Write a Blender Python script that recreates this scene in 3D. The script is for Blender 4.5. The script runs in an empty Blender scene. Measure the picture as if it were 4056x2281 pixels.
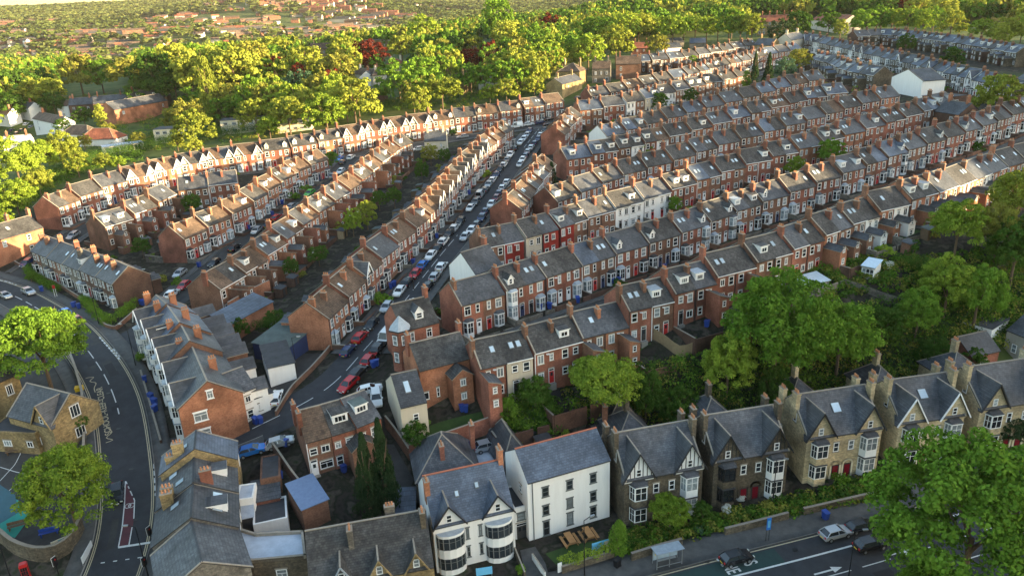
import math, random
import numpy as np
# ---------------------------------------------------------------- camera model and terrain
FPX=3000.; CX=2028.; CY=1140.5; PITCH=math.atan(1145/FPX); ROLL=math.radians(2.5); CAMH=67.0
def ray(x,y):
    u=x-CX; v=y-CY
    v2=math.sin(ROLL)*u+math.cos(ROLL)*v; u2=math.cos(ROLL)*u-math.sin(ROLL)*v
    c=math.cos(PITCH); s=math.sin(PITCH)
    return (u2, FPX*c-v2*s, -FPX*s-v2*c)
def onz(x,y,z):
    a,b,c=ray(x,y); t=(z-CAMH)/c
    return (a*t,b*t)
def proj(X,Y,Z):
    c=math.cos(PITCH); s=math.sin(PITCH); Z=Z-CAMH
    d=Y*c-Z*s; v2=(-Y*s-Z*c)*FPX/d; u2=X*FPX/d
    u=math.cos(ROLL)*u2+math.sin(ROLL)*v2; v=-math.sin(ROLL)*u2+math.cos(ROLL)*v2
    return (u+CX, v+CY, d)
PXC=[(498,1840,4.5),(420,1500,8.5),(250,1310,9),(60,1180,8),(330,2200,1),(100,2230,1),(640,1790,5),(1130,1650,8),(1380,1470,10),
(1500,1330,11),(1707,1013,14),(1830,880,15.5),(1950,690,18),(2100,520,22),(2240,415,24),(128,914,13),(528,757,16),(1000,640,18),(1500,570,20),
(1800,505,21),(621,1042,10),(750,1050,11),(900,1180,9.5),(60,1070,9),(2090,1525,11),(2600,1260,14),(2600,1000,15),(3123,790,18.5),(4000,546,24),(3300,960,18),(3700,800,21),
(3607,388,29),(3200,199,34),(4056,400,27),(3900,300,30),(3700,200,33),(3000,137,36),(2350,470,24),(2900,330,29),(3000,260,31),(2700,250,30),
(2211,352,27),(1490,358,25),(455,503,18),(100,540,9),(40,330,6),(700,480,16),(1000,500,17),
(2470,2070,0),(2850,1950,.6),(3200,1870,1),(3600,1800,1.8),(4000,1650,3),(2720,2230,0),(3300,2100,0),(3800,2040,.6),(4056,2100,.8),
(2700,1720,1.5),(3300,1600,3),(3600,1500,5),(3900,1350,8),(4056,1250,10),(2560,1450,12),(2780,1400,13),(3100,1250,15),(3500,1130,17),(3900,1000,20),(2400,1690,3),
(2250,1560,9),(2000,1850,2.5),(1750,1690,8),(1560,1850,4),(1250,1900,5),(1500,2050,1.5),(1000,2250,0),(1200,2050,3),(2000,2250,0),(1750,2281,0),(2300,2200,0)]
WC=[(-300,430,16),(-180,430,25),(-260,560,24),(-400,700,12),(-120,700,30),(0,600,32),(0,900,28),(-230,300,12),(300,700,44),(420,520,34),(200,900,60),(420,900,62),(-500,1000,-40),(500,300,30),(400,150,26),(350,50,10),(-200,60,2),(-250,200,4),(0,20,-1),(100,30,0),(-100,20,0),(400,-60,6),(-300,-60,0),(180,250,27),(250,200,26)]
def _ctrl():
    P=[]
    for x,y,z in PXC:
        X,Y=onz(x,y,z); P.append((X,Y,z))
    return np.array(P+[tuple(map(float,w)) for w in WC])
_C=_ctrl(); _c2=64.0
def _phi(r2): return np.sqrt(r2+_c2)
_n=len(_C); _A=np.zeros((_n+1,_n+1))
_d=((_C[:,None,:2]-_C[None,:,:2])**2).sum(-1)
_A[:_n,:_n]=_phi(_d)-np.eye(_n)*1.2; _A[_n,:_n]=1; _A[:_n,_n]=1
_W=np.linalg.solve(_A,np.append(_C[:,2],0))
def near_z(X,Y):
    X=np.asarray(X,float); Y=np.asarray(Y,float)
    r2=(X[...,None]-_C[:,0])**2+(Y[...,None]-_C[:,1])**2
    return _phi(r2)@_W[:_n]+_W[_n]
def sst(a,b,x):
    t=np.clip((x-a)/(b-a),0,1); return t*t*(3-2*t)
def far_z(X,Y):
    # valley to the left, plateau in the middle, wooded ridge to the right
    a=np.arctan2(X,Y); R=np.hypot(X,Y)
    left=1-sst(-.30,.02,a)
    z=28-26*left*sst(650,1200,R)
    z=z+left*(105*sst(1450,4000,R)+9*np.sin(a*17+1)*sst(1800,3400,R))
    z=z+left*(60*np.exp(-((R-2900-400*np.sin(a*6))/380)**2)*(.6+.45*np.sin(a*11+3.6))+26*np.exp(-((R-1900-300*np.sin(a*8+1))/220)**2)*(.5+.5*np.sin(a*13)))
    z=z+(1-left)*(22*sst(1500,5000,R))
    rt=sst(.0,.30,a)
    z=z+rt*(36*sst(400,800,R)-45*sst(1000,1600,R)*(1-sst(1800,3000,R)))
    z=z+10*np.sin(X/310+1.3)*np.sin(Y/420)*sst(900,1600,R)
    return z
_CY=[-400,40,56,62,86,96,205,225,395,445]; _CZ=[95,95,90,69,69,87,87,79,79,0]
def tz(X,Y):
    X=np.asarray(X,float); Y=np.asarray(Y,float); w=sst(620,1000,np.hypot(X,Y))
    b=near_z(X,Y)*(1-w)+far_z(X,Y)*w
    # unseen hillside inferred at the right; its crest is shaped to shade the rows
    crest=np.interp(Y,_CY,_CZ)*sst(-420,-200,Y); g=np.exp(-((X-375)/48)**2)
    return b+np.maximum(crest-b,0)*g
def gz(X,Y): return float(tz(X,Y))
def at(x,y,h=0.0):
    """photo pixel -> point where the sight line meets the terrain raised by h"""
    a,b,c=ray(x,y); n=math.hypot(a,b); a/=n;b/=n;c/=n
    R=np.concatenate([np.arange(40,700,2.),np.arange(700,9000,20.)])
    f=CAMH+c*R-(tz(a*R,b*R)+h)
    i=np.argmax(f<0)
    if f[i]>=0: return (a*8000,b*8000,gz(a*8000,b*8000))
    lo,hi=R[i-1],R[i]
    for _ in range(14):
        m=(lo+hi)/2
        if CAMH+c*m-(gz(a*m,b*m)+h)<0: hi=m
        else: lo=m
    return (a*hi,b*hi,gz(a*hi,b*hi))
import bpy, bmesh
from mathutils import Matrix, Vector
S=bpy.context.scene; COL=S.collection
random.seed(7); R0=random.Random(11)
# ---------------------------------------------------------------- materials
MATS={}
def lin(h):
    h=h.lstrip('#'); return tuple(((int(h[i:i+2],16)/255.)**2.2) for i in (0,2,4))
def mat(name,col,rough=.85,kind='plain',col2=None,scale=2.,amt=.5,spec=.3,metal=0.,bump=0.,rnd=.16):
    m=bpy.data.materials.new(name); m.use_nodes=True; nt=m.node_tree; N=nt.nodes; L=nt.links
    b=N['Principled BSDF']; b.inputs['Roughness'].default_value=rough; b.inputs['Metallic'].default_value=metal
    b.inputs['Specular IOR Level'].default_value=spec
    if col2 is None: col2=tuple(c*.55 for c in col)
    tc=N.new('ShaderNodeTexCoord'); geo=N.new('ShaderNodeNewGeometry')
    crd=tc.outputs['Object'] if kind!='world' else geo.outputs['Position']
    n=N.new('ShaderNodeTexNoise'); n.inputs['Scale'].default_value=scale; n.inputs['Detail'].default_value=6; n.inputs['Roughness'].default_value=.68
    if kind=='render':
        mp=N.new('ShaderNodeMapping'); mp.inputs['Scale'].default_value=(1.6,1.6,.18); L.new(crd,mp.inputs[0]); crd=mp.outputs[0]
    L.new(crd,n.inputs['Vector'])
    r=N.new('ShaderNodeMapRange'); r.inputs[1].default_value=.35; r.inputs[2].default_value=.65; r.inputs[3].default_value=0; r.inputs[4].default_value=amt
    L.new(n.outputs['Fac'],r.inputs[0])
    mx=N.new('ShaderNodeMix'); mx.data_type='RGBA'; mx.inputs[6].default_value=(*col,1); mx.inputs[7].default_value=(*col2,1)
    L.new(r.outputs[0],mx.inputs[0]); out=mx.outputs[2]
    if kind in('brick','tile','stone'):
        sx=N.new('ShaderNodeSeparateXYZ'); L.new(tc.outputs['Object'],sx.inputs[0])
        ad=N.new('ShaderNodeMath'); ad.operation='ADD'; L.new(sx.outputs[0],ad.inputs[0]); L.new(sx.outputs[1],ad.inputs[1])
        cb=N.new('ShaderNodeCombineXYZ')
        if kind=='tile': L.new(sx.outputs[0],cb.inputs[0]); L.new(sx.outputs[2],cb.inputs[1])
        else: L.new(ad.outputs[0],cb.inputs[0]); L.new(sx.outputs[2],cb.inputs[1])
        bt=N.new('ShaderNodeTexBrick'); L.new(cb.outputs[0],bt.inputs['Vector'])
        bw,rh,ms={'brick':(.23,.075,.012),'tile':(.35,.2,.012),'stone':(.42,.2,.02)}[kind]
        bt.inputs['Scale'].default_value=1; bt.inputs['Brick Width'].default_value=bw; bt.inputs['Row Height'].default_value=rh; bt.inputs['Mortar Size'].default_value=ms
        bt.inputs['Color1'].default_value=(1.25,1.2,1.15,1); bt.inputs['Color2'].default_value=(.66,.68,.7,1); bt.inputs['Mortar'].default_value=(.75,.78,.8,1) if kind!='tile' else (.35,.35,.35,1)
        bt.inputs['Bias'].default_value=-.1
        mm=N.new('ShaderNodeMix'); mm.data_type='RGBA'; mm.blend_type='MULTIPLY'; mm.inputs[0].default_value=.85
        L.new(out,mm.inputs[6]); L.new(bt.outputs['Color'],mm.inputs[7]); out=mm.outputs[2]
        n2=N.new('ShaderNodeTexNoise'); n2.inputs['Scale'].default_value=.33; n2.inputs['Detail'].default_value=3; L.new(geo.outputs['Position'],n2.inputs['Vector'])
        r2=N.new('ShaderNodeMapRange'); r2.inputs[1].default_value=.3; r2.inputs[2].default_value=.7; r2.inputs[3].default_value=.6; r2.inputs[4].default_value=1.35; L.new(n2.outputs['Fac'],r2.inputs[0])
        m3=N.new('ShaderNodeVectorMath'); m3.operation='SCALE'; L.new(out,m3.inputs[0]); L.new(r2.outputs[0],m3.inputs['Scale']); out=m3.outputs[0]
    if rnd:
        oi=N.new('ShaderNodeObjectInfo'); rr=N.new('ShaderNodeMapRange'); rr.inputs[3].default_value=1-rnd; rr.inputs[4].default_value=1+rnd; L.new(oi.outputs['Random'],rr.inputs[0])
        sc=N.new('ShaderNodeVectorMath'); sc.operation='SCALE'; L.new(out,sc.inputs[0]); L.new(rr.outputs[0],sc.inputs['Scale']); out=sc.outputs[0]
    L.new(out,b.inputs['Base Color'])
    if bump:
        bp=N.new('ShaderNodeBump'); bp.inputs['Strength'].default_value=bump; bp.inputs['Distance'].default_value=.05; L.new(n.outputs['Fac'],bp.inputs['Height']); L.new(bp.outputs[0],b.inputs['Normal'])
    MATS[name]=m; return m
def leafmat(name,c1,c2,tr=.14):
    m=bpy.data.materials.new(name); m.use_nodes=True; nt=m.node_tree; N=nt.nodes; L=nt.links
    N.remove(N['Principled BSDF']); out=N['Material Output']
    oi=N.new('ShaderNodeObjectInfo'); geo=N.new('ShaderNodeNewGeometry')
    n=N.new('ShaderNodeTexNoise'); n.inputs['Scale'].default_value=.35; L.new(geo.outputs['Position'],n.inputs['Vector'])
    a=N.new('ShaderNodeMath'); a.operation='MULTIPLY_ADD'; L.new(geo.outputs['Random Per Island'],a.inputs[0]); a.inputs[1].default_value=.5; 
    b2=N.new('ShaderNodeMath'); b2.operation='MULTIPLY_ADD'; L.new(oi.outputs['Random'],b2.inputs[0]); b2.inputs[1].default_value=.5; L.new(n.outputs['Fac'],b2.inputs[2]); L.new(b2.outputs[0],a.inputs[2])
    r=N.new('ShaderNodeMapRange'); r.inputs[1].default_value=.45; r.inputs[2].default_value=1.35; L.new(a.outputs[0],r.inputs[0])
    mx=N.new('ShaderNodeMix'); mx.data_type='RGBA'; mx.inputs[6].default_value=(*c1,1); mx.inputs[7].default_value=(*c2,1); L.new(r.outputs[0],mx.inputs[0])
    d=N.new('ShaderNodeBsdfDiffuse'); t=N.new('ShaderNodeBsdfTranslucent'); ms=N.new('ShaderNodeMixShader'); ms.inputs[0].default_value=tr
    L.new(mx.outputs[2],d.inputs[0]); L.new(mx.outputs[2],t.inputs[0]); L.new(d.outputs[0],ms.inputs[1]); L.new(t.outputs[0],ms.inputs[2]); L.new(ms.outputs[0],out.inputs[0])
    MATS[name]=m
mat('red_brick',(.27,.108,.072),.9,'brick',(.17,.062,.043),3,.7)
mat('orange_brick',(.37,.165,.095),.9,'brick',(.23,.085,.05),3,.7)
mat('brown_brick',(.22,.115,.075),.9,'brick',(.12,.06,.042),3,.7)
mat('dark_brick',(.13,.072,.052),.9,'brick',(.07,.045,.036),3,.7)
mat('crimson_brick',(.30,.03,.022),.85,'brick',(.22,.026,.02),3,.5)
mat('sandstone',(.34,.25,.12),.92,'stone',(.14,.10,.055),2.5,.85)
mat('dark_stone',(.16,.13,.09),.92,'stone',(.06,.05,.04),2.5,.9)
mat('grey_stone',(.20,.18,.15),.92,'stone',(.09,.08,.07),2.5,.9)
mat('pale_stone',(.58,.47,.29),.92,'stone',(.32,.25,.15),2.5,.75)
mat('white_render',(.78,.77,.75),.85,'render',col2=(.66,.64,.61),scale=1,amt=.5,rnd=.04)
mat('cream_render',(.52,.46,.36),.88,'render',col2=(.42,.38,.31),scale=1,amt=.6)
mat('grey_render',(.33,.31,.27),.9,'render',col2=(.26,.24,.2),scale=1.2,amt=.7)
mat('slate',(.080,.086,.098),.6,'tile',(.036,.040,.047),1.5,.8,.45)
mat('blue_slate',(.085,.11,.155),.5,'tile',(.048,.062,.09),1.5,.7,.5)
mat('grey_tile',(.080,.080,.080),.8,'tile',(.036,.036,.037),1.5,.9)
mat('brown_tile',(.125,.088,.064),.85,'tile',(.07,.047,.034),1.5,.8)
mat('red_tile',(.30,.10,.055),.85,'tile',(.19,.065,.04),1.5,.7)
mat('ridge_tile',(.30,.26,.21),.85)
mat('red_ridge',(.42,.14,.08),.85)
mat('pot_clay',(.48,.22,.11),.8)
mat('white_paint',(.80,.80,.79),.5,rnd=.05,amt=.2)
mat('cream_paint',(.70,.62,.45),.6,rnd=.05,amt=.2)
mat('dark_paint',(.035,.035,.038),.5)
mat('grey_paint',(.14,.15,.15),.5)
mat('teal_paint',(.2,.42,.42),.5)
mat('red_paint',(.45,.02,.02),.4)
mat('lead',(.33,.38,.43),.5)
mat('green_felt',(.10,.13,.125),.8,scale=.8,amt=.7)
mat('copper_green',(.28,.42,.36),.7)
mat('glass_dark',(.02,.026,.032),.08,amt=.3,spec=.7,rnd=.5)
mat('glass_pale',(.30,.34,.36),.2,col2=(.12,.14,.15),scale=1.5,amt=.9,spec=.7,rnd=.5)
mat('skylight_glass',(.42,.52,.60),.12,amt=.3,spec=.8,rnd=.3)
mat('asphalt',(.040,.042,.048),.85,'world',(.026,.028,.032),.6,.9,rnd=0)
mat('asphalt_patch',(.026,.027,.030),.85,'world',(.02,.02,.023),1,.8,rnd=0)
mat('old_asphalt',(.055,.054,.053),.9,'world',(.032,.032,.032),.5,.9,rnd=0)
mat('pavement',(.10,.098,.094),.9,'world',(.055,.055,.055),.8,.9,rnd=0)
mat('kerb_stone',(.24,.23,.21),.9)
mat('line_white',(.62,.62,.60),.7,'world',(.4,.4,.4),3,.6,rnd=0)
mat('line_yellow',(.46,.38,.24),.7,'world',(.3,.26,.18),3,.7,rnd=0)
mat('cycle_red',(.11,.035,.045),.85,'world',(.07,.028,.035),1,.7,rnd=0)
mat('court_teal',(.03,.28,.22),.85,'world',(.03,.2,.17),1,.6,rnd=0)
mat('court_blue',(.05,.12,.15),.85,'world',(.04,.09,.11),1,.6,rnd=0)
mat('bus_lane_green',(.022,.052,.048),.85,'world',(.02,.036,.036),1,.7,rnd=0)
mat('grass',(.045,.085,.02),.95,'world',(.025,.05,.014),.4,.9,rnd=0)
mat('timber',(.42,.22,.09),.8); mat('fence_timber',(.30,.22,.13),.85); mat('bark',(.16,.11,.07),.95,scale=6,amt=.8)
mat('bin_blue',(.018,.055,.27),.5,amt=.2); mat('sign_blue',(.02,.18,.62),.45,amt=.1); mat('sky_blue',(.16,.50,.78),.5,amt=.2)
mat('metal_grey',(.35,.36,.37),.35,metal=.6); mat('metal_black',(.015,.015,.017),.45)
mat('metal_roof_blue',(.16,.22,.34),.35,amt=.4,metal=.3); mat('felt',(.06,.063,.07),.8,scale=.8,amt=.8); mat('pale_roof',(.42,.46,.52),.7,col2=(.25,.27,.32),scale=.7,amt=.6)
mat('yellow_plastic',(.75,.45,.02),.5); mat('rubber',(.012,.012,.012),.8); mat('lamp_glass',(.7,.7,.6),.3)
mat('navy_wall',(.02,.035,.10),.6); mat('plate_yellow',(.7,.5,.05),.5)
for n,c in dict(white=(.78,.78,.77),silver=(.42,.44,.46),grey=(.13,.14,.15),black=(.012,.012,.015),red=(.42,.012,.015),blue=(.03,.20,.62),navy=(.015,.03,.10),green=(.08,.42,.06),maroon=(.16,.01,.02)).items():
    mat('paint_'+n,c,.22,spec=.7,amt=.1,metal=.35 if n in('silver','grey','blue') else 0,rnd=.05)
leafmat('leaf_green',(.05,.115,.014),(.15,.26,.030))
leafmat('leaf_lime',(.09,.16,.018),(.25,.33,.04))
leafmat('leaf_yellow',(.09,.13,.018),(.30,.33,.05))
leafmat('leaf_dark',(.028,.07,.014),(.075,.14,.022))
leafmat('leaf_olive',(.10,.115,.022),(.25,.25,.045))
leafmat('leaf_copper',(.055,.010,.010),(.16,.035,.02))
leafmat('leaf_blue',(.04,.09,.045),(.10,.17,.09))
leafmat('leaf_conifer',(.018,.040,.016),(.045,.075,.03),.1)
leafmat('leaf_pink',(.35,.25,.22),(.6,.55,.45)); leafmat('leaf_white',(.5,.5,.42),(.75,.75,.7))
leafmat('leaf_far',(.08,.11,.035),(.19,.20,.06),.1)
leafmat('leaf_far_dark',(.045,.07,.022),(.10,.13,.035),.1)
# ground: dark yards near the houses, green gardens and meadows away from them
def ground_mat():
    m=bpy.data.materials.new('ground_cover'); m.use_nodes=True; nt=m.node_tree; N=nt.nodes; L=nt.links; b=N['Principled BSDF']; b.inputs['Roughness'].default_value=.95; b.inputs['Specular IOR Level'].default_value=.1
    geo=N.new('ShaderNodeNewGeometry')
    def noise(s,d=6):
        n=N.new('ShaderNodeTexNoise'); n.inputs['Scale'].default_value=s; n.inputs['Detail'].default_value=d; L.new(geo.outputs['Position'],n.inputs['Vector']); return n.outputs['Fac']
    def ramp(f,st):
        r=N.new('ShaderNodeValToRGB'); e=r.color_ramp.elements
        while len(e)<len(st): e.new(.5)
        for k,(p,c) in enumerate(st): e[k].position=p; e[k].color=(*c,1)
        L.new(f,r.inputs[0]); return r.outputs[0]
    yard=ramp(noise(.45),[(.30,(.012,.011,.010)),(.42,(.04,.035,.03)),(.52,(.02,.023,.015)),(.62,(.075,.062,.052)),(.72,(.022,.04,.012))])
    gr=ramp(noise(.12),[(.35,(.035,.06,.016)),(.5,(.07,.095,.025)),(.68,(.10,.11,.04))])
    at_=N.new('ShaderNodeAttribute'); at_.attribute_name='garden'
    mx=N.new('ShaderNodeMix'); mx.data_type='RGBA'; L.new(at_.outputs['Fac'],mx.inputs[0]); L.new(yard,mx.inputs[6]); L.new(gr,mx.inputs[7]); L.new(mx.outputs[2],b.inputs['Base Color'])
    return m
MATS['ground_cover']=ground_mat()
# ---------------------------------------------------------------- mesh builder
class MB:
    def __init__(s): s.v=[]; s.f=[]; s.m=[]
    def face(s,pts,m):
        n=len(s.v); s.v+=[tuple(p) for p in pts]; s.f.append(tuple(range(n,n+len(pts)))); s.m.append(m); return s
    def box(s,x0,y0,z0,x1,y1,z1,m,skip=''):
        n=len(s.v); s.v+=[(x0,y0,z0),(x1,y0,z0),(x1,y1,z0),(x0,y1,z0),(x0,y0,z1),(x1,y0,z1),(x1,y1,z1),(x0,y1,z1)]
        for k,q in (('b',(0,3,2,1)),('t',(4,5,6,7)),('f',(0,1,5,4)),('r',(1,2,6,5)),('k',(2,3,7,6)),('l',(3,0,4,7))):
            if k not in skip: s.f.append(tuple(n+i for i in q)); s.m.append(m)
        return s
    def slab(s,q,t,m,m2=None):
        """four points (counter-clockwise seen from above) thickened downwards by t"""
        n=len(s.v); s.v+=[tuple(p) for p in q]+[(p[0],p[1],p[2]-t) for p in q]; k=len(q)
        s.f.append(tuple(range(n,n+k))); s.m.append(m); s.f.append(tuple(range(n+2*k-1,n+k-1,-1))); s.m.append(m2 or m)
        for i in range(k):
            j=(i+1)%k; s.f.append((n+i,n+k+i,n+k+j,n+j)); s.m.append(m2 or m)
        return s
    def cyl(s,x,y,z0,z1,r0,r1,m,n=8,cap=True,x1=None,y1=None):
        x1=x if x1 is None else x1; y1=y if y1 is None else y1; b=len(s.v)
        for i in range(n):
            a=2*math.pi*i/n; s.v.append((x+r0*math.cos(a),y+r0*math.sin(a),z0)); s.v.append((x1+r1*math.cos(a),y1+r1*math.sin(a),z1))
        for i in range(n):
            j=(i+1)%n; s.f.append((b+2*i,b+2*j,b+2*j+1,b+2*i+1)); s.m.append(m)
        if cap: s.f.append(tuple(b+2*i+1 for i in range(n))); s.m.append(m); s.f.append(tuple(b+2*i for i in range(n-1,-1,-1))); s.m.append(m)
        return s
    def wheel(s,x,y0,y1,z,r,m,n=12):
        b=len(s.v)
        for i in range(n):
            a=2*math.pi*i/n; s.v.append((x+r*math.cos(a),y0,z+r*math.sin(a))); s.v.append((x+r*math.cos(a),y1,z+r*math.sin(a)))
        for i in range(n):
            j=(i+1)%n; s.f.append((b+2*i,b+2*i+1,b+2*j+1,b+2*j)); s.m.append(m)
        s.f.append(tuple(b+2*i for i in range(n))); s.m.append(m); s.f.append(tuple(b+2*i+1 for i in range(n-1,-1,-1))); s.m.append(m)
        return s
    def bar(s,p,q,r,m):
        p=Vector(p); q=Vector(q); d=(q-p); L_=d.length
        if L_<1e-6: return s
        rot=d.to_track_quat('Z','Y').to_matrix(); b=len(s.v)
        for zz in (0,L_):
            for dx,dy in ((-r,-r),(r,-r),(r,r),(-r,r)): s.v.append(tuple(p+rot@Vector((dx,dy,zz))))
        for q_ in ((0,3,2,1),(4,5,6,7),(0,1,5,4),(1,2,6,5),(2,3,7,6),(3,0,4,7)): s.f.append(tuple(b+i for i in q_)); s.m.append(m)
        return s
    def mesh(s,name):
        me=bpy.data.meshes.new(name); me.from_pydata(s.v,[],s.f); ms=sorted(set(s.m))
        for k in ms: me.materials.append(MATS[k])
        ix={k:i for i,k in enumerate(ms)}; me.polygons.foreach_set('material_index',[ix[k] for k in s.m]); me.update(); return me
CACHE={}; MESH={}
def getmb(key,fn):
    if key not in CACHE: CACHE[key]=fn()
    return CACHE[key]
def getmesh(key,fn):
    if key not in MESH: MESH[key]=getmb(key,fn).mesh(str(key[0]))
    return MESH[key]
def link(name,data,loc=(0,0,0),rz=0.,parent=None,scale=None):
    o=bpy.data.objects.new(name,data); o.location=loc; o.rotation_euler=(0,0,rz)
    if scale is not None: o.scale=(scale,scale,scale) if not hasattr(scale,'__len__') else scale
    if parent is not None: o.parent=parent
    COL.objects.link(o); return o
def tag(o,label=None,cat=None,group=None,kind=None):
    if label: o['label']=label
    if cat: o['category']=cat
    if group: o['group']=group
    if kind: o['kind']=kind
    return o
class Live:
    """emits parts as real child objects"""
    def root(s,name,loc,rz=0.,scale=None): return link(name,None,loc,rz,None,scale)
    def part(s,name,key,fn,parent,loc=(0,0,0),rz=0.): return link(name,getmesh(key,fn),loc,rz,parent)
class Merge:
    """gathers parts of very many small houses into one mesh"""
    def __init__(s): s.v=[]; s.f=[]; s.m=[]
    def root(s,name,loc,rz=0.,scale=None): return Matrix.Translation(loc)@Matrix.Rotation(rz,4,'Z')
    def part(s,name,key,fn,parent,loc=(0,0,0),rz=0.):
        M=parent@Matrix.Translation(loc)@Matrix.Rotation(rz,4,'Z'); mb=getmb(key,fn); n=len(s.v)
        A=np.array(mb.v)@np.array(M.to_3x3()).T+np.array(M.translation); s.v+=A.tolist(); s.f+=[tuple(n+i for i in q) for q in mb.f]; s.m+=mb.m; return M
LIVE=Live()
ONES='zeroth first second third fourth fifth sixth seventh eighth ninth tenth eleventh twelfth thirteenth fourteenth fifteenth sixteenth seventeenth eighteenth nineteenth'.split()
TENS={2:('twentieth','twenty'),3:('thirtieth','thirty'),4:('fortieth','forty'),5:('fiftieth','fifty'),6:('sixtieth','sixty'),7:('seventieth','seventy'),8:('eightieth','eighty'),9:('ninetieth','ninety')}
def nth(n):
    if n<20: return ONES[n]
    return TENS[n//10][0] if n%10==0 else TENS[n//10][1]+'-'+ONES[n%10]
def finish_labels(items,noun='tree'):
    """items: (object, look, where) in left-to-right order; count only among those that look alike there"""
    cnt={}
    for o,look,where in items: cnt.setdefault((look,where),[]).append(o)
    for (look,where),L in cnt.items():
        pl=look.replace(noun,noun+'s',1)
        for i,o in enumerate(L):
            o['label']=('the only %s, %s'%(look,where)) if len(L)==1 else ('%s of the %s, %s'%('leftmost' if i==0 else 'rightmost' if i==len(L)-1 else nth(i+1)+' from left',pl,where))
# ---------------------------------------------------------------- house parts (local frame: x along the row, front wall at y=0 facing -y)
def k_wall(w,d,he,rh,m,low=-2.5,eaves=True):
    def f():
        b=MB(); x0,x1=.01,w-.01
        b.face([(x0,0,low),(x1,0,low),(x1,0,he),(x0,0,he)],m); b.face([(x1,d,low),(x0,d,low),(x0,d,he),(x1,d,he)],m)
        b.face([(x0,d,low),(x0,0,low),(x0,0,he),(x0,d/2,he+rh),(x0,d,he)],m); b.face([(x1,0,low),(x1,d,low),(x1,d,he),(x1,d/2,he+rh),(x1,0,he)],m)
        return b
    return ('wall',round(w,2),d,he,rh,m,low),f
def k_roof(w,d,he,rh,m,cl=False,cr=False,ov=.28,rm='ridge_tile'):
    def f():
        b=MB(); s=rh/(d/2); z0=he-ov*s+.12; zr=he+rh+.12
        b.slab([(0,-ov,z0),(w,-ov,z0),(w,d/2,zr),(0,d/2,zr)],.14,m,'dark_paint'); b.slab([(w,d+ov,z0),(0,d+ov,z0),(0,d/2,zr),(w,d/2,zr)],.14,m,'dark_paint')
        b.box(0.005,d/2-.13,zr-.03,w-.005,d/2+.13,zr+.07,rm)
        for on,x in ((cl,0.),(cr,w-.22)):
            if on:
                for q in ([(x,-ov-.03,z0+.07),(x+.22,-ov-.03,z0+.07),(x+.22,d/2,zr+.09),(x,d/2,zr+.09)],[(x+.22,d+ov+.03,z0+.07),(x,d+ov+.03,z0+.07),(x,d/2,zr+.09),(x+.22,d/2,zr+.09)]): b.slab(q,.12,'ridge_tile')
        return b
    return ('roof',round(w,2),d,he,rh,m,cl,cr,rm),f
def k_chim(m,n=3,h=1.4,wx=.58,wy=1.1):
    def f():
        b=MB(); b.box(-wx/2,-wy/2,-1.6,wx/2,wy/2,h-.25,m); b.box(-wx/2-.07,-wy/2-.07,h-.25,wx/2+.07,wy/2+.07,h-.08,m); b.box(-wx/2-.03,-wy/2-.03,h-.08,wx/2+.03,wy/2+.03,h,'ridge_tile')
        return b
    return ('chimney',m,h,wx,wy),f
def k_pot():
    def f():
        b=MB(); b.cyl(0,0,0,.38,.13,.10,'pot_clay',8); b.cyl(0,0,.38,.43,.12,.12,'pot_clay',8); return b
    return ('chimney_pot',),f
def k_win(w,h,style='sash',fr='white_paint',lintel='ridge_tile',pane=True,gl='glass_dark',proud=0.):
    """window drawn proud of a wall in plane y=0; origin at bottom centre"""
    def f():
        b=MB(); t=.11; y0=-.07-proud; x=w/2
        b.box(-x,y0,0,-x+t,0,h,fr); b.box(x-t,y0,0,x,0,h,fr); b.box(-x+t,y0,0,x-t,0,t,fr); b.box(-x+t,y0,h-t,x-t,0,h,fr)
        if style=='sash': b.box(-x+t,y0+.012,h*.5-.04,x-t,0,h*.5+.04,fr)
        if style=='cross': b.box(-x+t,y0+.012,h*.66-.03,x-t,0,h*.66+.03,fr); b.box(-.03,y0+.015,t,.03,0,h*.66-.03,fr)
        if style=='pair': b.box(-.035,y0+.012,t,.035,0,h-t,fr)
        if style=='triple': b.box(-w/6-.03,y0+.012,t,-w/6+.03,0,h-t,fr); b.box(w/6-.03,y0+.012,t,w/6+.03,0,h-t,fr)
        if lintel: b.box(-x-.12,-.05,h,x+.12,0,h+.18,lintel); b.box(-x-.1,-.13,-.1,x+.1,0,0,lintel)
        if pane: b.face([(-x+t,-.025,t),(x-t,-.025,t),(x-t,-.025,h-t),(-x+t,-.025,h-t)],gl)
        return b
    return ('window',w,h,style,fr,lintel,pane,gl,proud),f
def k_pane(w,h,gl):
    def f():
        t=.11; x=w/2; b=MB(); b.face([(-x+t,-.025,t),(x-t,-.025,t),(x-t,-.025,h-t),(-x+t,-.025,h-t)],gl); return b
    return ('pane',w,h,gl),f
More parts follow.
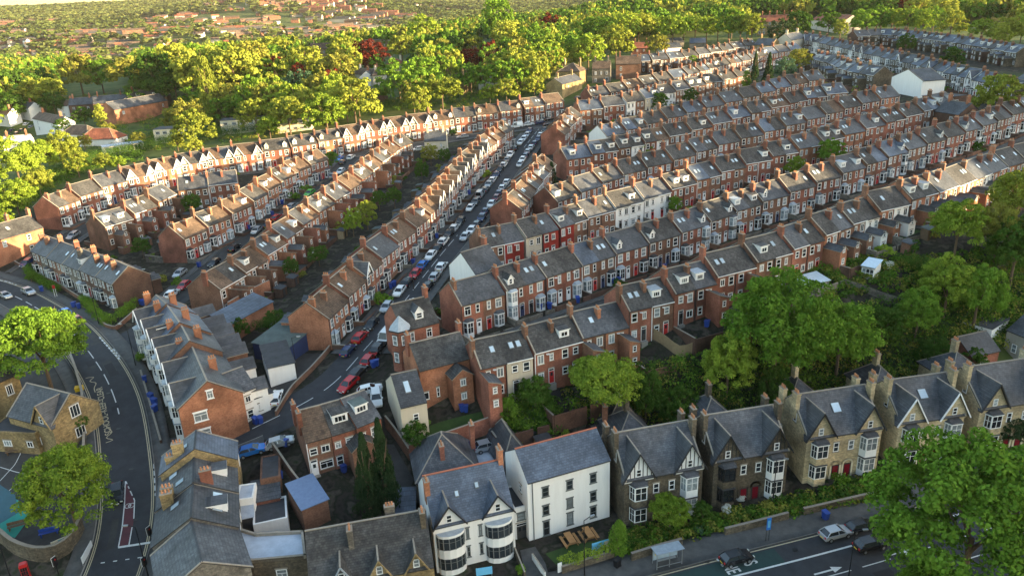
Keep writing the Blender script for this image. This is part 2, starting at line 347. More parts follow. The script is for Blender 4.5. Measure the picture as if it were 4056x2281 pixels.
def k_bay(w=1.9,h0=.55,h1=2.45,dp=.65,fr='white_paint',base='white_paint',top='slate',gl='glass_dark',storeys=1,sh=2.75,z0=-1.5):
    def f():
        b=MB(); P=[(-w/2,0),(-w/2+.38,-dp),(w/2-.38,-dp),(w/2,0)]
        def ring(off): 
            return [(-w/2-off,0),(-w/2+.38-off*.6,-dp-off),(w/2-.38+off*.6,-dp-off),(w/2+off,0)]
        for k in range(storeys):
            a0=h0+k*sh; a1=h1+k*sh; lo=z0 if k==0 else h1+(k-1)*sh+.22
            for i in range(3):
                p,q=P[i],P[i+1]; d=Vector((q[0]-p[0],q[1]-p[1])); L_=d.length; u=d/L_; n=Vector((u.y,-u.x))
                def pt(s,z,o=0.): return (p[0]+u.x*s+n.x*o,p[1]+u.y*s+n.y*o,z)
                b.face([pt(0,lo),pt(L_,lo),pt(L_,a0),pt(0,a0)],base)
                t=.13
                b.face([pt(0,a0),pt(L_,a0),pt(L_,a0+t),pt(0,a0+t)],fr); b.face([pt(0,a1-t),pt(L_,a1-t),pt(L_,a1),pt(0,a1)],fr)
                b.face([pt(0,a0+t),pt(t,a0+t),pt(t,a1-t),pt(0,a1-t)],fr); b.face([pt(L_-t,a0+t),pt(L_,a0+t),pt(L_,a1-t),pt(L_-t,a1-t)],fr)
                nb=2 if L_>.9 else 1
                b.face([pt(t,a0+t,-.04),pt(L_-t,a0+t,-.04),pt(L_-t,a1-t,-.04),pt(t,a1-t,-.04)],gl)
                zm=a0+(a1-a0)*.55
                b.face([pt(t,zm,-.01),pt(L_-t,zm,-.01),pt(L_-t,zm+.07,-.01),pt(t,zm+.07,-.01)],fr)
                if nb==2: b.face([pt(L_/2-.04,a0+t,-.008),pt(L_/2+.04,a0+t,-.008),pt(L_/2+.04,a1-t,-.008),pt(L_/2-.04,a1-t,-.008)],fr)
            if k<storeys-1:
                r=ring(.08); b.slab([(x,y,a1+.14) for x,y in r],.14,top)
        zt=h1+(storeys-1)*sh; r=ring(.12); b.slab([(x,y,zt+.12) for x,y in r],.12,fr)
        b.face([(*r[0],zt+.12),(*r[1],zt+.12),(-w/2+.45,0,zt+.55)],top); b.face([(*r[1],zt+.12),(*r[2],zt+.12),(w/2-.45,0,zt+.55),(-w/2+.45,0,zt+.55)],top); b.face([(*r[2],zt+.12),(*r[3],zt+.12),(w/2-.45,0,zt+.55)],top)
        return b
    return ('bay_window',w,h0,h1,dp,fr,base,top,gl,storeys,sh,z0),f
def k_door(col='white_paint',arch=False):
    def f():
        b=MB(); b.box(-.5,-.06,-.05,.5,0,2.45,'white_paint'); b.box(-.42,-.085,0,.42,-.05,2.02,col); b.box(-.4,-.08,2.1,.4,-.055,2.38,'glass_dark'); b.box(-.2,-.095,1.2,.2,-.08,1.8,'glass_dark'); b.box(-.6,-.5,-1.2,.6,0,-.06,'kerb_stone'); b.box(-.55,-.07,2.45,.55,0,2.62,'ridge_tile')
        return b
    return ('door',col,arch),f
def k_sky(w=.75,l=1.1,he=5.8,rh=2.8,d=7.6):
    s=math.atan2(rh,d/2)
    def f():
        b=MB(); c=math.cos(s); n=math.sin(s)
        def P(x,t,o): return (x,t*c-o*n,t*n+o*c)
        b.slab([P(-w/2,0,.2),P(w/2,0,.2),P(w/2,l,.2),P(-w/2,l,.2)],.1,'grey_paint')
        b.face([P(-w/2+.08,.08,.206),P(w/2-.08,.08,.206),P(w/2-.08,l-.08,.206),P(-w/2+.08,l-.08,.206)],'skylight_glass'); return b
    return ('skylight',w,l,round(s,3)),f
def k_dorm(w=1.7,h=1.25,s=.737,m='white_paint',top='slate',kind='box'):
    """front face at y=0, base z=0 on the roof slope s"""
    def f():
        b=MB(); x=w/2; L_=(h+.12)/s
        if kind=='box':
            b.face([(-x,0,-.3),(x,0,-.3),(x,0,h),(-x,0,h)],m); b.face([(-x,L_,h),(-x,0,-.3),(-x,0,h)],m); b.face([(x,0,-.3),(x,L_,h),(x,0,h)],m)
            b.slab([(-x-.15,-.18,h+.1),(x+.15,-.18,h+.1),(x+.15,L_+.2,h+.22),(-x-.15,L_+.2,h+.22)],.13,top,m)
        else:
            a=w*.55; b.face([(-x,0,-.3),(x,0,-.3),(x,0,h),(0,0,h+a),(-x,0,h)],m); b.face([(-x,L_,h),(-x,0,-.3),(-x,0,h)],m); b.face([(x,0,-.3),(x,L_,h),(x,0,h)],m)
            La=(h+a)/s; o=.14
            b.slab([(-x-o,-.15,h-o),(0,-.15,h+a+.1),(0,La,h+a+.1),(-x-o,L_,h-o)][::1],.08,top,'white_paint'); b.slab([(0,-.15,h+a+.1),(x+o,-.15,h-o),(x+o,L_,h-o),(0,La,h+a+.1)],.08,top,'white_paint')
        return b
    return ('dormer',w,h,s,m,top,kind),f
def k_gable(hw,ap,he,rh,d,m,top,timber=False,barge='white_paint'):
    """cross gable on the front slope: local x=0 is its centre, front plane y=-0.02"""
    def f():
        b=MB(); ya=(ap-he)/rh*d/2; o=.28; sl=(ap-he)/hw; e=he-o*sl
        b.face([(-hw,-.03,he-.6),(hw,-.03,he-.6),(hw,-.03,he),(0,-.03,ap),(-hw,-.03,he)],m)
        for sg in (-1,1):
            q=[(sg*(hw+o),-.4,e+.16),(0,-.4,ap+.16),(0,ya+.3,ap+.16),(sg*(hw+o),.25,e+.16)]
            if sg>0: q=q[::-1]
            b.slab(q,.12,top,'dark_paint')
            b.bar((sg*(hw+o),-.43,e+.06),(0,-.43,ap+.08),.08,barge)
        b.box(-.1,-.4,ap+.14,.1,ya+.3,ap+.22,'ridge_tile')
        if timber:
            for k in range(-3,4):
                x=k*hw/3.6; b.box(x-.06,-.06,he-.35,x+.06,-.03,he+(ap-he)*(1-abs(x)/hw)-.1,'dark_paint')
        return b
    return ('front_gable',hw,ap,he,rh,d,m,top,timber,barge),f
def k_pipe(h,m):
    def f():
        b=MB(); b.box(-.05,-.12,-1,.05,-.02,h,m); b.bar((0,-.07,h),(0,-.3,h+.15),.04,m); return b
    return ('drainpipe',h,m),f
def k_gutter(w,m):
    def f():
        b=MB(); b.box(0.02,-.36,-.12,w-.02,-.22,0,m); return b
    return ('gutter',round(w,2),m),f
def k_wing(w,l,h,rt,m,top,kind):
    """rear wing standing out from the wall towards -y"""
    def f():
        b=MB()
        if kind=='gable':
            b.face([(0,-l,-2.5),(w,-l,-2.5),(w,-l,h),(w/2,-l,h+rt),(0,-l,h)],m); b.face([(0,0,-2.5),(0,-l,-2.5),(0,-l,h),(0,0,h)],m); b.face([(w,-l,-2.5),(w,0,-2.5),(w,0,h),(w,-l,h)],m)
        else:
            b.face([(0,-l,-2.5),(w,-l,-2.5),(w,-l,h),(0,-l,h+rt)],m); b.face([(0,0,-2.5),(0,-l,-2.5),(0,-l,h+rt),(0,0,h+rt)],m); b.face([(w,-l,-2.5),(w,0,-2.5),(w,0,h),(w,-l,h)],m)
        return b
    def g():
        b=MB(); o=.18
        if kind=='gable':
            s=rt/(w/2); b.slab([(-o,-l-o,h-o*s+.1),(w/2,-l-o,h+rt+.1),(w/2,.6,h+rt+.1),(-o,.6,h-o*s+.1)],.12,top,'ridge_tile'); b.slab([(w/2,-l-o,h+rt+.1),(w+o,-l-o,h-o*s+.1),(w+o,.6,h-o*s+.1),(w/2,.6,h+rt+.1)],.12,top,'ridge_tile')
        else: b.slab([(-.02,-l-o,h+rt+.12),(w+o,-l-o,h-.05+.12),(w+o,.3,h-.05+.12),(-.02,.3,h+rt+.12)],.12,top,'ridge_tile')
        return b
    return ('wing',w,l,h,rt,m,kind),f,('wing_roof',w,l,h,rt,top,kind),g
BRICKN={'red_brick':'red brick','orange_brick':'orange brick','brown_brick':'brown brick','dark_brick':'dark brick','crimson_brick':'crimson','white_render':'white rendered','cream_render':'cream rendered','grey_render':'grey rendered','sandstone':'honey stone','dark_stone':'blackened stone','grey_stone':'grey stone','pale_stone':'pale stone'}
ROOFN={'slate':'slate-roofed','blue_slate':'blue-slated','grey_tile':'grey-tiled','brown_tile':'brown-tiled','red_tile':'red-tiled'}
def terr(E,r,loc,rz,w,side,wall,roof,ft,mir,cl,cr,near,chim,last=None,d=7.6,he=5.8,rh=2.8,gm='white_render'):
    """one terraced house; returns root object and a phrase on how it looks"""
    s=rh/(d/2); root=E.root('terraced_house',loc,rz)
    P=lambda n,kf,x=0,y=0,z=0,rot=0.,par=None: E.part(n,kf[0],kf[1],par if par is not None else root,(x,y,z),rot)
    P('wall',k_wall(w,d,he,rh,wall)); P('roof',k_roof(w,d,he,rh,roof,cl,cr))
    X=lambda x:(w-x) if mir else x
    gl=lambda: r.choice(['glass_dark','glass_dark','glass_pale'])
    def win(x,z,ww,hh,st='sash',fr='white_paint',li='ridge_tile',y=0,par=None,rot=0.):
        g=gl()
        if near:
            o=P('window',k_win(ww,hh,st,fr,li,False,'glass_dark'),x,y,z,rot,par); P('pane',k_pane(ww,hh,g),0,0,0,0.,o)
        else: P('window',k_win(ww,hh,st,fr,li,True,g),x,y,z,rot,par)
    look=BRICKN[wall]+' '+ROOFN[roof]+' house'
    if side=='front':
        two='bay2' in ft
        if two: P('bay_window',k_bay(1.95,.6,2.5,.8,base=r.choice(['white_paint','white_paint','grey_stone']),top=r.choice(['slate','lead']),gl=gl(),storeys=2),X(1.3))
        else:
            P('bay_window',k_bay(1.95,.55,2.6,.75,base=r.choice(['white_paint','white_paint',wall]),top=r.choice(['slate','dark_paint','lead']),gl=gl()),X(1.3)); win(X(1.3),3.65,1.25,1.65,r.choice(['sash','cross','pair']))
        win(X(3.25),3.75,.75,1.5); P('door',k_door(r.choice(['white_paint','dark_paint','white_paint','red_paint','navy_wall'])),X(3.35))
    else:
        a=r.random()
        win(X(1.1),3.6,1.1,1.55,r.choice(['sash','pair'])); win(X(3.0),3.8,r.choice([.7,.95,.7]),1.2,r.choice(['sash','pair']))
        if 'wing' in ft:
            hw=4.3; kind='gable' if 'gwing' in ft else 'lean'; f1=k_wing(2.0,3.4,hw-(.9 if kind=='gable' else 0),.75,wall,roof if r.random()<.5 else 'slate',kind)
            x0=w-2.02 if not mir else .02
            wg=E.part('rear_wing',f1[0],f1[1],root,(x0,0,0)); E.part('wing_roof',f1[2],f1[3],wg)
            win(.95,3.0,.7,1.0,'sash',y=-3.4,par=wg); win(1.0,.8,.8,1.1,'sash',y=-3.4,par=wg); win(X(1.1),.8,.95,1.4,'sash')
        else:
            win(X(1.1),.85,r.choice([1.0,1.3]),1.25,r.choice(['sash','cross','pair'])); P('door',k_door(r.choice(['white_paint','white_paint','dark_paint','red_paint'])),X(2.9))
        P('gutter',k_gutter(w,'white_paint' if r.random()<.6 else 'dark_paint'),0,0,he-.08)
    if side=='front' and d<9 and r.random()<.85:
        f1=k_wing(1.9,3.0,3.6,.7,wall,'slate',r.choice(['gable','lean'])); wg=E.part('rear_wing',f1[0],f1[1],root,((.02+1.9) if mir else w-.02,d,0),math.pi); E.part('wing_roof',f1[2],f1[3],wg)
    if r.random()<.22: P('satellite_dish',(('satellite_dish',),lambda:MB().cyl(0,-.25,0,.05,.28,.30,'white_paint',10).bar((0,-.25,0),(0,0,-.1),.03,'metal_grey')),w*.52,0,he-.7,0)
    if cl or r.random()<.3: P('drainpipe',k_pipe(he-.3,r.choice(['white_paint','dark_paint','dark_paint'])),.12 if not mir else w-.12)
    ex=[]
    if 'gable' in ft:
        g=P('front_gable',k_gable(1.35,he+2.35,he,rh,d,gm,roof),X(1.45)); win(0,he+.05,.65,1.0,'sash','white_paint',None,y=-.03,par=g); ex.append('pale gable')
    if 'dorm' in ft:
        yy=1.0; dm=P('dormer',k_dorm(1.75,1.2,round(s,3),'white_paint',r.choice(['slate','lead','grey_tile'])),X(1.6),yy,he+s*yy+.12); win(0,.1,1.25,.85,r.choice(['pair','triple']),'white_paint',None,par=dm); ex.append('box dormer')
    if 'gdorm' in ft:
        yy=.5; dm=P('dormer',k_dorm(1.25,1.1,round(s,3),gm,roof,'gabled'),X(1.5),yy,he+s*yy+.12); win(0,.05,.7,1.05,'sash','white_paint',None,par=dm); ex.append('gabled dormer')
    if 'sky' in ft:
        for k in range(2 if 'sky2' in ft else 1):
            xx=X(1.5+1.2*k); yy=1.6; P('skylight',k_sky(.8,1.15,he,rh,d),xx,yy,he+s*yy)
        ex.append('two skylights' if 'sky2' in ft else 'skylight')
    if ex: look+=' with '+ex[0]
    if chim:
        cm=r.choice(['red_brick','brown_brick','brown_brick']) if wall in('white_render','cream_render','crimson_brick','grey_render') or r.random()<.5 else wall
        c=P('chimney',k_chim(cm),chim[0]*w,d/2+chim[1],he+rh-abs(chim[1])*s)
        if near or E is not LIVE or True:
            for k in range(3): P('chimney_pot',k_pot(),0,-.34+.34*k,1.4,0.,c)
    return root,look
# ---------------------------------------------------------------- terraces
ROWS={
'A':[(1861,1347),(2066,1283),(2239,1225),(2406,1163),(2570,1106),(2725,1044),(2846,993),(2980,947),(3113,896),(3256,845),(3366,799),(3546,735),(3656,698),(3813,643),(3919,601),(4080,556)],
'B':[(1777,1137),(1900,1094),(2160,1003),(2446,915),(2713,838),(2910,758),(3131,689),(3399,597),(3610,522),(3768,478),(4006,395),(4080,372)],
'C':[(1886,916),(2105,864),(2263,805),(2500,735),(2687,675),(2855,617),(3154,537),(3314,487),(3536,424),(3746,360)],
'D':[(2156,747),(2369,665),(2469,626),(2638,586),(2809,528),(2958,490),(3183,428),(3384,368),(3530,335)],
'E':[(2216,588),(2297,568),(2458,538),(2612,502),(2762,462),(2906,420),(3042,387),(3181,349),(3332,323)],
'F':[(2366,503),(2473,470),(2597,436),(2733,400),(2855,369),(2976,338),(3094,305),(3240,276)],
'G':[(2282,403),(2451,377),(2561,351),(2701,315),(2855,283),(2950,263)],
'H':[(2319,351),(2450,327),(2605,289),(2712,267),(2814,237),(2917,217),(3012,192),(3153,168)],
'I':[(2500,220),(2590,214),(2729,198),(2860,176),(2978,154)],
'K1':[(3194,131),(3365,163),(3454,183),(3645,221),(3772,252),(3892,278),(4070,324)],
'K2':[(3250,205),(3327,221),(3390,249),(3505,266)],
'K3':[(3378,122),(3530,113),(3606,122),(3772,138),(3867,151),(4070,182)],
'R1':[(1212,1210),(1349,1070),(1480,938),(1609,838),(1704,744),(1790,645),(1870,565),(1952,500),(1990,474)],
'R2':[(795,1093),(920,1020),(1054,920),(1190,806),(1323,722),(1439,628),(1522,558),(1590,525)],
'R3':[(667,906),(762,855),(919,784),(1045,688),(1161,624),(1257,587)],
'R4':[(368,858),(538,786),(640,722)],'R4b':[(700,704),(935,669)],
'R5':[(170,788),(331,711),(431,678),(592,637),(766,597),(1000,564),(1232,528),(1460,478),(1679,447),(1845,424),(2062,396),(2210,366)],
'R6':[(175,927),(294,974),(443,1024),(509,1055)],
'Q':[(1765,860),(1870,760),(1935,700)]}
ROWS['R1b']=[(2000,788),(2054,724),(2105,652),(2147,608)]   # right-hand side of the steep street
ROWS['R1c']=[(2188,505),(2225,458),(2262,420)]
del ROWS['Q']
OR=['red_brick']*5+['orange_brick']*2+['brown_brick']*3
RF=['slate']*4+['grey_tile']*4+['blue_slate']*2+['brown_tile']
RW={ # side, walls, roofs, {feature:prob}, where
'A':('rear',OR,['grey_tile']*5+['slate']*3,dict(sky=.75,dorm=.18,wing=.4,gwing=.5),'lowest hillside terrace'),
'B':('front',['red_brick']*6+['brown_brick']*3,['grey_tile']*4+['slate']*4+['blue_slate'],dict(sky=.5,dorm=.1,gdorm=.22,bay2=.12),'second hillside terrace'),
'C':('rear',OR+['white_render'],['slate']*3+['grey_tile']*4+['blue_slate'],dict(sky=.4,dorm=.42),'third hillside terrace'),
'D':('front',OR,RF,dict(sky=.5,dorm=.1),'fourth hillside terrace'),
'E':('rear',OR,RF,dict(sky=.4,dorm=.4),'fifth hillside terrace'),
'F':('front',OR,RF,dict(sky=.6,dorm=.05),'sixth hillside terrace'),
'G':('rear',OR+['white_render','cream_render'],RF,dict(sky=.4,dorm=.35),'seventh hillside terrace'),
'H':('front',OR,RF,dict(sky=.6,dorm=.05),'eighth hillside terrace'),
'I':('rear',['dark_brick','brown_brick'],RF,dict(sky=.7,wing=.9,gwing=.9),'far top-right terrace'),
'K1':('front',['dark_brick','dark_stone','white_render','dark_stone'],['slate','blue_slate'],dict(sky=.5,dorm=.15,gable=.1,bay2=.3),'far top-right terrace'),
'K2':('rear',['dark_brick','dark_stone'],['slate','blue_slate'],dict(dorm=.5,sky=.4,wing=.8,gwing=.6),'far top-right terrace'),
'K3':('rear',['dark_stone','dark_brick'],['slate','blue_slate'],dict(dorm=.35,sky=.5,wing=.9,gwing=.5),'far top-right terrace'),
'R1':('front',['red_brick']*3+['orange_brick'],['grey_tile']*2+['slate']*2+['brown_tile']*3,dict(gable=.3,sky=.25,dorm=.05),'left of steep street'),
'R1b':('rear',['red_brick','brown_brick'],['slate','brown_tile','grey_tile'],dict(sky=.6,dorm=.2),'right of steep street'),
'R1c':('rear',['red_brick','brown_brick'],['brown_tile','grey_tile'],dict(sky=.4,dorm=.2),'top of steep street'),
'R2':('rear',['red_brick','orange_brick','brown_brick'],['grey_tile','brown_tile','brown_tile','slate'],dict(sky=.5,dorm=.3,wing=.95,gwing=.3),'winged terrace'),
'R3':('front',['red_brick','orange_brick'],['brown_tile','brown_tile','grey_tile'],dict(sky=.4,dorm=.4),'narrow street terrace'),
'R4':('rear',['red_brick','brown_brick'],['slate','grey_tile'],dict(sky=.5,dorm=.5,wing=1,gwing=.5),'short left terrace'),
'R4b':('rear',['red_brick','brown_brick'],['brown_tile','slate'],dict(sky=.1),'small left terrace'),
'R5':('front',['red_brick']*3+['orange_brick'],['brown_tile','grey_tile','brown_tile','slate'],dict(sky=.2,dorm=.05,gdorm=.1),'woodside terrace'),
'R6':('front',['dark_brick','brown_brick','grey_stone'],['slate'],dict(sky=.4,dorm=.35,bay2=.0),'road-bend terrace'),
}
def polyline(P,step=1.0):
    out=[]; 
    for a,b in zip(P,P[1:]):
        L_=math.dist(a,b); n=max(1,int(L_/step))
        out+=[(a[0]+(b[0]-a[0])*i/n,a[1]+(b[1]-a[1])*i/n) for i in range(n)]
    return out+[P[-1]]
def resample(P,n):
    cum=[0]
    for a,b in zip(P,P[1:]): cum.append(cum[-1]+math.dist(a,b))
    out=[]; j=0
    for k in range(n):
        t=cum[-1]*k/(n-1)
        while j<len(P)-2 and cum[j+1]<t: j+=1
        f=(t-cum[j])/max(1e-6,cum[j+1]-cum[j]); out.append((P[j][0]+(P[j+1][0]-P[j][0])*f,P[j][1]+(P[j+1][1]-P[j][1])*f))
    return out,cum[-1]
def rowline(px,h=8.6,smooth=9):
    P=[at(x,y,h)[:2] for x,y in px]; n=90; Q,L_=resample(P,n); A=np.array(Q)
    k=max(1,int(smooth/(L_/n)))
    B=A.copy()
    for i in range(n):
        m=min(k,i,n-1-i); B[i]=A[i-m:i+m+1].mean(0)
    return [tuple(b) for b in B]
ROWPTS={k:rowline(v) for k,v in ROWS.items()}
HOUSES=[]; JOBS=[]
for nm,line in ROWPTS.items():
    side,walls,roofs,fp,where=RW[nm]; r=random.Random(hash(nm.encode('ascii')[0]*31+len(nm)*7+sum(map(ord,nm))))
    L_=sum(math.dist(a,b) for a,b in zip(line,line[1:])); npair=max(1,round(L_/8.8)); Q,_=resample(line,npair+1)
    for k in range(npair):
        a,b=Q[k],Q[k+1]; w=math.dist(a,b)/2; ux,uy=(b[0]-a[0])/(2*w),(b[1]-a[1])/(2*w); rz=math.atan2(uy,ux)
        mx,my=(a[0]+b[0])/2,(a[1]+b[1])/2; fx,fy=uy,-ux     # front normal (towards local -y)
        z=gz(mx+fx*2,my+fy*2)
        hw=r.choice(walls); hr=r.choice(roofs)
        for j in (0,1):
            wl=hw if r.random()<.8 else r.choice(walls); rf=hr if r.random()<.72 else r.choice(roofs)
            ft=set(f for f,p in fp.items() if r.random()<p)
            if nm=='R5': 
                t=proj(mx,my,z+8)[0]
                if 505<t<975 or 1340<t<1690: ft.discard('gdorm'); ft.discard('dorm'); ft.add('gable')
                elif 1000<t<1340 or 1690<t<1800: ft.add('gdorm')
            if nm=='R1' and 7<k<13 : ft.add('gable')
            if 'gable' in ft: ft-= {'dorm','gdorm','sky'}
            if 'dorm' in ft: ft-={'gdorm','sky'}
            if 'gdorm' in ft: ft-={'sky'}
            if 'sky' in ft and r.random()<.35: ft.add('sky2')
            x=a[0]+ux*w*j+fx*3.8; y=a[1]+uy*w*j+fy*3.8
            if nm=='A' and proj(mx,my,z)[0]>3170: ft|={'wing','gwing'}; wl=r.choice(['orange_brick','orange_brick','brown_brick','white_render'])  # mostly orange walls here: the low sun's tint is put into the brick
            ch=None
            if j==0: ch=(0.0,-.9+.9*(r.random()<.4)) if k>0 or side=='rear' else (0.12,-.9)
            elif r.random()<.75: ch=(0.0,-1.3)
            JOBS.append(dict(row=nm,loc=(x,y,z),rz=rz,w=w,side=side,wall=wl,roof=rf,ft=ft,mir=(j==1) if side=='front' else r.random()<.5,cl=(j==0),cr=(j==1 and k==npair-1),chim=ch,k=2*k+j,seed=r.random(),where=where,gm=r.choice(['white_render','cream_render']) if nm=='R5' else 'white_render'))
for J in JOBS:
    x,y,z=J['loc']; p=proj(x,y,z+4); J['px']=p; J['vis']=(-60<p[0]<4120)
JOBS.sort(key=lambda J:J['px'][2])
# hand-set looks of houses that stand out in the photo (row, pixel x, settings)
SPECIAL=[('C',1985,dict(wall='crimson_brick',roof='slate')),('C',2130,dict(wall='cream_render')),('C',2190,dict(wall='crimson_brick',roof='slate')),('C',2255,dict(wall='crimson_brick',roof='slate')),
('C',2545,dict(wall='white_render')),('C',2650,dict(wall='white_render')),('G',2570,dict(wall='cream_render')),('G',2655,dict(wall='white_render')),('E',2510,dict(wall='white_render')),('E',2620,dict(wall='white_render')),
('A',2010,dict(wall='cream_render')),('A',2390,dict(wall='orange_brick')),('B',2070,dict(wall='red_brick')),('K1',3420,dict(wall='white_render')),('K1',3470,dict(wall='white_render')),('F',2400,dict(wall='white_render')),('A',3290,dict(wall='orange_brick')),('A',3420,dict(wall='white_render'))]
for row,x,d in SPECIAL:
    c=[J for J in JOBS if J['row']==row]; J=min(c,key=lambda J:abs(J['px'][0]+20-x)); J.update(d)
items={}; nlive=0; MG=Merge(); MAXLIVE=300-0
for J in JOBS:
    if not J['vis']: continue
    live=nlive<MAXLIVE; E=LIVE if live else MG
    d=J['px'][2]; near=d<150
    root,look=terr(E,random.Random(J['seed']),J['loc'],J['rz'],J['w'],J['side'],J['wall'],J['roof'],J['ft'],J['mir'],J['cl'],J['cr'],near,J['chim'],gm=J['gm'])
    if live:
        nlive+=1; tag(root,None,'house','terraced houses in rows'); items.setdefault(J['row'],[]).append((J['px'][0],root,look,J['where']))
for nm,L_ in items.items(): finish_labels([t[1:] for t in sorted(L_,key=lambda t:t[0])],'house')
if MG.v:
    mb=MB(); mb.v,mb.f,mb.m=MG.v,MG.f,MG.m; o=link('terraced_houses',mb.mesh('terraced_houses')); tag(o,'farthest dark brick terraces below the trees at top right','houses','far terraced houses','stuff')
print('houses live',nlive,'of',len(JOBS))
# ---------------------------------------------------------------- ground, roads
def sundark(X,Y): return 0
def grid(name,xs,ys,hole=None,mt='ground_cover'):
    X,Y=np.meshgrid(xs,ys); Z=tz(X,Y); V=np.stack([X,Y,Z],-1).reshape(-1,3); nx,ny=len(xs),len(ys)
    i,j=np.meshgrid(np.arange(nx-1),np.arange(ny-1)); q=(j*nx+i).ravel(); F=np.stack([q,q+1,q+nx+1,q+nx],-1)
    if hole is not None:
        cx=(X[:-1,:-1]+X[1:,1:])/2; cy=(Y[:-1,:-1]+Y[1:,1:])/2; keep=~((cx>hole[0])&(cx<hole[1])&(cy>hole[2])&(cy<hole[3])); F=F[keep.ravel()]
    return V,F
def npmesh(name,V,F,mt,smooth=False):
    me=bpy.data.meshes.new(name); k=F.shape[1]; me.vertices.add(len(V)); me.vertices.foreach_set('co',np.asarray(V,np.float32).ravel())
    me.loops.add(F.size); me.loops.foreach_set('vertex_index',F.astype(np.int32).ravel()); me.polygons.add(len(F)); me.polygons.foreach_set('loop_start',np.arange(0,F.size,k,dtype=np.int32)); me.polygons.foreach_set('loop_total',np.full(len(F),k,np.int32))
    me.materials.append(MATS[mt]); me.update(calc_edges=True)
    if smooth: me.polygons.foreach_set('use_smooth',np.ones(len(F),bool))
    return me
NB=(-250,330,-40,640)
xs=np.concatenate([np.linspace(-9000,-1300,40)[:-1],np.linspace(-1300,NB[0],40)[:-1],np.arange(NB[0],NB[1],2.0),np.linspace(NB[1],1300,40),np.linspace(1300,9000,40)[1:]])
ys=np.concatenate([np.linspace(-1500,NB[2],14)[:-1],np.arange(NB[2],NB[3],2.0),np.linspace(NB[3],1600,40),np.linspace(1600,10000,70)[1:]])
V,F=grid('ground',xs,ys); me=npmesh('ground',V,F,'ground_cover',True)
# gardens: green away from the built rows
def seg_dist(X,Y,P):
    D=np.full(X.shape,1e9)
    for a,b in zip(P,P[1:]):
        ax,ay=a; dx,dy=b[0]-ax,b[1]-ay; t=np.clip(((X-ax)*dx+(Y-ay)*dy)/(dx*dx+dy*dy+1e-9),0,1); D=np.minimum(D,np.hypot(X-ax-t*dx,Y-ay-t*dy))
    return D
D=np.full(len(V),1e9)
for nm,l in ROWPTS.items(): D=np.minimum(D,seg_dist(V[:,0],V[:,1],l[::6]+[l[-1]]))
fac=np.clip((D-16)/14,0,1)*np.clip(np.maximum((V[:,1]-205)/40,np.maximum((V[:,0]-62)/20*(V[:,1]<170),(-95-V[:,0])/20*(V[:,1]>150))),0,1); att=me.attributes.new('garden','FLOAT','POINT'); att.data.foreach_set('value',fac.astype(np.float32))
GROUND=link('ground',me); tag(GROUND,kind='structure')
def W(px,h=0.): return [at(x,y,h)[:2] for x,y in px]
def smoothline(P,step=1.2,it=14):
    Q=np.array(polyline(P,step)); 
    for _ in range(it): Q[1:-1]=(Q[:-2]+Q[1:-1]*2+Q[2:])/4
    return [tuple(q) for q in Q]
def ribbon(name,P,o0,o1,mt,dz,nacross=5,label=None,kerb=None,smooth=True,kind='structure',thick=0):
    """strip between sideways offsets o0..o1 (right positive) of the line P, laid dz above the ground"""
    P=np.array(P); T=np.gradient(P,axis=0); T/=np.linalg.norm(T,axis=1)[:,None]+1e-9; Nn=np.stack([T[:,1],-T[:,0]],-1)
    offs=np.linspace(o0,o1,nacross); G=P[:,None,:]+Nn[:,None,:]*offs[None,:,None]; Z=tz(G[...,0],G[...,1])
    # level the strip across a little so that it lies over the ground mesh
    Z=Z+dz; V=np.concatenate([G,Z[...,None]],-1).reshape(-1,3); n,m=len(P),nacross
    i,j=np.meshgrid(np.arange(m-1),np.arange(n-1)); q=(j*m+i).ravel(); F=np.stack([q,q+1,q+m+1,q+m],-1)
    if kerb:   # vertical edge faces on both sides
        for e in (0,m-1):
            b=len(V); low=V.reshape(-1,3)[np.arange(n)*m+e]-np.array([0,0,kerb]); V=np.concatenate([V,low]); q=np.arange(n-1); up=q*m+e
            F=np.concatenate([F,np.stack([up,up+m,b+q+1,b+q],-1)])
    o=link(name,npmesh(name,V,F,mt)); tag(o,label,kind=kind); return o
ROADS={}
def road(name,px,w,dz=.10,walk=(2.2,2.2),mt='asphalt',world=False,trim=(0,0),ext=(0,0)):
    P=smoothline(px if world else W(px)); ROADS[name]=P; h=w/2
    ribbon('road',P,-h,h,mt,dz)
    Q=P[int(trim[0]/1.2):len(P)-int(trim[1]/1.2)]
    if walk[0]: ribbon('pavement',Q,-h-walk[0],-h-.12,'pavement',dz+.12,4,kerb=.3); ribbon('kerb',Q,-h-.12,-h,'kerb_stone',dz+.125,2,kerb=.3)
    if walk[1]: ribbon('pavement',Q,h+.12,h+walk[1],'pavement',dz+.12,4,kerb=.3); ribbon('kerb',Q,h,h+.12,'kerb_stone',dz+.125,2,kerb=.3)
    return P
def line_mark(P,off,w,dz,dash=None,mt='line_white',name='road_marking',start=0.):
    P=polyline(P,.4); P=np.array(P); T=np.gradient(P,axis=0); T/=np.linalg.norm(T,axis=1)[:,None]+1e-9; Nn=np.stack([T[:,1],-T[:,0]],-1)
    A=P+Nn*(off-w/2); B=P+Nn*(off+w/2); V=[];F=[]; s=np.concatenate([[0],np.cumsum(np.hypot(*np.diff(P,axis=0).T))])+start
    za=tz(A[:,0],A[:,1])+dz; zb=tz(B[:,0],B[:,1])+dz
    for i in range(len(P)-1):
        if dash and (s[i]%(dash[0]+dash[1]))>dash[0]: continue
        n=len(V); V+=[(*A[i],za[i]),(*B[i],zb[i]),(*B[i+1],zb[i+1]),(*A[i+1],za[i+1])]; F.append((n,n+1,n+2,n+3))
    if F: o=link(name,npmesh(name,np.array(V),np.array(F),mt)); tag(o,kind='structure')
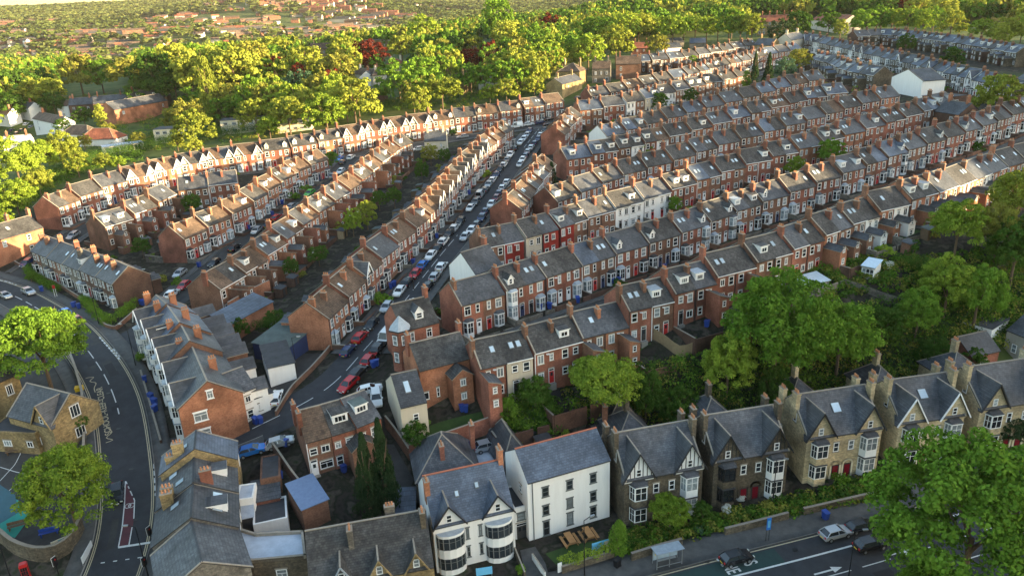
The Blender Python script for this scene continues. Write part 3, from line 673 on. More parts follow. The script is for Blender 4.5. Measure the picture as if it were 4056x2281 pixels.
def poly_ground(name,px,mt,dz,kind='structure',world=False,label=None):
    """filled flat patch draped over the ground"""
    P=px if world else W(px); bm=bmesh.new(); vs=[bm.verts.new((x,y,0)) for x,y in P]; f=bm.faces.new(vs)
    bmesh.ops.triangulate(bm,faces=[f])
    for _ in range(4):
        es=[e for e in bm.edges if e.calc_length()>2.5]
        if not es: break
        bmesh.ops.subdivide_edges(bm,edges=es,cuts=1,use_grid_fill=False); bmesh.ops.triangulate(bm,faces=bm.faces[:])
    for v in bm.verts: v.co.z=gz(v.co.x,v.co.y)+dz
    for f in bm.faces:
        if f.normal.z<0: f.normal_flip()
    me=bpy.data.meshes.new(name); bm.to_mesh(me); bm.free(); me.materials.append(MATS[mt]); o=link(name,me); tag(o,label,kind=kind); return o
bend=[(-200,1085),(0,1150),(62,1175),(108,1199),(200,1255),(287,1316),(348,1388),(409,1476),(450,1560),(475,1640),(490,1740),(500,1860),(510,1980),(500,2110),(455,2260),(380,2420),(300,2600)]
PB=road('bend',bend,7.6,.14,(2.6,2.3))
steep=[(1000,1700),(1130,1640),(1230,1592),(1331,1521),(1388,1455),(1440,1391),(1500,1325),(1583,1222),(1660,1120),(1745,1013),(1855,883),(1902,819),(1956,748),(1990,699),(2051,619),(2099,557),(2135,512)]
PS=road('steep',steep,7.6,.12,(2.0,2.0),trim=(22,6))
sideS=[(1130,1640),(1000,1695),(860,1748),(740,1782),(610,1800)]
road('side',sideS,6.0,.10,(1.6,1.6),trim=(4,6))
narrow=[(600,1265),(742,1145),(839,1066),(927,990),(1020,905),(1157,815),(1232,765),(1339,678),(1390,630),(1440,600)]
road('narrow',narrow,6.2,.11,(1.8,1.8),mt='old_asphalt',trim=(10,4)); poly_ground('road',[(470,1330),(540,1290),(640,1215),(660,1250),(590,1310),(560,1420),(520,1480)],'asphalt',.145)
back=[(-40,1130),(60,1105),(190,1010),(290,930),(380,885),(480,830),(580,780),(640,760),(740,735),(900,690),(1100,665),(1400,615),(1600,585),(1800,552),(2000,520),(2140,500),(2240,478)]
road('back',back,6.2,.105,(1.8,1.8),mt='old_asphalt',trim=(8,0))
main=[(2100,2520),(2500,2420),(2900,2310),(3100,2260),(3500,2150),(3800,2060),(4056,1985),(4400,1880)]
PM=W(main); PM=smoothline(PM); ribbon('road',PM,-4.2,9.5,'asphalt',.10,9); ribbon('pavement',PM,-8.6,-4.32,'pavement',.22,5,kerb=.3); ribbon('kerb',PM,-4.32,-4.2,'kerb_stone',.225,2,kerb=.3)
for nm,off in (('B',10.5),('D',10.5),('F',9.3),('H',12.5)):
    l=[q for q in ROWPTS[nm]]; P=np.array(l); T=np.gradient(P,axis=0); T/=np.linalg.norm(T,axis=1)[:,None]; Nn=np.stack([T[:,1],-T[:,0]],-1); P=P+Nn*off
    ROADS['st'+nm]=road('st'+nm,[tuple(p) for p in P],4.6,.1,(1.3,1.3),mt='old_asphalt',world=True)
poly_ground('road',[(2060,545),(2100,500),(2200,478),(2190,505),(2150,520),(2120,580)],'asphalt',.13)
# markings
line_mark(PB[:int(len(PB)*.72)],0.,.16,.155,(4,2)); 
line_mark(PB,-3.5,.13,.155,None,'line_yellow'); line_mark(PB,-3.25,.13,.155,None,'line_yellow')
cut=int(len(PB)*.42); line_mark(PB[cut:],3.5,.13,.155,None,'line_yellow'); line_mark(PB[cut:],3.25,.13,.155,None,'line_yellow')
line_mark(PS[:int(len(PS)*.42)],0.,.14,.135,(4,2)); line_mark(PS[int(len(PS)*.85):],0.,.14,.135,(4,2))
line_mark(PS[18:52],-3.5,.13,.135,None,'line_yellow'); line_mark(PS[18:52],-3.25,.13,.135,None,'line_yellow')
line_mark(PM,-3.9,.16,.115,None,'line_yellow'); line_mark(PM,-.9,.26,.115); line_mark(PM,2.6,.14,.115,(4,2)); line_mark(PM,5.8,.14,.115,(4,2))
ribbon('bus_lane',PM[:int(len(PM)*.42)],-3.6,-1.05,'bus_lane_green',.108,3)
poly_ground('cycle_lane',[(498,1906),(534,1982),(531,2058),(524,2110),(512,2163),(472,2168),(480,2110),(488,2060),(494,1990)],'cycle_red',.150)
def strip(px,w,mt='line_white',dz=.158,dash=None): line_mark(smoothline(W(px),.5,1),0,w,dz,dash,mt)
strip([(498,1908),(494,2000),(485,2090),(470,2170)],.15); strip([(500,1910),(534,1984)],.15,dash=(.5,.4)); strip([(534,1984),(531,2056)],.15); strip([(524,2090),(511,2165)],.15)
strip([(470,2170),(600,2150)],.32); strip([(400,2232),(578,2207)],.15,dash=(.3,1.2)); strip([(612,1838),(618,1965)],.3,dash=(.9,.6)); strip([(634,1895),(634,1965)],.3,dash=(.9,.6))
strip([(395,1338),(443,1392),(478,1430)],.3,dash=(.9,.6)); strip([(452,1385),(480,1420)],.3,dash=(.9,.6)); strip([(443,1390),(496,1352)],.14); strip([(0,1112),(30,1118),(70,1132)],.3,dash=(.9,.6)); strip([(28,1118),(68,1098)],.14)
strip([(340,1500),(377,1494),(352,1514),(385,1518),(372,1540),(378,1556)],.14,'line_yellow'); strip([(429,1693),(430,1702),(450,1712),(416,1738),(455,1744),(420,1756)],.14,'line_yellow')
def ground_text(txt,px,heading_px,size,mt='line_white',dz=.17,stretch=1.6,name='road_lettering'):
    cu=bpy.data.curves.new(name,'FONT'); cu.body=txt; cu.size=size; cu.align_x='CENTER'; cu.align_y='CENTER'; cu.offset=.02
    o=bpy.data.objects.new(name,cu); COL.objects.link(o); dg=bpy.context.evaluated_depsgraph_get(); me=bpy.data.meshes.new_from_object(o.evaluated_get(dg)); bpy.data.objects.remove(o)
    a=at(*px); b=at(*heading_px); ang=math.atan2(b[1]-a[1],b[0]-a[0])
    for v in me.vertices:
        x,y=v.co.x,v.co.y*stretch; X=a[0]+x*math.cos(ang)-y*math.sin(ang); Y=a[1]+x*math.sin(ang)+y*math.cos(ang); v.co=(X,Y,gz(X,Y)+dz)
    me.materials.clear(); me.materials.append(MATS[mt]); o=link(name,me); tag(o,kind='structure'); return o
# ---------------------------------------------------------------- trees
def leaves(rs,centers,rad,per,size,squash=1.,jit=.55):
    """leaf cards on clump shells: returns V(4n,3) F(n,4)"""
    n=len(centers)*per; C=np.repeat(np.asarray(centers),per,0); Rr=np.repeat(np.asarray(rad),per)
    d=rs.normal(size=(n,3)); d/=np.linalg.norm(d,axis=1)[:,None]; d[:,2]=np.where(d[:,2]<-.35,-d[:,2],d[:,2])
    p=C+d*(Rr*rs.uniform(.65,1.05,n))[:,None]*np.array([1,1,squash])
    nn=d+rs.normal(size=(n,3))*jit; nn/=np.linalg.norm(nn,axis=1)[:,None]
    t=np.cross(nn,rs.normal(size=(n,3))); t/=np.linalg.norm(t,axis=1)[:,None]+1e-9; b=np.cross(nn,t)
    s=(size*rs.uniform(.6,1.25,n))[:,None]; e=rs.uniform(.55,1.,n)[:,None]
    V=np.stack([p-t*s,p-b*s*e,p+t*s,p+b*s*e],1).reshape(-1,3); F=np.arange(4*n).reshape(-1,4); return V,F
def crown_geo(seed,kind='round',ncl=46,per=34,size=.055):
    """unit crown: radius 1, height 2 about its centre (0,0,0)"""
    rs=np.random.RandomState(seed)
    if kind=='cone':
        z=rs.uniform(-1,1,ncl*2); a=rs.uniform(0,6.28,ncl*2); r=(1-(z+1)/2)**.9*.85*rs.uniform(.6,1,ncl*2)+.03; C=np.stack([r*np.cos(a),r*np.sin(a),z],-1); rad=.10+.16*(1-(z+1)/2); return leaves(rs,C,rad,per//2,size,.7)
    if kind=='column':
        z=rs.uniform(-1,1,ncl); a=rs.uniform(0,6.28,ncl); r=.55*np.sqrt(np.clip(1-(z*.96)**2,0,1))*rs.uniform(.4,1,ncl); C=np.stack([r*np.cos(a)*1.2,r*np.sin(a)*1.2,z],-1); return leaves(rs,C,np.full(ncl,.30),per,size,.5)
    lob=rs.normal(size=(7,3)); lob/=np.linalg.norm(lob,axis=1)[:,None]; la=rs.uniform(-.16,.22,7)
    C=[];Rd=[]
    while len(C)<ncl:
        d=rs.normal(size=3); d/=np.linalg.norm(d)
        if d[2]<-.55: continue
        k=1+sum(a*max(0,float(d@l))**3 for a,l in zip(la,lob)); rr=rs.uniform(.66,.95) if rs.rand()<.8 else rs.uniform(.25,.6)
        c=d*rr*k; 
        if kind=='dome': c[2]=c[2]*.8+.05
        if kind=='ragged': c*=rs.uniform(.75,1.15)
        C.append(c); Rd.append(rs.uniform(.11,.22) if kind!='ragged' else rs.uniform(.12,.22))
    return leaves(rs,C,Rd,per,size,.85)
def trunk_mb(r,h,spread,seed,n=7):
    rs=random.Random(seed); b=MB(); b.cyl(0,0,-.6,h*.55,r,r*.7,'bark',n)
    for k in range(5):
        a=rs.uniform(0,6.28); q=rs.uniform(.45,.8); b.cyl(0,0,h*.5*rs.uniform(.8,1.05),h*q+h*.35,r*.45,r*.12,'bark',5,True,spread*.55*math.cos(a),spread*.55*math.sin(a))
    return b
KINDS=['round','round','dome','ragged','round','dome','column','cone']
PROTO={}
def crown_mesh(kind,var,q,leaf):
    key=(kind,var,q,leaf)
    if key not in PROTO:
        ncl,per,size={0:(26,14,.13),1:(44,24,.085),2:(100,52,.052),3:(210,150,.027),4:(150,95,.036)}[q]
        V,F=crown_geo(hash((kind,var,q))%9999 if False else var*17+q+len(kind)*101,kind,ncl,per,size); PROTO[key]=npmesh('crown',V,F,leaf)
    return PROTO[key]
def tree(px=None,loc=None,h=14.,r=5.,kind='round',leaf='leaf_green',q=1,var=None,name='tree',trunk=.0,low=.18):
    """h total height, r crown radius, low = height share of bare stem"""
    if loc is None: loc=at(*px)
    var=R0.randrange(4) if var is None else var
    root=link(name,None,(loc[0],loc[1],loc[2]),R0.uniform(0,6.28)); ch=h*(1-low)/2
    c=link('crown',crown_mesh(kind,var,q,leaf),(0,0,h-ch),0,root,(r,r,ch))
    t=link('trunk',getmesh(('trunk',round(r),round(h),var),lambda:trunk_mb(max(.12,h*.022),h*.8,r,var)),(0,0,0),0,root)
    return root
TREES=[]
LEAFN={'leaf_green':'green','leaf_lime':'bright lime green','leaf_yellow':'golden yellow-green','leaf_dark':'dark green','leaf_olive':'bronze-olive','leaf_copper':'copper-red','leaf_blue':'blue-green','leaf_conifer':'dark evergreen','leaf_pink':'blossoming','leaf_white':'white-flowering'}
KN={'round':'rounded','dome':'broad domed','ragged':'loose ragged','column':'tall columnar','cone':'conical'}
def T(cx,cy,rpx,hm,kind,leaf,q=1,where='',low=.18,label=None,name=None,catg='tree',var=None,asp=None):
    """crown centre and radius in photo pixels, height in metres; the stem stands where it would"""
    # find ground spot so that the crown centre projects to (cx,cy)
    zc=hm*(1+low)/2 if low<.9 else hm*.5
    X,Y,Z=at(cx,cy,zc); D=proj(X,Y,Z+zc)[2]; r=rpx*D/FPX
    if kind not in('cone','column') and hm<(1.5 if kind=='dome' else 1.9)*r/(1-low):
        hm=(1.5 if kind=='dome' else 1.9)*r/(1-low); zc=hm*(1+low)/2; X,Y,Z=at(cx,cy,zc); D=proj(X,Y,Z+zc)[2]; r=rpx*D/FPX
    t=tree(loc=(X,Y,gz(X,Y)),h=hm,r=r,kind=kind,leaf=leaf,q=q,name=name or {'cone':'conifer','column':'poplar'}.get(kind,'tree'),low=low,var=var)
    TREES.append([cx,t,label,where,kind,leaf,catg]); return t
WD='wood behind the long terrace'
# big trees of the foreground
T(150,1350,158,12,'round','leaf_green',3,label='large bushy bright green tree at the left edge beside the road bend')
T(255,1920,165,11.5,'round','leaf_lime',3,label='large yellow-green tree over the playground at bottom left')
T(3862,2065,325,15,'round','leaf_green',3,label='huge bright green tree overhanging the main road at bottom right',low=.1)
T(3690,2330,120,7,'round','leaf_green',3,label='lower green crown on the bottom edge under the huge tree at right',low=.1)
T(2395,1510,150,11,'dome','leaf_lime',3,label='round lime green tree with a visible bare stem behind the three-storey white block',low=.34)
T(3080,1290,215,17,'round','leaf_green',3,label='very large bright green tree hiding the garden ends of the lowest terrace')
T(3330,1330,150,14,'round','leaf_green',4,label='dense green tree right behind the very large one, over the ivy bank')
T(2885,1450,105,11,'round','leaf_lime',4,label='fresh light green tree at the left foot of the very large tree',low=.1)
T(1450,1880,70,13,'cone','leaf_conifer',4,label='left of two dark conifers beside the brown brick houses',low=.05)
T(1515,1850,72,15,'cone','leaf_conifer',4,label='right and taller of two dark conifers beside the brown brick houses',low=.05)
T(2655,2025,82,6.0,'dome','leaf_lime',4,label='bright lime tree in the front garden of the first stone villa',low=.12)
T(2785,2030,42,4.0,'round','leaf_dark',2,label='clipped dark round tree right of the lime tree at the first stone villa',low=.05)
T(2450,2135,48,5.2,'column','leaf_green',2,label='narrow green garden tree between the picnic lawn and the first stone villa',low=.05)
T(318,1668,33,4.2,'round','leaf_dark',2,label='small round dark tree on the pavement by the school',low=.3)
T(3760,1120,110,11,'round','leaf_lime',4,label='tall yellow-green tree above the garden wall at the right')
T(3880,1160,100,13,'round','leaf_green',4,label='green tree right of the tall yellow-green one on the bank')
T(3640,1240,90,10,'round','leaf_green',4,label='green tree low on the bank below the white-blossomed garden')
T(3500,1280,80,8,'ragged','leaf_dark',4,label='dark ivy-hung tree on the bank right of the very large tree')
T(3800,890,105,11,'ragged','leaf_lime',4,label='sunlit tree right of the last outrigger houses')
T(3960,900,85,11,'ragged','leaf_olive',4,label='olive tree between the sunlit tree and the right edge')
T(4040,770,105,14,'round','leaf_yellow',4,label='large sunlit yellow-green tree on the right edge')
T(4030,980,110,13,'round','leaf_dark',4,label='large dark green tree on the right edge below the sunlit one')
T(3960,375,88,11,'round','leaf_yellow',2,label='big round tree behind the white gable at the far right')
# backyard trees of the rows
for cx,cy,rp,hm,kd,lf,lb in [(2445,580,30,6,'round','leaf_green','small dark green tree left of two in front of the fifth terrace'),(2538,590,45,6,'round','leaf_lime','light green tree right of two in front of the fifth terrace'),
 (2185,690,34,7,'cone','leaf_conifer','dark conifer beside the blank cream gable'),(2282,855,24,5,'ragged','leaf_dark','small dark tree in front of the fourth terrace'),(2673,810,30,5,'round','leaf_green','small green tree beside the two tall white houses'),
 (3290,600,55,8,'round','leaf_green','rounded green tree behind the gabled house of the second terrace'),(3150,662,42,6,'round','leaf_lime','low round light green tree left of the rounded one behind the second terrace'),
 (2738,240,24,6,'round','leaf_green','round green tree in the gardens below the far dark terrace'),(2610,380+20,38,7,'round','leaf_dark','dark tree before the white house of the seventh terrace'),(2735,385,32,7,'round','leaf_dark','dark bush-like tree right of the white house of the seventh terrace'),
 (2990,285,24,16,'cone','leaf_conifer','left of the pair of tall dark firs'),(3045,285,30,15,'cone','leaf_conifer','right of the pair of tall dark firs'),(2958,325,24,9,'column','leaf_green','slim green tree left of the dark firs'),(3165,240,52,10,'round','leaf_olive','spreading tree right of the tall dark firs'),(3110,275,45,6,'round','leaf_blue','grey-green low tree at the foot of the tall dark firs'),
 (3590,175,38,6,'round','leaf_dark','low dark tree between the far top terraces'),(3780,230,45,7,'ragged','leaf_dark','ragged dark tree between the far top terraces'),(3300,370,40,6,'ragged','leaf_olive','olive hedge-like tree behind the sixth terrace'),
 (1450,845,45,8,'round','leaf_yellow','golden-topped tree in the gardens behind the winged terrace'),(1395,880,38,7,'ragged','leaf_lime','feathery light green tree in the gardens behind the winged terrace'),(1500,790,32,6,'round','leaf_dark','dark round tree among the sheds behind the winged terrace'),(1560,780,32,6,'round','leaf_dark','second dark round tree among the sheds behind the winged terrace'),
 (1705,610,40,7,'round','leaf_olive','pink-tinged tree below the cream block house'),(1760,618,28,6,'round','leaf_dark','dark bush right of the pink-tinged tree'),(1670,680,30,7,'round','leaf_dark','dark tree at the top of the gardens behind the winged terrace'),(1310,630,30,6,'round','leaf_green','round tree at the head of the narrow back street'),
 (760,805,42,5,'round','leaf_dark','dark garden shrub below the small dark-roofed terrace'),(1260,1010,40,5,'ragged','leaf_dark','dark bushy tree in a backyard of the winged terrace'),(1150,1060,34,5,'round','leaf_dark','low dark tree beside the lowest brick wing'),(945,1300,38,4.5,'round','leaf_dark','green shrub tree beside the lone brick wall'),(1090,1270,50,5,'round','leaf_dark','dark round yard tree under the last house of the central street'),
 (1645,1720,58,5,'round','leaf_dark','round dark bush tree right of the white rendered house'),(2120,1560,70,6,'ragged','leaf_dark','dark tangle of shrubs left of the round lime tree'),(2010,1630,45,5,'ragged','leaf_green','light green shrub at the end of the walled lawn'),(2560,1560,75,9,'ragged','leaf_dark','dark tree right of the round lime tree'),
 (560,980,40,3.5,'ragged','leaf_dark','scrubby bush in the yards behind the corner terrace'),(120,1095,20,3,'round','leaf_green','green garden bush at the left end of the corner terrace'),(830,635+0,24,4,'round','leaf_dark','bush by the end of the cream gable'),
 (3460,1560,60,6,'ragged','leaf_blue','grey-green garden tree behind the third villa'),(3700,1400,70,6,'round','leaf_dark','dark shrub mass in the villa back gardens'),(3860,1430,50,5,'round','leaf_dark','rounded dark shrub beside the brick coach house'),(3070,1560,70,7,'round','leaf_dark','dark tree under the very large tree, behind the second villa'),(2680,1620,80,8,'round','leaf_dark','dark tree behind the first villa'),(4010,1700,60,5,'round','leaf_conifer','dark clipped tree in front of the last villa')]:
    if rp: T(cx,cy,rp,hm,kd,lf,2 if rp<60 else 4,label=lb,low=.08)
# sunlit trees at the left edge and along the foot of the wood
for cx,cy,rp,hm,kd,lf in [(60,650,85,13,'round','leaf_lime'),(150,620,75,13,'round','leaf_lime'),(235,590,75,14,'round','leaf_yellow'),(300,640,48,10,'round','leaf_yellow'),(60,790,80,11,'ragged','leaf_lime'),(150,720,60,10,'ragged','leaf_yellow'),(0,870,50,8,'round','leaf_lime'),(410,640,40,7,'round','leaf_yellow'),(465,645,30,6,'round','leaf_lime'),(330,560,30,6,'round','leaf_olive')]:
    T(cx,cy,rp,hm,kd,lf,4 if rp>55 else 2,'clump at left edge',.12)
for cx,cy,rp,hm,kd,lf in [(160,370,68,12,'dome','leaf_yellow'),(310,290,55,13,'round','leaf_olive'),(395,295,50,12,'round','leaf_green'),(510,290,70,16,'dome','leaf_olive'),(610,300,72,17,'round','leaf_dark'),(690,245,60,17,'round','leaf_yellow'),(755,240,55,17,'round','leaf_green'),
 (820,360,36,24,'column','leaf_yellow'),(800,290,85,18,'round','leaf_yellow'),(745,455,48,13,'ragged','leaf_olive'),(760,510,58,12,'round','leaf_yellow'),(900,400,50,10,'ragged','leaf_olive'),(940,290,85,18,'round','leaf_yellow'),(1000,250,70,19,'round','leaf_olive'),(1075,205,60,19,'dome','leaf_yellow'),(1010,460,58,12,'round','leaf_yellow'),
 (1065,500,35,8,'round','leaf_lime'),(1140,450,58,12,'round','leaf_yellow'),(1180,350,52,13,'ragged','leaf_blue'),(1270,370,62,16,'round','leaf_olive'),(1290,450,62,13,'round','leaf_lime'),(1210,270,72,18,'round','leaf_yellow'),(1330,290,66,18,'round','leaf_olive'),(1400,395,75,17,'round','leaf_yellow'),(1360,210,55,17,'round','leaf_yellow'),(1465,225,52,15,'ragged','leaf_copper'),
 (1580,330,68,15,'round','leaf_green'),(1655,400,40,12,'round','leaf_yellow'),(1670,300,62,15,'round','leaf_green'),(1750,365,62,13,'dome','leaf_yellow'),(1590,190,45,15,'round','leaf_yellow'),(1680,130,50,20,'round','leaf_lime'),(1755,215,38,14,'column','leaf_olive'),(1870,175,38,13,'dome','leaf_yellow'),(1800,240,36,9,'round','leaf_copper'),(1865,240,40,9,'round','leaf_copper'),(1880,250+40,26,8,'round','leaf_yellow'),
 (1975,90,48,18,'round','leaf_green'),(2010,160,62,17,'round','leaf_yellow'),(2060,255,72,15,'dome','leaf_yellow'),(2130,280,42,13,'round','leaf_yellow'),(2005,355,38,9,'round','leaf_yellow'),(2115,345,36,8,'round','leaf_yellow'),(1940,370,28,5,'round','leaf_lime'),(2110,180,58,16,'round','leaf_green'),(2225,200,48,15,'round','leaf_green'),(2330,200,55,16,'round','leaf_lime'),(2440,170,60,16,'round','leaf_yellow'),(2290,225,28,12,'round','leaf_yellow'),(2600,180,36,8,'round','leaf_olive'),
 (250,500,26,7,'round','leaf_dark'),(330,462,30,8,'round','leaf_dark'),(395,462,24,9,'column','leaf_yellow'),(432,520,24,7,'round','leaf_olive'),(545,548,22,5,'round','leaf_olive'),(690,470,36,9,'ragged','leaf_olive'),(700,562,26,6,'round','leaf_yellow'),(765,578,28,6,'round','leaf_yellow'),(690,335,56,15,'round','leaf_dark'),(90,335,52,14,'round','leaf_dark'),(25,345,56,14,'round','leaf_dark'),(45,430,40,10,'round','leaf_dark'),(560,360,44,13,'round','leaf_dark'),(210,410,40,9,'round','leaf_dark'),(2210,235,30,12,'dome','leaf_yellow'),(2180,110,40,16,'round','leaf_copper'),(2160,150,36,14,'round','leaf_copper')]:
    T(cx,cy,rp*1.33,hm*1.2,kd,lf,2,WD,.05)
# the street trees of the ridge at the top centre-right, and the sunlit belt at the top right
rr=random.Random(5)
for k in range(15):
    T(2350+k*45,112-k*1.5+rr.uniform(-12,12),rr.uniform(44,58),18,'round',rr.choice(['leaf_lime','leaf_yellow','leaf_green']),2,'avenue on the hilltop',.2)
for cx,cy,rp,lf in [(2900,95,42,'leaf_yellow'),(2960,115,34,'leaf_yellow'),(3165,100,50,'leaf_dark'),(3090,130,45,'leaf_conifer'),(3285,90,42,'leaf_green'),(3330,115,28,'leaf_yellow'),(3420,85,48,'leaf_green'),(3475,80,46,'leaf_green'),(3535,80,44,'leaf_lime'),(3570,30,36,'leaf_copper'),(3600,80,46,'leaf_lime'),(3660,85,46,'leaf_lime'),(3640,30,48,'leaf_yellow'),(3735,40,50,'leaf_yellow'),(3770,95,50,'leaf_yellow'),(3830,45,26,'leaf_lime'),(3890,120,44,'leaf_lime'),(3990,120,50,'leaf_yellow'),(3970,150,30,'leaf_yellow'),(4050,120,30,'leaf_lime'),(3700,75,40,'leaf_green'),(3500,20,46,'leaf_dark')]:
    T(cx,cy,rp*1.15,14,'column' if cx==3830 else 'round',lf,2,'belt above far terraces',.08)
# woodland fill: every further tree on its own up to about 300, the rest is one mass
YL=[(-400,700),(0,540),(120,470),(230,330),(560,330),(700,440),(900,500),(1240,505),(1500,468),(1800,428),(2000,396),(2140,370),(2180,300),(2330,235),(2460,190),(2700,150),(3000,95),(3330,85),(3600,80),(3900,95),(4400,140)]
def ylim(x):
    for a,b in zip(YL,YL[1:]):
        if x<=b[0]: return a[1]+(b[1]-a[1])*(x-a[0])/(b[0]-a[0])
    return 140
KEEP=[(440,440,670,545),(265,405,440,440),(130,470,240,560),(240,520,350,575),(310,540,455,600),(0,420,120,470),(0,545,110,600),(405,570,575,610),(600,505,745,575),(0,470,110,540),(275,225,480,260),(415,275,470,320),(560,470,860,620),(850,440,1000,600),(1190,130,1330,230),(1430,150,1640,215),(1540,220,1640,290),(1380,260,1550,330),(1450,340,1530,400),(1740,280,1850,400),(1830,160,1890,240),(1900,150,2010,400),(1700,560,1800,600),(2170,240,2540,390),(2330,125,2500,190),(2500,170,2590,215),(2620,140,2860,215),(2800,40,3100,140),(3130,90,3330,190),(1880,110,1960,170),(3210,40,3300,90),(280,170,520,230),(700,250,770,330),(1050,460,1300,500)]
def hidden(x,y,r,py):
    return any(x+r*.6>a and x-r*.6<c and y+r*.5>b and y-r*.9<d and py>d-14 for a,b,c,d in KEEP)
exist=[(t[1].location.x,t[1].location.y) for t in TREES]; cell={}
def okd(X,Y,dm):
    i,j=int(X//12),int(Y//12)
    for a in range(i-2,i+3):
        for b in range(j-2,j+3):
            for (x,y) in cell.get((a,b),()):
                if math.hypot(x-X,y-Y)<dm: return False
    return True
for X,Y in exist: cell.setdefault((int(X//12),int(Y//12)),[]).append((X,Y))
fill=[]; rr=random.Random(21)
for _ in range(110000):
    Y=rr.uniform(120,1250); X=rr.uniform(-.78,.78)*Y
    z=0
    if math.hypot(X,Y)<170: continue
    if not okd(X,Y,7.6 if Y<700 else 10.5): continue
    z=gz(X,Y); px,py,d=proj(X,Y,z)
    if not(-80<px<4140) or py>ylim(px) or py<-170: continue
    r=rr.uniform(5.2,8.6); h=rr.uniform(13,20); cpx,cpy,_d=proj(X,Y,z+h*.6)
    if hidden(cpx,cpy,r*FPX/d,py): continue
    cell.setdefault((int(X//12),int(Y//12)),[]).append((X,Y)); fill.append((d,X,Y,z,r,h,px))
fill.sort(); nlive=max(0,300-len(TREES)); rest=fill[nlive:]; rs_=np.random.RandomState(3)
def leafpick(r,px): 
    return r.choice(['leaf_green','leaf_lime','leaf_yellow','leaf_yellow','leaf_olive','leaf_dark','leaf_green','leaf_lime']+(['leaf_copper'] if r.random()<.3 else []))
for d,X,Y,z,r,h,px in fill[:nlive]:
    lf=leafpick(rr,px); kd=rr.choice(['round','round','dome','ragged','round','cone' if lf=='leaf_dark' else 'round']); t=tree(loc=(X,Y,z),h=h,r=r,kind=kd,leaf=lf,q=2 if d<330 else 1,name='conifer' if kd=='cone' else 'tree',low=.04)
    TREES.append([px,t,None,'wood at upper left' if px<1300 else 'wooded slope at centre' if px<2350 else 'right skyline trees',kd,lf,'tree'])
# distant wood as one mass per tone
def mass(pts,name,leaf,label,cat,q=(28,10,.20)):
    protos=[crown_geo(900+i,'round' if i%3 else 'ragged',q[0],q[1],q[2]) for i in range(5)]; VS=[];FS=[];n=0
    for (X,Y,z,r,h) in pts:
        V,F=protos[rs_.randint(5)]; a=rs_.uniform(0,6.28); c,s=math.cos(a),math.sin(a); R_=np.array([[c,-s,0],[s,c,0],[0,0,1]])
        VS.append(((V@R_.T)*np.array([r,r,h*.48])+np.array([X,Y,z+h*.52])).astype(np.float32)); FS.append(F+n); n+=len(V)
    if not VS: return
    o=link(name,npmesh(name,np.concatenate(VS),np.concatenate(FS),leaf)); tag(o,label,cat,None,'stuff')
A_,B_,C_,D_=[],[],[],[]
for d,X,Y,z,r,h,px in rest: (A_ if (k:=rr.random())<.42 else B_ if k<.66 else C_ if k<.86 else D_).append((X,Y,z,r,h))
mass(A_,'distant_trees','leaf_green','farther crowns of the wood, mid green, running back to the skyline','wood')
mass(B_,'distant_trees','leaf_yellow','farther golden yellow-green crowns of the wood','wood')
mass(C_,'distant_trees','leaf_dark','farther dark green crowns of the wood','wood')
mass(D_,'distant_trees','leaf_olive','farther bronze and olive crowns of the wood','wood')
# far valley woods
FARH=[]; pts=[]; pts2=[]
for _ in range(60000):
    R_=1150+ (rr.random()**.75)*3600; a=rr.uniform(-.72,.74); X,Y=R_*math.sin(a),R_*math.cos(a)
    dens=.5+.5*math.sin(X/170+2*math.sin(Y/260))*math.sin(Y/210+X/400)
    town=(a<-.12 and 1300<R_<2700 and dens<.70)
    if town and rr.random()<.80: continue
    if math.sin(X/150+3*math.sin(Y/330))*math.sin(Y/120+X/260)>.62: continue
    z=gz(X,Y); px,py,d=proj(X,Y,z)
    if not(-60<px<4120) or py<-120: continue
    (pts if rr.random()<.80-.75*(math.sin(X/330+1.7)*math.sin(Y/290+X/700)>.15) else pts2).append((X,Y,z,rr.uniform(7,12)*(1+R_/5000),rr.uniform(12,18)))
mass(pts[:17000],'valley_woods','leaf_far','woods on the far side of the valley below the skyline','wood',(8,5,.46)); mass(pts2[:11000],'valley_woods','leaf_far_dark','darker green woods on the far side of the valley','wood',(8,5,.46))
# labels
grp={}
for cx,t,label,where,kd,lf,cg in TREES:
    if label: tag(t,label,cg)
    else: tag(t,None,cg,'trees '+where); grp.setdefault(where,[]).append((cx,t,'%s %s tree'%(KN[kd],LEAFN[lf]),where))
for wh,L_ in grp.items(): finish_labels([x[1:] for x in sorted(L_,key=lambda x:x[0])])
print('trees',len(TREES),'far',len(rest),len(pts),len(pts2))
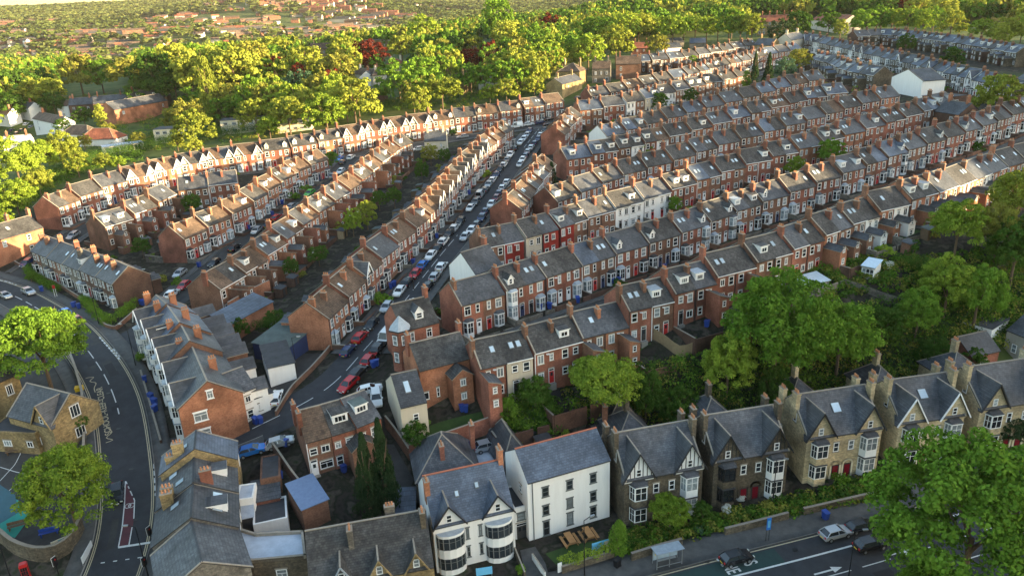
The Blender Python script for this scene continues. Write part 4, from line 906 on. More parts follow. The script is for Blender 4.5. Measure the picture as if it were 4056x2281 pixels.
# ---------------------------------------------------------------- single buildings
def place(pl,pr,he):
    A=at(*pl,he); B=at(*pr,he); z=(A[2]+B[2])/2; A=onz(*pl,z+he); B=onz(*pr,z+he); return (A[0],A[1],z),math.atan2(B[1]-A[1],B[0]-A[0]),math.dist(A,B)
def k_hip(w,d,he,rh,m,ov=.3,rm='ridge_tile'):
    def f():
        b=MB(); z=he+.1-ov*rh/(min(w,d)/2); i=min(w,d)/2; q=[(-ov,-ov,z),(w+ov,-ov,z),(w+ov,d+ov,z),(-ov,d+ov,z)]
        if w>=d: r0,r1=(i,d/2,he+rh),(w-i,d/2,he+rh); fs=[(q[0],q[1],r1,r0),(q[1],q[2],r1),(q[2],q[3],r0,r1),(q[3],q[0],r0)]
        else: r0,r1=(w/2,i,he+rh),(w/2,d-i,he+rh); fs=[(q[0],q[1],r0),(q[1],q[2],r1,r0),(q[2],q[3],r1),(q[3],q[0],r0,r1)]
        for t in fs: b.face(t,m)
        b.slab([(-ov,-ov,z),(w+ov,-ov,z),(w+ov,d+ov,z),(-ov,d+ov,z)],.14,'dark_paint')
        if math.dist(r0,r1)>.1: b.bar(r0,r1,.1,rm)
        for c,r_ in ((q[0],r0),(q[1],r1 if w>=d else r0),(q[2],r1),(q[3],r0 if w>=d else r1)): b.bar(c,r_,.07,rm)
        return b
    return ('roof','hip',round(w,2),round(d,2),he,rh,m),f
def k_boxwall(w,d,he,m,low=-3,par=0):
    def f():
        b=MB(); b.box(0,0,low,w,d,he,m)
        if par:
            for a in ((0,0,w,.25),(0,d-.25,w,d),(0,.25,.25,d-.25),(w-.25,.25,w,d-.25)): b.box(a[0],a[1],he+.001,a[2],a[3],he+par,m)
        return b
    return ('wall','box',round(w,2),round(d,2),he,m,low,par),f
def k_flat(w,d,he,m,ov=.15,t=.15):
    def f(): b=MB(); b.box(-ov,-ov,he+.004,w+ov,d+ov,he+t,m); return b
    return ('roof','flat',round(w,2),round(d,2),he,m,ov),f
def k_mono(w,d,h0,h1,m,ov=.2):
    def f(): b=MB(); s=(h1-h0)/d; b.slab([(-ov,-ov,h0-ov*s+.12),(w+ov,-ov,h0-ov*s+.12),(w+ov,d+ov,h1+ov*s+.12),(-ov,d+ov,h1+ov*s+.12)],.1,m); return b
    return ('roof','mono',round(w,2),round(d,2),h0,h1,m),f
def k_monowall(w,d,h0,h1,m,low=-3):
    def f():
        b=MB(); b.face([(0,0,low),(w,0,low),(w,0,h0),(0,0,h0)],m); b.face([(w,d,low),(0,d,low),(0,d,h1),(w,d,h1)],m); b.face([(0,d,low),(0,0,low),(0,0,h0),(0,d,h1)],m); b.face([(w,0,low),(w,d,low),(w,d,h1),(w,0,h0)],m); return b
    return ('wall','mono',round(w,2),round(d,2),h0,h1,m),f
def bld(name,label,cat,pl,pr,he,d,wall,roof,rf='gable',rh=2.8,win=(),lw=(),rw=(),chim=(),low=-4,door=(),dorm=(),sky=(),gables=(),bays=(),gut=None,group=None,par=0,cop=False,rmat='ridge_tile',wings=(),zoff=0,fr='white_paint',li='ridge_tile'):
    loc,rz,w=place(pl,pr,he+zoff) ; loc=(loc[0],loc[1],loc[2]+zoff); r=random.Random(len(label)*13+int(pl[0])); root=LIVE.root(name,loc,rz); E=LIVE
    P=lambda n,kf,x=0,y=0,z=0,rot=0.,par_=None: E.part(n,kf[0],kf[1],par_ if par_ is not None else root,(x,y,z),rot)
    if rf=='gablef': P('wall',k_wall(d,w,he,rh,wall,low),w,0,0,math.pi/2); P('roof',k_roof(d,w,he,rh,roof,True,True,rm=rmat),w,0,0,math.pi/2)
    elif rf=='gable': P('wall',k_wall(w,d,he,rh,wall,low)); P('roof',k_roof(w,d,he,rh,roof,cop,cop,rm=rmat))
    elif rf=='hip': P('wall',k_boxwall(w,d,he,wall,low)); P('roof',k_hip(w,d,he,rh,roof,rm=rmat))
    elif rf=='mono': P('wall',k_monowall(w,d,he,he+rh,wall,low)); P('roof',k_mono(w,d,he,he+rh,roof))
    else: P('wall',k_boxwall(w,d,he,wall,low,par)); P('roof',k_flat(w-.5 if par else w,d-.5 if par else d,he,roof,.15 if not par else 0,.12),.25 if par else 0,.25 if par else 0)
    s=rh/(d/2)
    def W_(x,y,z,ww,hh,st='sash',fr_=None,rot=0.,par_=None,li_=li):
        o=P('window',k_win(ww,hh,st,fr_ or fr,li_,False),x,y,z,rot,par_); P('pane',k_pane(ww,hh,r.choice(['glass_dark','glass_dark','glass_pale'])),0,0,0,0.,o)
    for q in win: W_(q[0]*w,0,*q[1:])
    for q in lw: W_(0,q[0]*d,*q[1:4],*(q[4:] or ('sash',)),rot=-math.pi/2)
    for q in rw: W_(w,q[0]*d,*q[1:4],*(q[4:] or ('sash',)),rot=math.pi/2)
    for q in door: P('door',k_door(q[1]),q[0]*w,0,q[2] if len(q)>2 else 0)
    for q in chim:
        x,yo=q[0]*w,q[1]; c=P('chimney',k_chim(q[2],h=q[4] if len(q)>4 else 2.0,wx=.62 if len(q)<4 or q[3]=='s' else 1.2,wy=1.15 if len(q)<4 or q[3]=='s' else .62),x,d/2+yo,(he+rh-abs(yo)*s) if rf in('gable','hip') else he+.3)
        for k in (-1,0,1): 
            if len(q)<4 or q[3]=='s': P('chimney_pot',k_pot(),0,.34*k,q[4] if len(q)>4 else 2.0,0,c)
            else: P('chimney_pot',k_pot(),.34*k,0,q[4] if len(q)>4 else 2.0,0,c)
    for q in dorm:
        yy=q[1]; dm=P('dormer',k_dorm(q[2],q[3],round(s,3),q[4],q[5],q[6]),q[0]*w,yy,he+s*yy+.12); W_(0,0,.1,q[2]-.45,q[3]-.28,q[7] if len(q)>7 else 'pair',par_=dm,li_=None)
    for q in sky: P('skylight',k_sky(q[2] if len(q)>2 else .8,q[3] if len(q)>3 else 1.15,he,rh,d),q[0]*w,q[1],he+s*q[1])
    for q in gables:
        g=P('front_gable',k_gable(q[1],he+q[2],he,rh,d,q[3],roof,q[4],q[5]),q[0]*w); W_(0,-.03,he+.15,.75,1.15,'sash',par_=g,li_=None)
    for q in bays: P('bay_window',k_bay(*q[1]),q[0]*w,0,q[2] if len(q)>2 else 0)
    if gut: P('gutter',k_gutter(w,gut),0,0,he-.08)
    for q in wings: # x,w,l,h,rt,kind
        f1=k_wing(q[1],q[2],q[3],q[4],q[6] if len(q)>6 else wall,roof,q[5]); wg=E.part('wing',f1[0],f1[1],root,(q[0]*w,0,0)); E.part('wing_roof',f1[2],f1[3],wg)
        for zz in q[7] if len(q)>7 else (): W_(q[1]/2,-q[2],zz,.9,1.1,'pair',par_=wg)
    tag(root,label,cat,group); root['w_']=w; return root,w,P
def fin(t): 
    if 'w_' in t[0]: del t[0]['w_']
    return t[0]
# stone villas in a row above the main road
VIL=[((2474,1901),(2785,1842),'dark_stone','slate',True,'first stone villa from the white block, black and white timbered gables, half brown-tiled roof'),
((2829,1826),(3125,1776),'dark_stone','slate',True,'second stone villa from the white block, dark green bays and blackened timbered gables'),
((3197,1736),(3496,1689),'pale_stone','slate',False,'third villa, honey stone with cream arched doorways and large skylight'),
((3564,1675),(3823,1638),'pale_stone','slate',False,'fourth villa, pale stone with white scalloped gable edges'),
((3884,1619),(4190,1572),'pale_stone','slate',False,'fifth villa at the right edge, white bays and white arched porch')]
def k_arch(m):
    def f():
        b=MB(); n=8; 
        for sg in (-1,1): b.box(sg*.75-.12,-.14,0,sg*.75+.12,0,2.1,m)
        for k in range(n):
            a0=math.pi*k/n; a1=math.pi*(k+1)/n; r0,r1=.63,.87
            b.slab([(r0*math.cos(a0),-.14,2.1+r0*math.sin(a0)),(r1*math.cos(a0),-.14,2.1+r1*math.sin(a0)),(r1*math.cos(a1),-.14,2.1+r1*math.sin(a1)),(r0*math.cos(a1),-.14,2.1+r0*math.sin(a1))],.02,m)
        b.box(-.6,-.05,0,.6,0,2.15,'dark_paint'); b.box(-.42,-.09,0,.42,-.05,2.0,'paint_maroon'); return b
    return ('doorway',m),f
for i,(pl,pr,wl,rf,tim,lb) in enumerate(VIL):
    gm={0:'white_render',1:'dark_stone'}.get(i,wl); bf='metal_black' if i==1 else 'white_paint'
    t=bld('stone_villa',lb,'villa',pl,pr,7.3,9.5,wl,rf,rh=4.2,chim=[(.0,-1.2,wl,'s',2.3),(1.,-1.2,wl,'s',2.3),(0,2.2,wl,'s',2.2),(1.,2.2,wl,'s',2.2)],win=[(.40,4.4,.85,1.5),(.60,4.4,.85,1.5)],lw=[(.35,8.2,.8,1.5),(.7,4.5,.8,1.4)],
      gables=[(.175,2.15,3.7,gm,tim,'dark_paint' if tim else ('white_paint' if i==3 else 'dark_paint')),(.825,2.15,3.7,gm,tim,'dark_paint' if tim else ('white_paint' if i==3 else 'dark_paint'))],
      bays=[(.175,(2.5,.9,3.0,.95,bf if i==1 else 'white_paint',wl,'slate','glass_dark',2,3.35)),(.825,(2.5,.9,3.0,.95,'white_paint','white_paint','slate','glass_pale' if i!=1 else 'glass_dark',2,3.35))],
      sky=[(.5,2.2,1.3,1.5)] if i in(2,3) else [],cop=True)
    root,w,P=t
    for x in (.42,.58): P('doorway',k_arch('cream_paint' if i>1 else 'dark_stone'),x*w,-.02,0)
    b=k_boxwall(w*.52,7,6.6,wl,-3); P('rear_wing',b,w*.24,9.5,0); h_=k_hip(w*.52,7,6.6,2.9,'slate'); P('rear_wing_roof',h_,w*.24,9.5,0); c=P('chimney',k_chim(wl,h=2.4),w*.5,13.5,9)
    for k in (-1,0,1): P('chimney_pot',k_pot(),0,.34*k,2.4,0,c)
    fin(t)
# three-storey white block, its lower link and the white double-bayed building
G='grey_paint'
t=bld('white_block','three-storey white rendered block with grey-framed windows, blue slate roof and red ridge','building',(2087,1908),(2416,1816),9.3,7.6,'white_render','blue_slate',rh=2.6,
  win=[(.21,.15,.95,2.3,'sash',G,0.,None,G)]+[(x,z,.95,h,'sash',G,0.,None,G) for x,z,h in ((.21,3.4,1.5),(.21,6.3,1.45),(.50,.7,1.9),(.50,3.4,1.5),(.50,6.3,1.45),(.79,.7,1.8),(.79,3.4,1.5),(.79,6.3,1.45))],lw=[(.3,6.3,.8,1.2)],rmat='red_ridge',low=-3,gut='dark_paint'); P=t[2]; P('drainpipe',k_pipe(9.0,'grey_paint'),.7); fin(t)
def k_round(R_,z0,z1,storeys,sh,hw=1.35):
    def f():
        b=MB(); n=7; pts=[(R_*math.cos(math.pi+math.pi*k/n),R_*.62*math.sin(math.pi+math.pi*k/n)) for k in range(n+1)]
        def band(a,c,m,o=0.):
            for k in range(n): (x0,y0),(x1,y1)=pts[k],pts[k+1]; s_=1+o/R_; b.face([(x0*s_,y0*s_,a),(x1*s_,y1*s_,a),(x1*s_,y1*s_,c),(x0*s_,y0*s_,c)],m)
        z=z0
        for s in range(storeys):
            a=z1+s*sh; band(z,a,'white_render',.06); band(a,a+hw,'glass_dark',-.04); band(a,a+.08,'grey_paint',.02); band(a+hw-.08,a+hw,'grey_paint',.02); band(a+hw*.62,a+hw*.62+.07,'grey_paint',.01)
            for k in range(n+1): x,y=pts[k]; b.box(x-.05,y-.05,a,x+.05,y+.05,a+hw,'grey_paint')
            z=a+hw
        band(z,z+.35,'white_render',.06); b.face([(x*1.03,y*1.03,z+.35) for x,y in pts],'lead'); return b
    return ('round_bay',R_,z0,z1,storeys),f
t=bld('white_pub','white rendered building with two round two-storey bays and slate gables above them','pub',(1714,2087),(2035,2012),7.0,9.5,'white_render','blue_slate',rh=4.2,
  win=[(.41,4.1,.42,1.6,'sash',G,0.,None,G),(.57,4.1,.42,1.6,'sash',G,0.,None,G),(.41,1.3,.42,1.6,'sash',G,0.,None,G),(.57,1.3,.42,1.6,'sash',G,0.,None,G)],lw=[(.25,4.2,.8,1.5,'sash',G),(.6,4.2,.8,1.5,'sash',G)],
  gables=[(.20,1.9,2.6,'white_render',False,'dark_paint'),(.80,1.9,2.6,'white_render',False,'dark_paint')],chim=[(.02,-1.4,'orange_brick','s',1.7),(.98,0,'orange_brick','s',1.9)],sky=[(.36,2.2,.55,.8),(.62,2.6,.55,.8)],rmat='red_ridge')
root,w,P=t
for x in (.20,.80): P('round_bay',k_round(1.75,-2,.75,2,3.05,1.75),x*w,0)
fin(t)
t=bld('white_link','low flat-roofed white link with glazed dark double doors between the two white buildings','building',(2036,2022),(2089,2008),4.6,5,'white_render','felt','flat',win=[(.5,2.9,1.1,1.1,'sash',G,0.,None,G)],par=.3,door=[(.35,'dark_paint'),(.65,'dark_paint')]); fin(t)
# dark stone corner building at the very bottom with gabled dormers
t=bld('stone_building','long dark slate-roofed stone building along the bottom edge with two gabled dormer windows','building',(1225,2330),(1718,2235),6.2,9.0,'sandstone','grey_tile',rh=4.4,
  gables=[(.56,1.25,2.2,'sandstone',False,'sandstone'),(.86,1.25,2.2,'sandstone',False,'sandstone'),(.26,1.3,2.3,'slate',False,'lead')],chim=[(.36,-1.6,'grey_stone','s',2.2),(.96,-1,'dark_stone','s',1.8),(.70,1.0,'grey_stone','l',1.9)],win=[(.1,3.6,1.,1.5,'cross'),(.42,3.6,1.,1.5,'cross')]); fin(t)
def polyb(name,label,cat,px,h,wall,roof,par=.35,coping='ridge_tile',wins=()):
    z=np.mean([at(x,y,h)[2] for x,y in px]); Q=[onz(x,y,z+h) for x,y in px]; cx=sum(q[0] for q in Q)/len(Q); cy=sum(q[1] for q in Q)/len(Q)
    L_=[(q[0]-cx,q[1]-cy) for q in Q]
    if sum(a[0]*b[1]-b[0]*a[1] for a,b in zip(L_,L_[1:]+L_[:1]))<0: L_=L_[::-1]
    root=LIVE.root(name,(cx,cy,z)); b=MB(); c=MB(); n=len(L_)
    for i in range(n):
        p,q=L_[i],L_[(i+1)%n]; b.face([(*p,-4),(*q,-4),(*q,h+par),(*p,h+par)],wall); d=Vector((q[0]-p[0],q[1]-p[1])).normalized(); nn=(-d.y*.3,d.x*.3)
        c.slab([(p[0],p[1],h+par+.06),(q[0],q[1],h+par+.06),(q[0]+nn[0],q[1]+nn[1],h+par+.06),(p[0]+nn[0],p[1]+nn[1],h+par+.06)],.1+par,coping)
    LIVE.part('wall',('wall',name,label),lambda:b,root); LIVE.part('coping',('coping',name,label),lambda:c,root)
    r_=MB(); r_.face([(*p,h+.02) for p in L_],roof); LIVE.part('roof',('roof',name,label),lambda:r_,root)
    for (i,f_,zz,ww,hh,st) in wins:
        p,q=L_[i],L_[(i+1)%n]; a=math.atan2(q[1]-p[1],q[0]-p[0]); x,y=p[0]+(q[0]-p[0])*f_,p[1]+(q[1]-p[1])*f_; o=LIVE.part('window',*k_win(ww,hh,st,'white_paint','ridge_tile',False),root,(x,y,zz),a); LIVE.part('pane',*k_pane(ww,hh,'glass_pale'),o)
    tag(root,label,cat); return root,L_
polyb('corner_building','curved dark stone corner building with a wide pale flat roof at the bottom left','building',[(834,2182),(949,2098),(1016,2118),(1202,2108),(1214,2208),(1000,2228),(893,2213)],6.0,'dark_stone','pale_roof',wins=[(k,f_,3.0,1.3,1.7,'cross') for k in range(7) for f_ in (.5,)])
# slate-roofed shops curving along the bend
SH=[((778,1705),(771,1779),6.8),((771,1782),(766,1912),6.8),((766,1916),(757,2051),6.8),((757,2060),(800,2230),6.6)]
SHL=['top of the slate-roofed roadside shops, hipped bluish roof and stone chimney','second of the slate-roofed roadside shops, rows of skylights and stone chimneys','third of the slate-roofed roadside shops, white-backed dormer and red chimney','lowest slate-roofed roadside building with a bay of pale roofing, hipped at the corner']
for i,(a,b_,he) in enumerate(SH):
    A=at(*a,he+2.8); B=at(*b_,he+2.8); z=(A[2]+B[2])/2
    if i==1: zs=z
    if i>1: z=zs-.25*(i-1)
    A=onz(*a,z+he+2.8); B=onz(*b_,z+he+2.8); w=math.dist(A,B); rz=math.atan2(B[1]-A[1],B[0]-A[0]); fx,fy=math.sin(rz),-math.cos(rz); d=9.5
    # front (local -y) looks at the road on the left
    root=LIVE.root('slate_roofed_shop',(A[0]+fx*d/2,A[1]+fy*d/2,z),rz)
    LIVE.part('wall',*k_wall(w,d,he,2.8,'grey_stone' if i else 'sandstone',-6),root); LIVE.part('roof',*k_roof(w,d,he,2.8,'blue_slate' if i==0 else 'slate',True,i==3,rm='slate'),root)
    s=2.8/(d/2)
    for x,yo,m in {0:[(.7,-2.2,'sandstone')],1:[(.05,-3,'sandstone'),(.95,-3.2,'sandstone'),(.9,1.5,'red_brick')],2:[(.1,-3.2,'sandstone')],3:[]}[i]:
        c=LIVE.part('chimney',*k_chim(m,h=2.0,wx=.8,wy=1.4),root,(x*w,d/2+yo,he+2.8-abs(yo)*s))
        for k in (-1,0,1): LIVE.part('chimney_pot',*k_pot(),c,(0,.4*k,2.0))
    for x,y in {0:[(.5,2.6)],1:[(.35,1.4),(.7,2.4)],2:[(.3,2.0)],3:[]}[i]: LIVE.part('skylight',*k_sky(1.,1.3,he,2.8,d),root,(x*w,y,he+s*y))
    for x in {1:[.55],2:[.2,.62],3:[]}.get(i,[]):   # skylights on the far slope, seen from above
        LIVE.part('skylight',*k_sky(1.,1.3,he,2.8,d),root,(x*w,d-1.6,he+s*1.6),math.pi)
    if i in(1,2):
        dm=LIVE.part('dormer',*k_dorm(1.9,1.2,round(s,3),'white_paint','slate','box'),root,(.5*w,d-1.,he+s*1.+.12),math.pi); o=LIVE.part('window',*k_win(1.4,.9,'pair','white_paint',None,False),dm,(0,0,.1)); LIVE.part('pane',*k_pane(1.4,.9,'glass_pale'),o)
    for k in range(max(1,int(w/3))): 
        o=LIVE.part('window',*k_win(1.1,1.6,'sash','white_paint','ridge_tile',False),root,(1.4+3*k,0,3.9)); LIVE.part('pane',*k_pane(1.1,1.6,'glass_dark'),o)
        o=LIVE.part('window',*k_win(1.1,1.5,'sash','white_paint','ridge_tile',False),root,(1.4+3*k,d,3.8),math.pi); LIVE.part('pane',*k_pane(1.1,1.5,'glass_dark'),o)
        if i: LIVE.part('shopfront',('shopfront',i),lambda:MB().box(-1.2,-.18,.3,1.2,0,2.6,'glass_dark').box(-1.3,-.3,2.6,1.3,0,3.2,'dark_paint'),root,(1.6+3*k,0,0))
    tag(root,SHL[i],'shop')
# slate-roofed gabled houses with white double bays between the bend and the yards
LL=[((618,1170),(658,1205)),((660,1207),(711,1278)),((713,1281),(751,1351)),((753,1355),(821,1512))]
LB=['topmost white-bayed gabled house above the road bend with pale blue slates','second white-bayed gabled house above the road bend, white dormer on its roof','third white-bayed gabled house above the road bend, brick chimney','lowest white-bayed house above the road bend, big orange brick end gable']
for i,(a,b_) in enumerate(LL):
    he,rh,d=6.6,3.2,9.0; A=at(*a,he+rh); B=at(*b_,he+rh); z=(A[2]+B[2])/2; A=onz(*a,z+he+rh); B=onz(*b_,z+he+rh); w=math.dist(A,B); rz=math.atan2(B[1]-A[1],B[0]-A[0]); fx,fy=math.sin(rz),-math.cos(rz); s=rh/(d/2)
    root=LIVE.root('gabled_house',(A[0]+fx*d/2,A[1]+fy*d/2,z),rz); LIVE.part('wall',*k_wall(w,d,he,rh,'orange_brick' if i==3 else 'brown_brick',-3),root); LIVE.part('roof',*k_roof(w,d,he,rh,'blue_slate' if i<2 else 'slate',True,i==3),root)
    nb=2 if w>7.5 else 1
    for k in range(nb):
        x=w*(k+.5)/nb
        g=LIVE.part('front_gable',*k_gable(min(1.9,w/nb/2-.2),he+2.4,he,rh,d,'white_render','slate'),root,(x,0,0)); LIVE.part('window',*k_win(.7,1.,'sash','white_paint',None,True),g,(0,-.03,he+.1))
        LIVE.part('bay_window',*k_bay(2.3,.8,2.7,.9,'white_paint','white_paint','lead','glass_dark' if k else 'glass_pale',2,3.0),root,(x,0,0))
        wg=k_wing(3.0,4.0,5.2,1.3,'brown_brick' if i!=3 else 'white_render','slate','gable'); q=LIVE.part('rear_wing',wg[0],wg[1],root,(x+1.5,d,0),math.pi); LIVE.part('wing_roof',wg[2],wg[3],q); LIVE.part('window',*k_win(.9,1.2,'pair'),q,(1.5,-4.0,3.3)); LIVE.part('window',*k_win(.9,1.2,'pair'),q,(1.5,-4.0,.8))
    c=LIVE.part('chimney',*k_chim('orange_brick',h=2.0),root,(.15,d/2-1.6,he+rh-1.6*s)); c2=LIVE.part('chimney',*k_chim('orange_brick',h=2.0),root,(w*.6,d/2+1.8,he+rh-1.8*s))
    for cc in (c,c2):
        for k in (-1,0,1): LIVE.part('chimney_pot',*k_pot(),cc,(0,.34*k,2.0))
    if i==3:   # big end gable facing down the street
        for (yy,zz,ww,hh,st) in ((4.5,7.1,.9,1.3,'cross'),(6.3,3.9,1.9,1.5,'cross'),(6.3,.8,1.9,1.7,'cross')):
            o=LIVE.part('window',*k_win(ww,hh,st,'white_paint','white_paint',False),root,(w,d-yy,zz),math.pi/2); LIVE.part('pane',*k_pane(ww,hh,'glass_pale'),o)
    if i==1:
        dm=LIVE.part('dormer',*k_dorm(1.8,1.2,round(s,3),'white_paint','slate','box'),root,(w*.7,1.2,he+s*1.2+.12)); LIVE.part('window',*k_win(1.3,.9,'pair','white_paint',None,True),dm,(0,0,.1))
    tag(root,LB[i],'house')
# brown brick houses by the side street
t=bld('brick_house','brown brick end house with white door, by the two dark conifers, left roof third mossy','house',(1209,1750),(1311,1722),5.7,8.0,'brown_brick','brown_tile',win=[(.25,3.3,1.1,1.1,'sash'),(.72,3.3,1.2,1.1,'pair'),(.68,.7,1.9,1.3,'cross')],door=[(.2,'white_paint',.1)],chim=[(.0,-1.6,'red_brick'),(.0,2.4,'red_brick')],low=-3); t[2]('drainpipe',k_pipe(5.3,'white_paint'),.1); fin(t)
t=bld('brick_house','middle brown brick house with wide white dormer above the two dark conifers','house',(1313,1721),(1409,1692),5.7,8.0,'red_brick','grey_tile',win=[(.2,3.3,.9,1.,'cross'),(.68,3.3,1.1,1.2,'cross'),(.2,.5,1.0,1.5,'sash')],dorm=[(.5,1.1,2.2,1.3,'white_paint','grey_tile','box','triple')],low=-3,wings=[(.55,3.6,2.6,3.6,1.3,'gable','brown_brick',(.8,))]); fin(t)
t=bld('brick_house','right brown brick house with small white roof dormer, next to the white rendered tall house','house',(1411,1690),(1508,1650),5.7,8.0,'red_brick','slate',win=[(.22,3.2,.9,1.1,'cross'),(.65,3.0,.9,1.6,'sash')],dorm=[(.45,1.4,2.0,1.2,'white_paint','green_felt','box','triple')],low=-3); fin(t)
t=bld('rendered_house','tall narrow white and cream rendered house with green-grey roof above the brown brick houses','house',(1585,1612),(1690,1588),6.6,9.0,'cream_render','slate',rh=3.0,win=[(.55,3.9,.85,1.1,'sash',None,0.,None,None)],sky=[(.45,1.6,.9,2.0)],cop=False,low=-6); fin(t)
t=bld('brick_house','brown-roofed brick house with small gabled front wing, right of the white rendered tall house','house',(1660,1466),(1865,1414),5.9,7.4,'orange_brick','grey_tile',win=[(.05,.7,1.6,1.3,'pair'),(.32,.7,.5,1.6,'sash')],wings=[(.50,3.3,2.6,4.4,1.2,'gable','orange_brick',(2.9,.6))],chim=[(0,.6,'red_brick'),(1,.6,'red_brick')],low=-3); fin(t)
t=bld('corner_house','red brick corner house with hexagonal slate turret and dormer, foot of the steep street','house',(1590,1310),(1738,1272),5.9,7.6,'red_brick','grey_tile',rh=3.2,win=[(.27,3.6,.7,1.6,'sash'),(.72,3.6,1.0,1.5,'cross'),(.27,.6,.7,1.5,'sash')],dorm=[(.55,.9,1.5,1.3,'white_paint','slate','gabled','sash')],bays=[(.75,(1.9,.5,2.4,.6))],chim=[(.95,.3,'red_brick')])
root,w,P=t
def turret():
    b=MB(); b.cyl(0,0,-3,6.0,1.7,1.7,'red_brick',6,False); b.cyl(0,0,6.0,6.25,1.95,1.95,'dark_paint',6); b.cyl(0,0,6.25,8.3,1.9,.05,'lead',6); return b
q=P('turret',(('turret',),turret),0,.6,0)
for z in (.7,3.7):
    for k in (3,4,5):
        a=math.pi*2*(k+.5)/6; rr_=1.7*math.cos(math.pi/6); o=LIVE.part('window',*k_win(.9,1.7,'sash','white_paint','dark_paint',False),q,(rr_*math.cos(a),rr_*math.sin(a),z),a+math.pi/2); LIVE.part('pane',*k_pane(.9,1.7,'glass_pale'),o)
fin(t)
t=bld('rendered_house','blank cream gabled rendered house with white side wing on the right of the steep street','house',(1880,1085),(1990,1048),5.9,7.6,'white_render','slate',rh=3.2,win=[(.62,2.6,.8,1.3,'sash',G,0.,None,G)],wings=[(.04,4.2,3.2,2.4,1.0,'lean','white_render',())],chim=[(.9,.5,'red_brick')]); fin(t)
# yard buildings below the end of the central street
t=bld('white_garage','low white-walled flat grey-roofed workshop beside the steep street','garage',(1061,1460),(1166,1437),3.2,8.5,'white_render','felt','mono',rh=.6); fin(t)
t=bld('workshop','green-grey roofed workshop with navy end wall and one pale skylight','workshop',(1000,1357),(1134,1385),3.0,8.0,'navy_wall','green_felt','mono',rh=1.2); fin(t)
t=bld('white_house','white rendered back house with navy roof beside the big orange gable','house',(930,1562),(1012,1530),5.4,7.0,'white_render','slate',rh=2.2,win=[(.55,3.3,.9,1.1,'pair'),(.55,.6,1.0,1.4,'sash')],door=[(.15,'dark_paint')],low=-3); fin(t)
t=bld('white_annexe','low curved-top white annexe beside the parked white car','annexe',(1010,1580),(1080,1555),2.8,5.0,'white_render','felt','flat',win=[(.3,.6,1.1,1.2,'pair')]); fin(t)
t=bld('brick_outbuilding','brick outbuilding with bright blue metal lean roof in the yards at bottom centre','outbuilding',(1196,2018),(1298,1976),3.6,5.2,'brown_brick','metal_roof_blue','mono',rh=1.0,low=-5); fin(t)
for q in [('low flat-roofed brick outhouse with pale roof patch behind the roadside shops',(1030,1905),(1110,1890),2.6,6,'brown_brick','felt','flat',0,.25),('dark slate lean-to shed behind the roadside shops',(1000,1990),(1108,1968),2.2,3.5,'red_brick','slate','mono',.9,0),
  ('black flat-roofed store with white parapet behind the roadside shops',(1003,2085),(1140,2055),3.0,5,'white_render','felt','flat',0,.3),('white-topped flat extension behind the roadside shops',(935,1985),(1003,1975),4.4,3.5,'white_render','pale_roof','flat',0,.2),('second white-topped flat extension behind the roadside shops',(930,2060),(1000,2045),4.0,4,'dark_paint','pale_roof','mono',.5,0),
  ('small slate lean-to behind the white pub at bottom centre',(1540,2060),(1640,2052),2.4,5,'grey_stone','blue_slate','mono',1.2,0),('pale blue flat-roofed garage behind the white pub',(1870,1862),(1985,1842),2.6,7,'grey_stone','pale_roof','flat',0,.1)]:
    lb,pl,pr,he,d,wl,rf,kd,rh,par=q; fin(bld('outbuilding',lb,'outbuilding',pl,pr,he,d,wl,rf,kd,rh=rh,par=par,low=-2.5))
t=bld('hip_roofed_house','dark hip-roofed house behind the white pub with two brick chimneys','house',(1652,1905),(1900,1862),4.6,9.5,'dark_stone','slate','hip',rh=4.0,chim=[(.45,-2.6,'red_brick','s',2.0),(.98,-1,'red_brick','s',2.2)]); fin(t)
t=bld('hip_roofed_house','slate hip-roofed house behind the three-storey white block','house',(1990,1850),(2110,1822),4.5,9,'grey_stone','slate','hip',rh=3.6); fin(t)
t=bld('hip_roofed_house','mossy dark hip-roofed house behind the first stone villa','house',(2385,1725),(2570,1708),4.2,8.5,'dark_stone','grey_tile','hip',rh=4.2,chim=[(.12,-2.2,'orange_brick','s',2.0)]); fin(t)
# left edge
t=bld('brick_house','large orange brick gable house with skylights at the left edge','house',(-60,966),(170,900),5.9,8.4,'orange_brick','grey_tile',rw=(),win=[(.72,3.7,1.,1.4),(.30,3.7,1.,1.4),(.72,.8,1.,1.4)],sky=[(.3,1.8),(.5,1.8)],chim=[(.62,.4,'orange_brick'),(1,.4,'orange_brick')]); fin(t)
t=bld('school','small honey stone school wing with white-mullioned gable windows at the left edge','school',(30,1642),(205,1690),5.0,8.0,'sandstone','slate',rh=3.4,win=[(.2,1.2,1.,1.2,'cross'),(.6,1.2,1.,1.2,'cross')],rw=[(.5,4.6,1.6,2.0,'triple'),(.5,1.2,1.6,1.6,'triple')],gables=[(.80,2.0,3.1,'sandstone',False,'sandstone')],cop=True,low=-2); fin(t)
t=bld('school_hall','taller honey stone school hall cut by the left edge, beside the big green tree','school',(-120,1560),(70,1478),6.4,9.0,'sandstone','grey_tile',rh=3.2,win=[(.75,3.4,1.1,1.8,'triple')],chim=[(.8,0,'sandstone')]); fin(t)
t=bld('school_block','flat-roofed honey stone school block with white windows at the left edge','school',(-60,1712),(138,1722),3.4,7,'sandstone','felt','flat',win=[(.4,1.2,1.4,1.0,'triple'),(.85,1.2,1.,1.0,'pair')],par=.25); fin(t)
# backs and blank walls
t=bld('brick_wall_house','low brick building with mono-pitch slate roof beside the lone tall brick wall','building',(915,1285),(1080,1195),3.4,4.5,'orange_brick','blue_slate','mono',rh=1.2); fin(t)
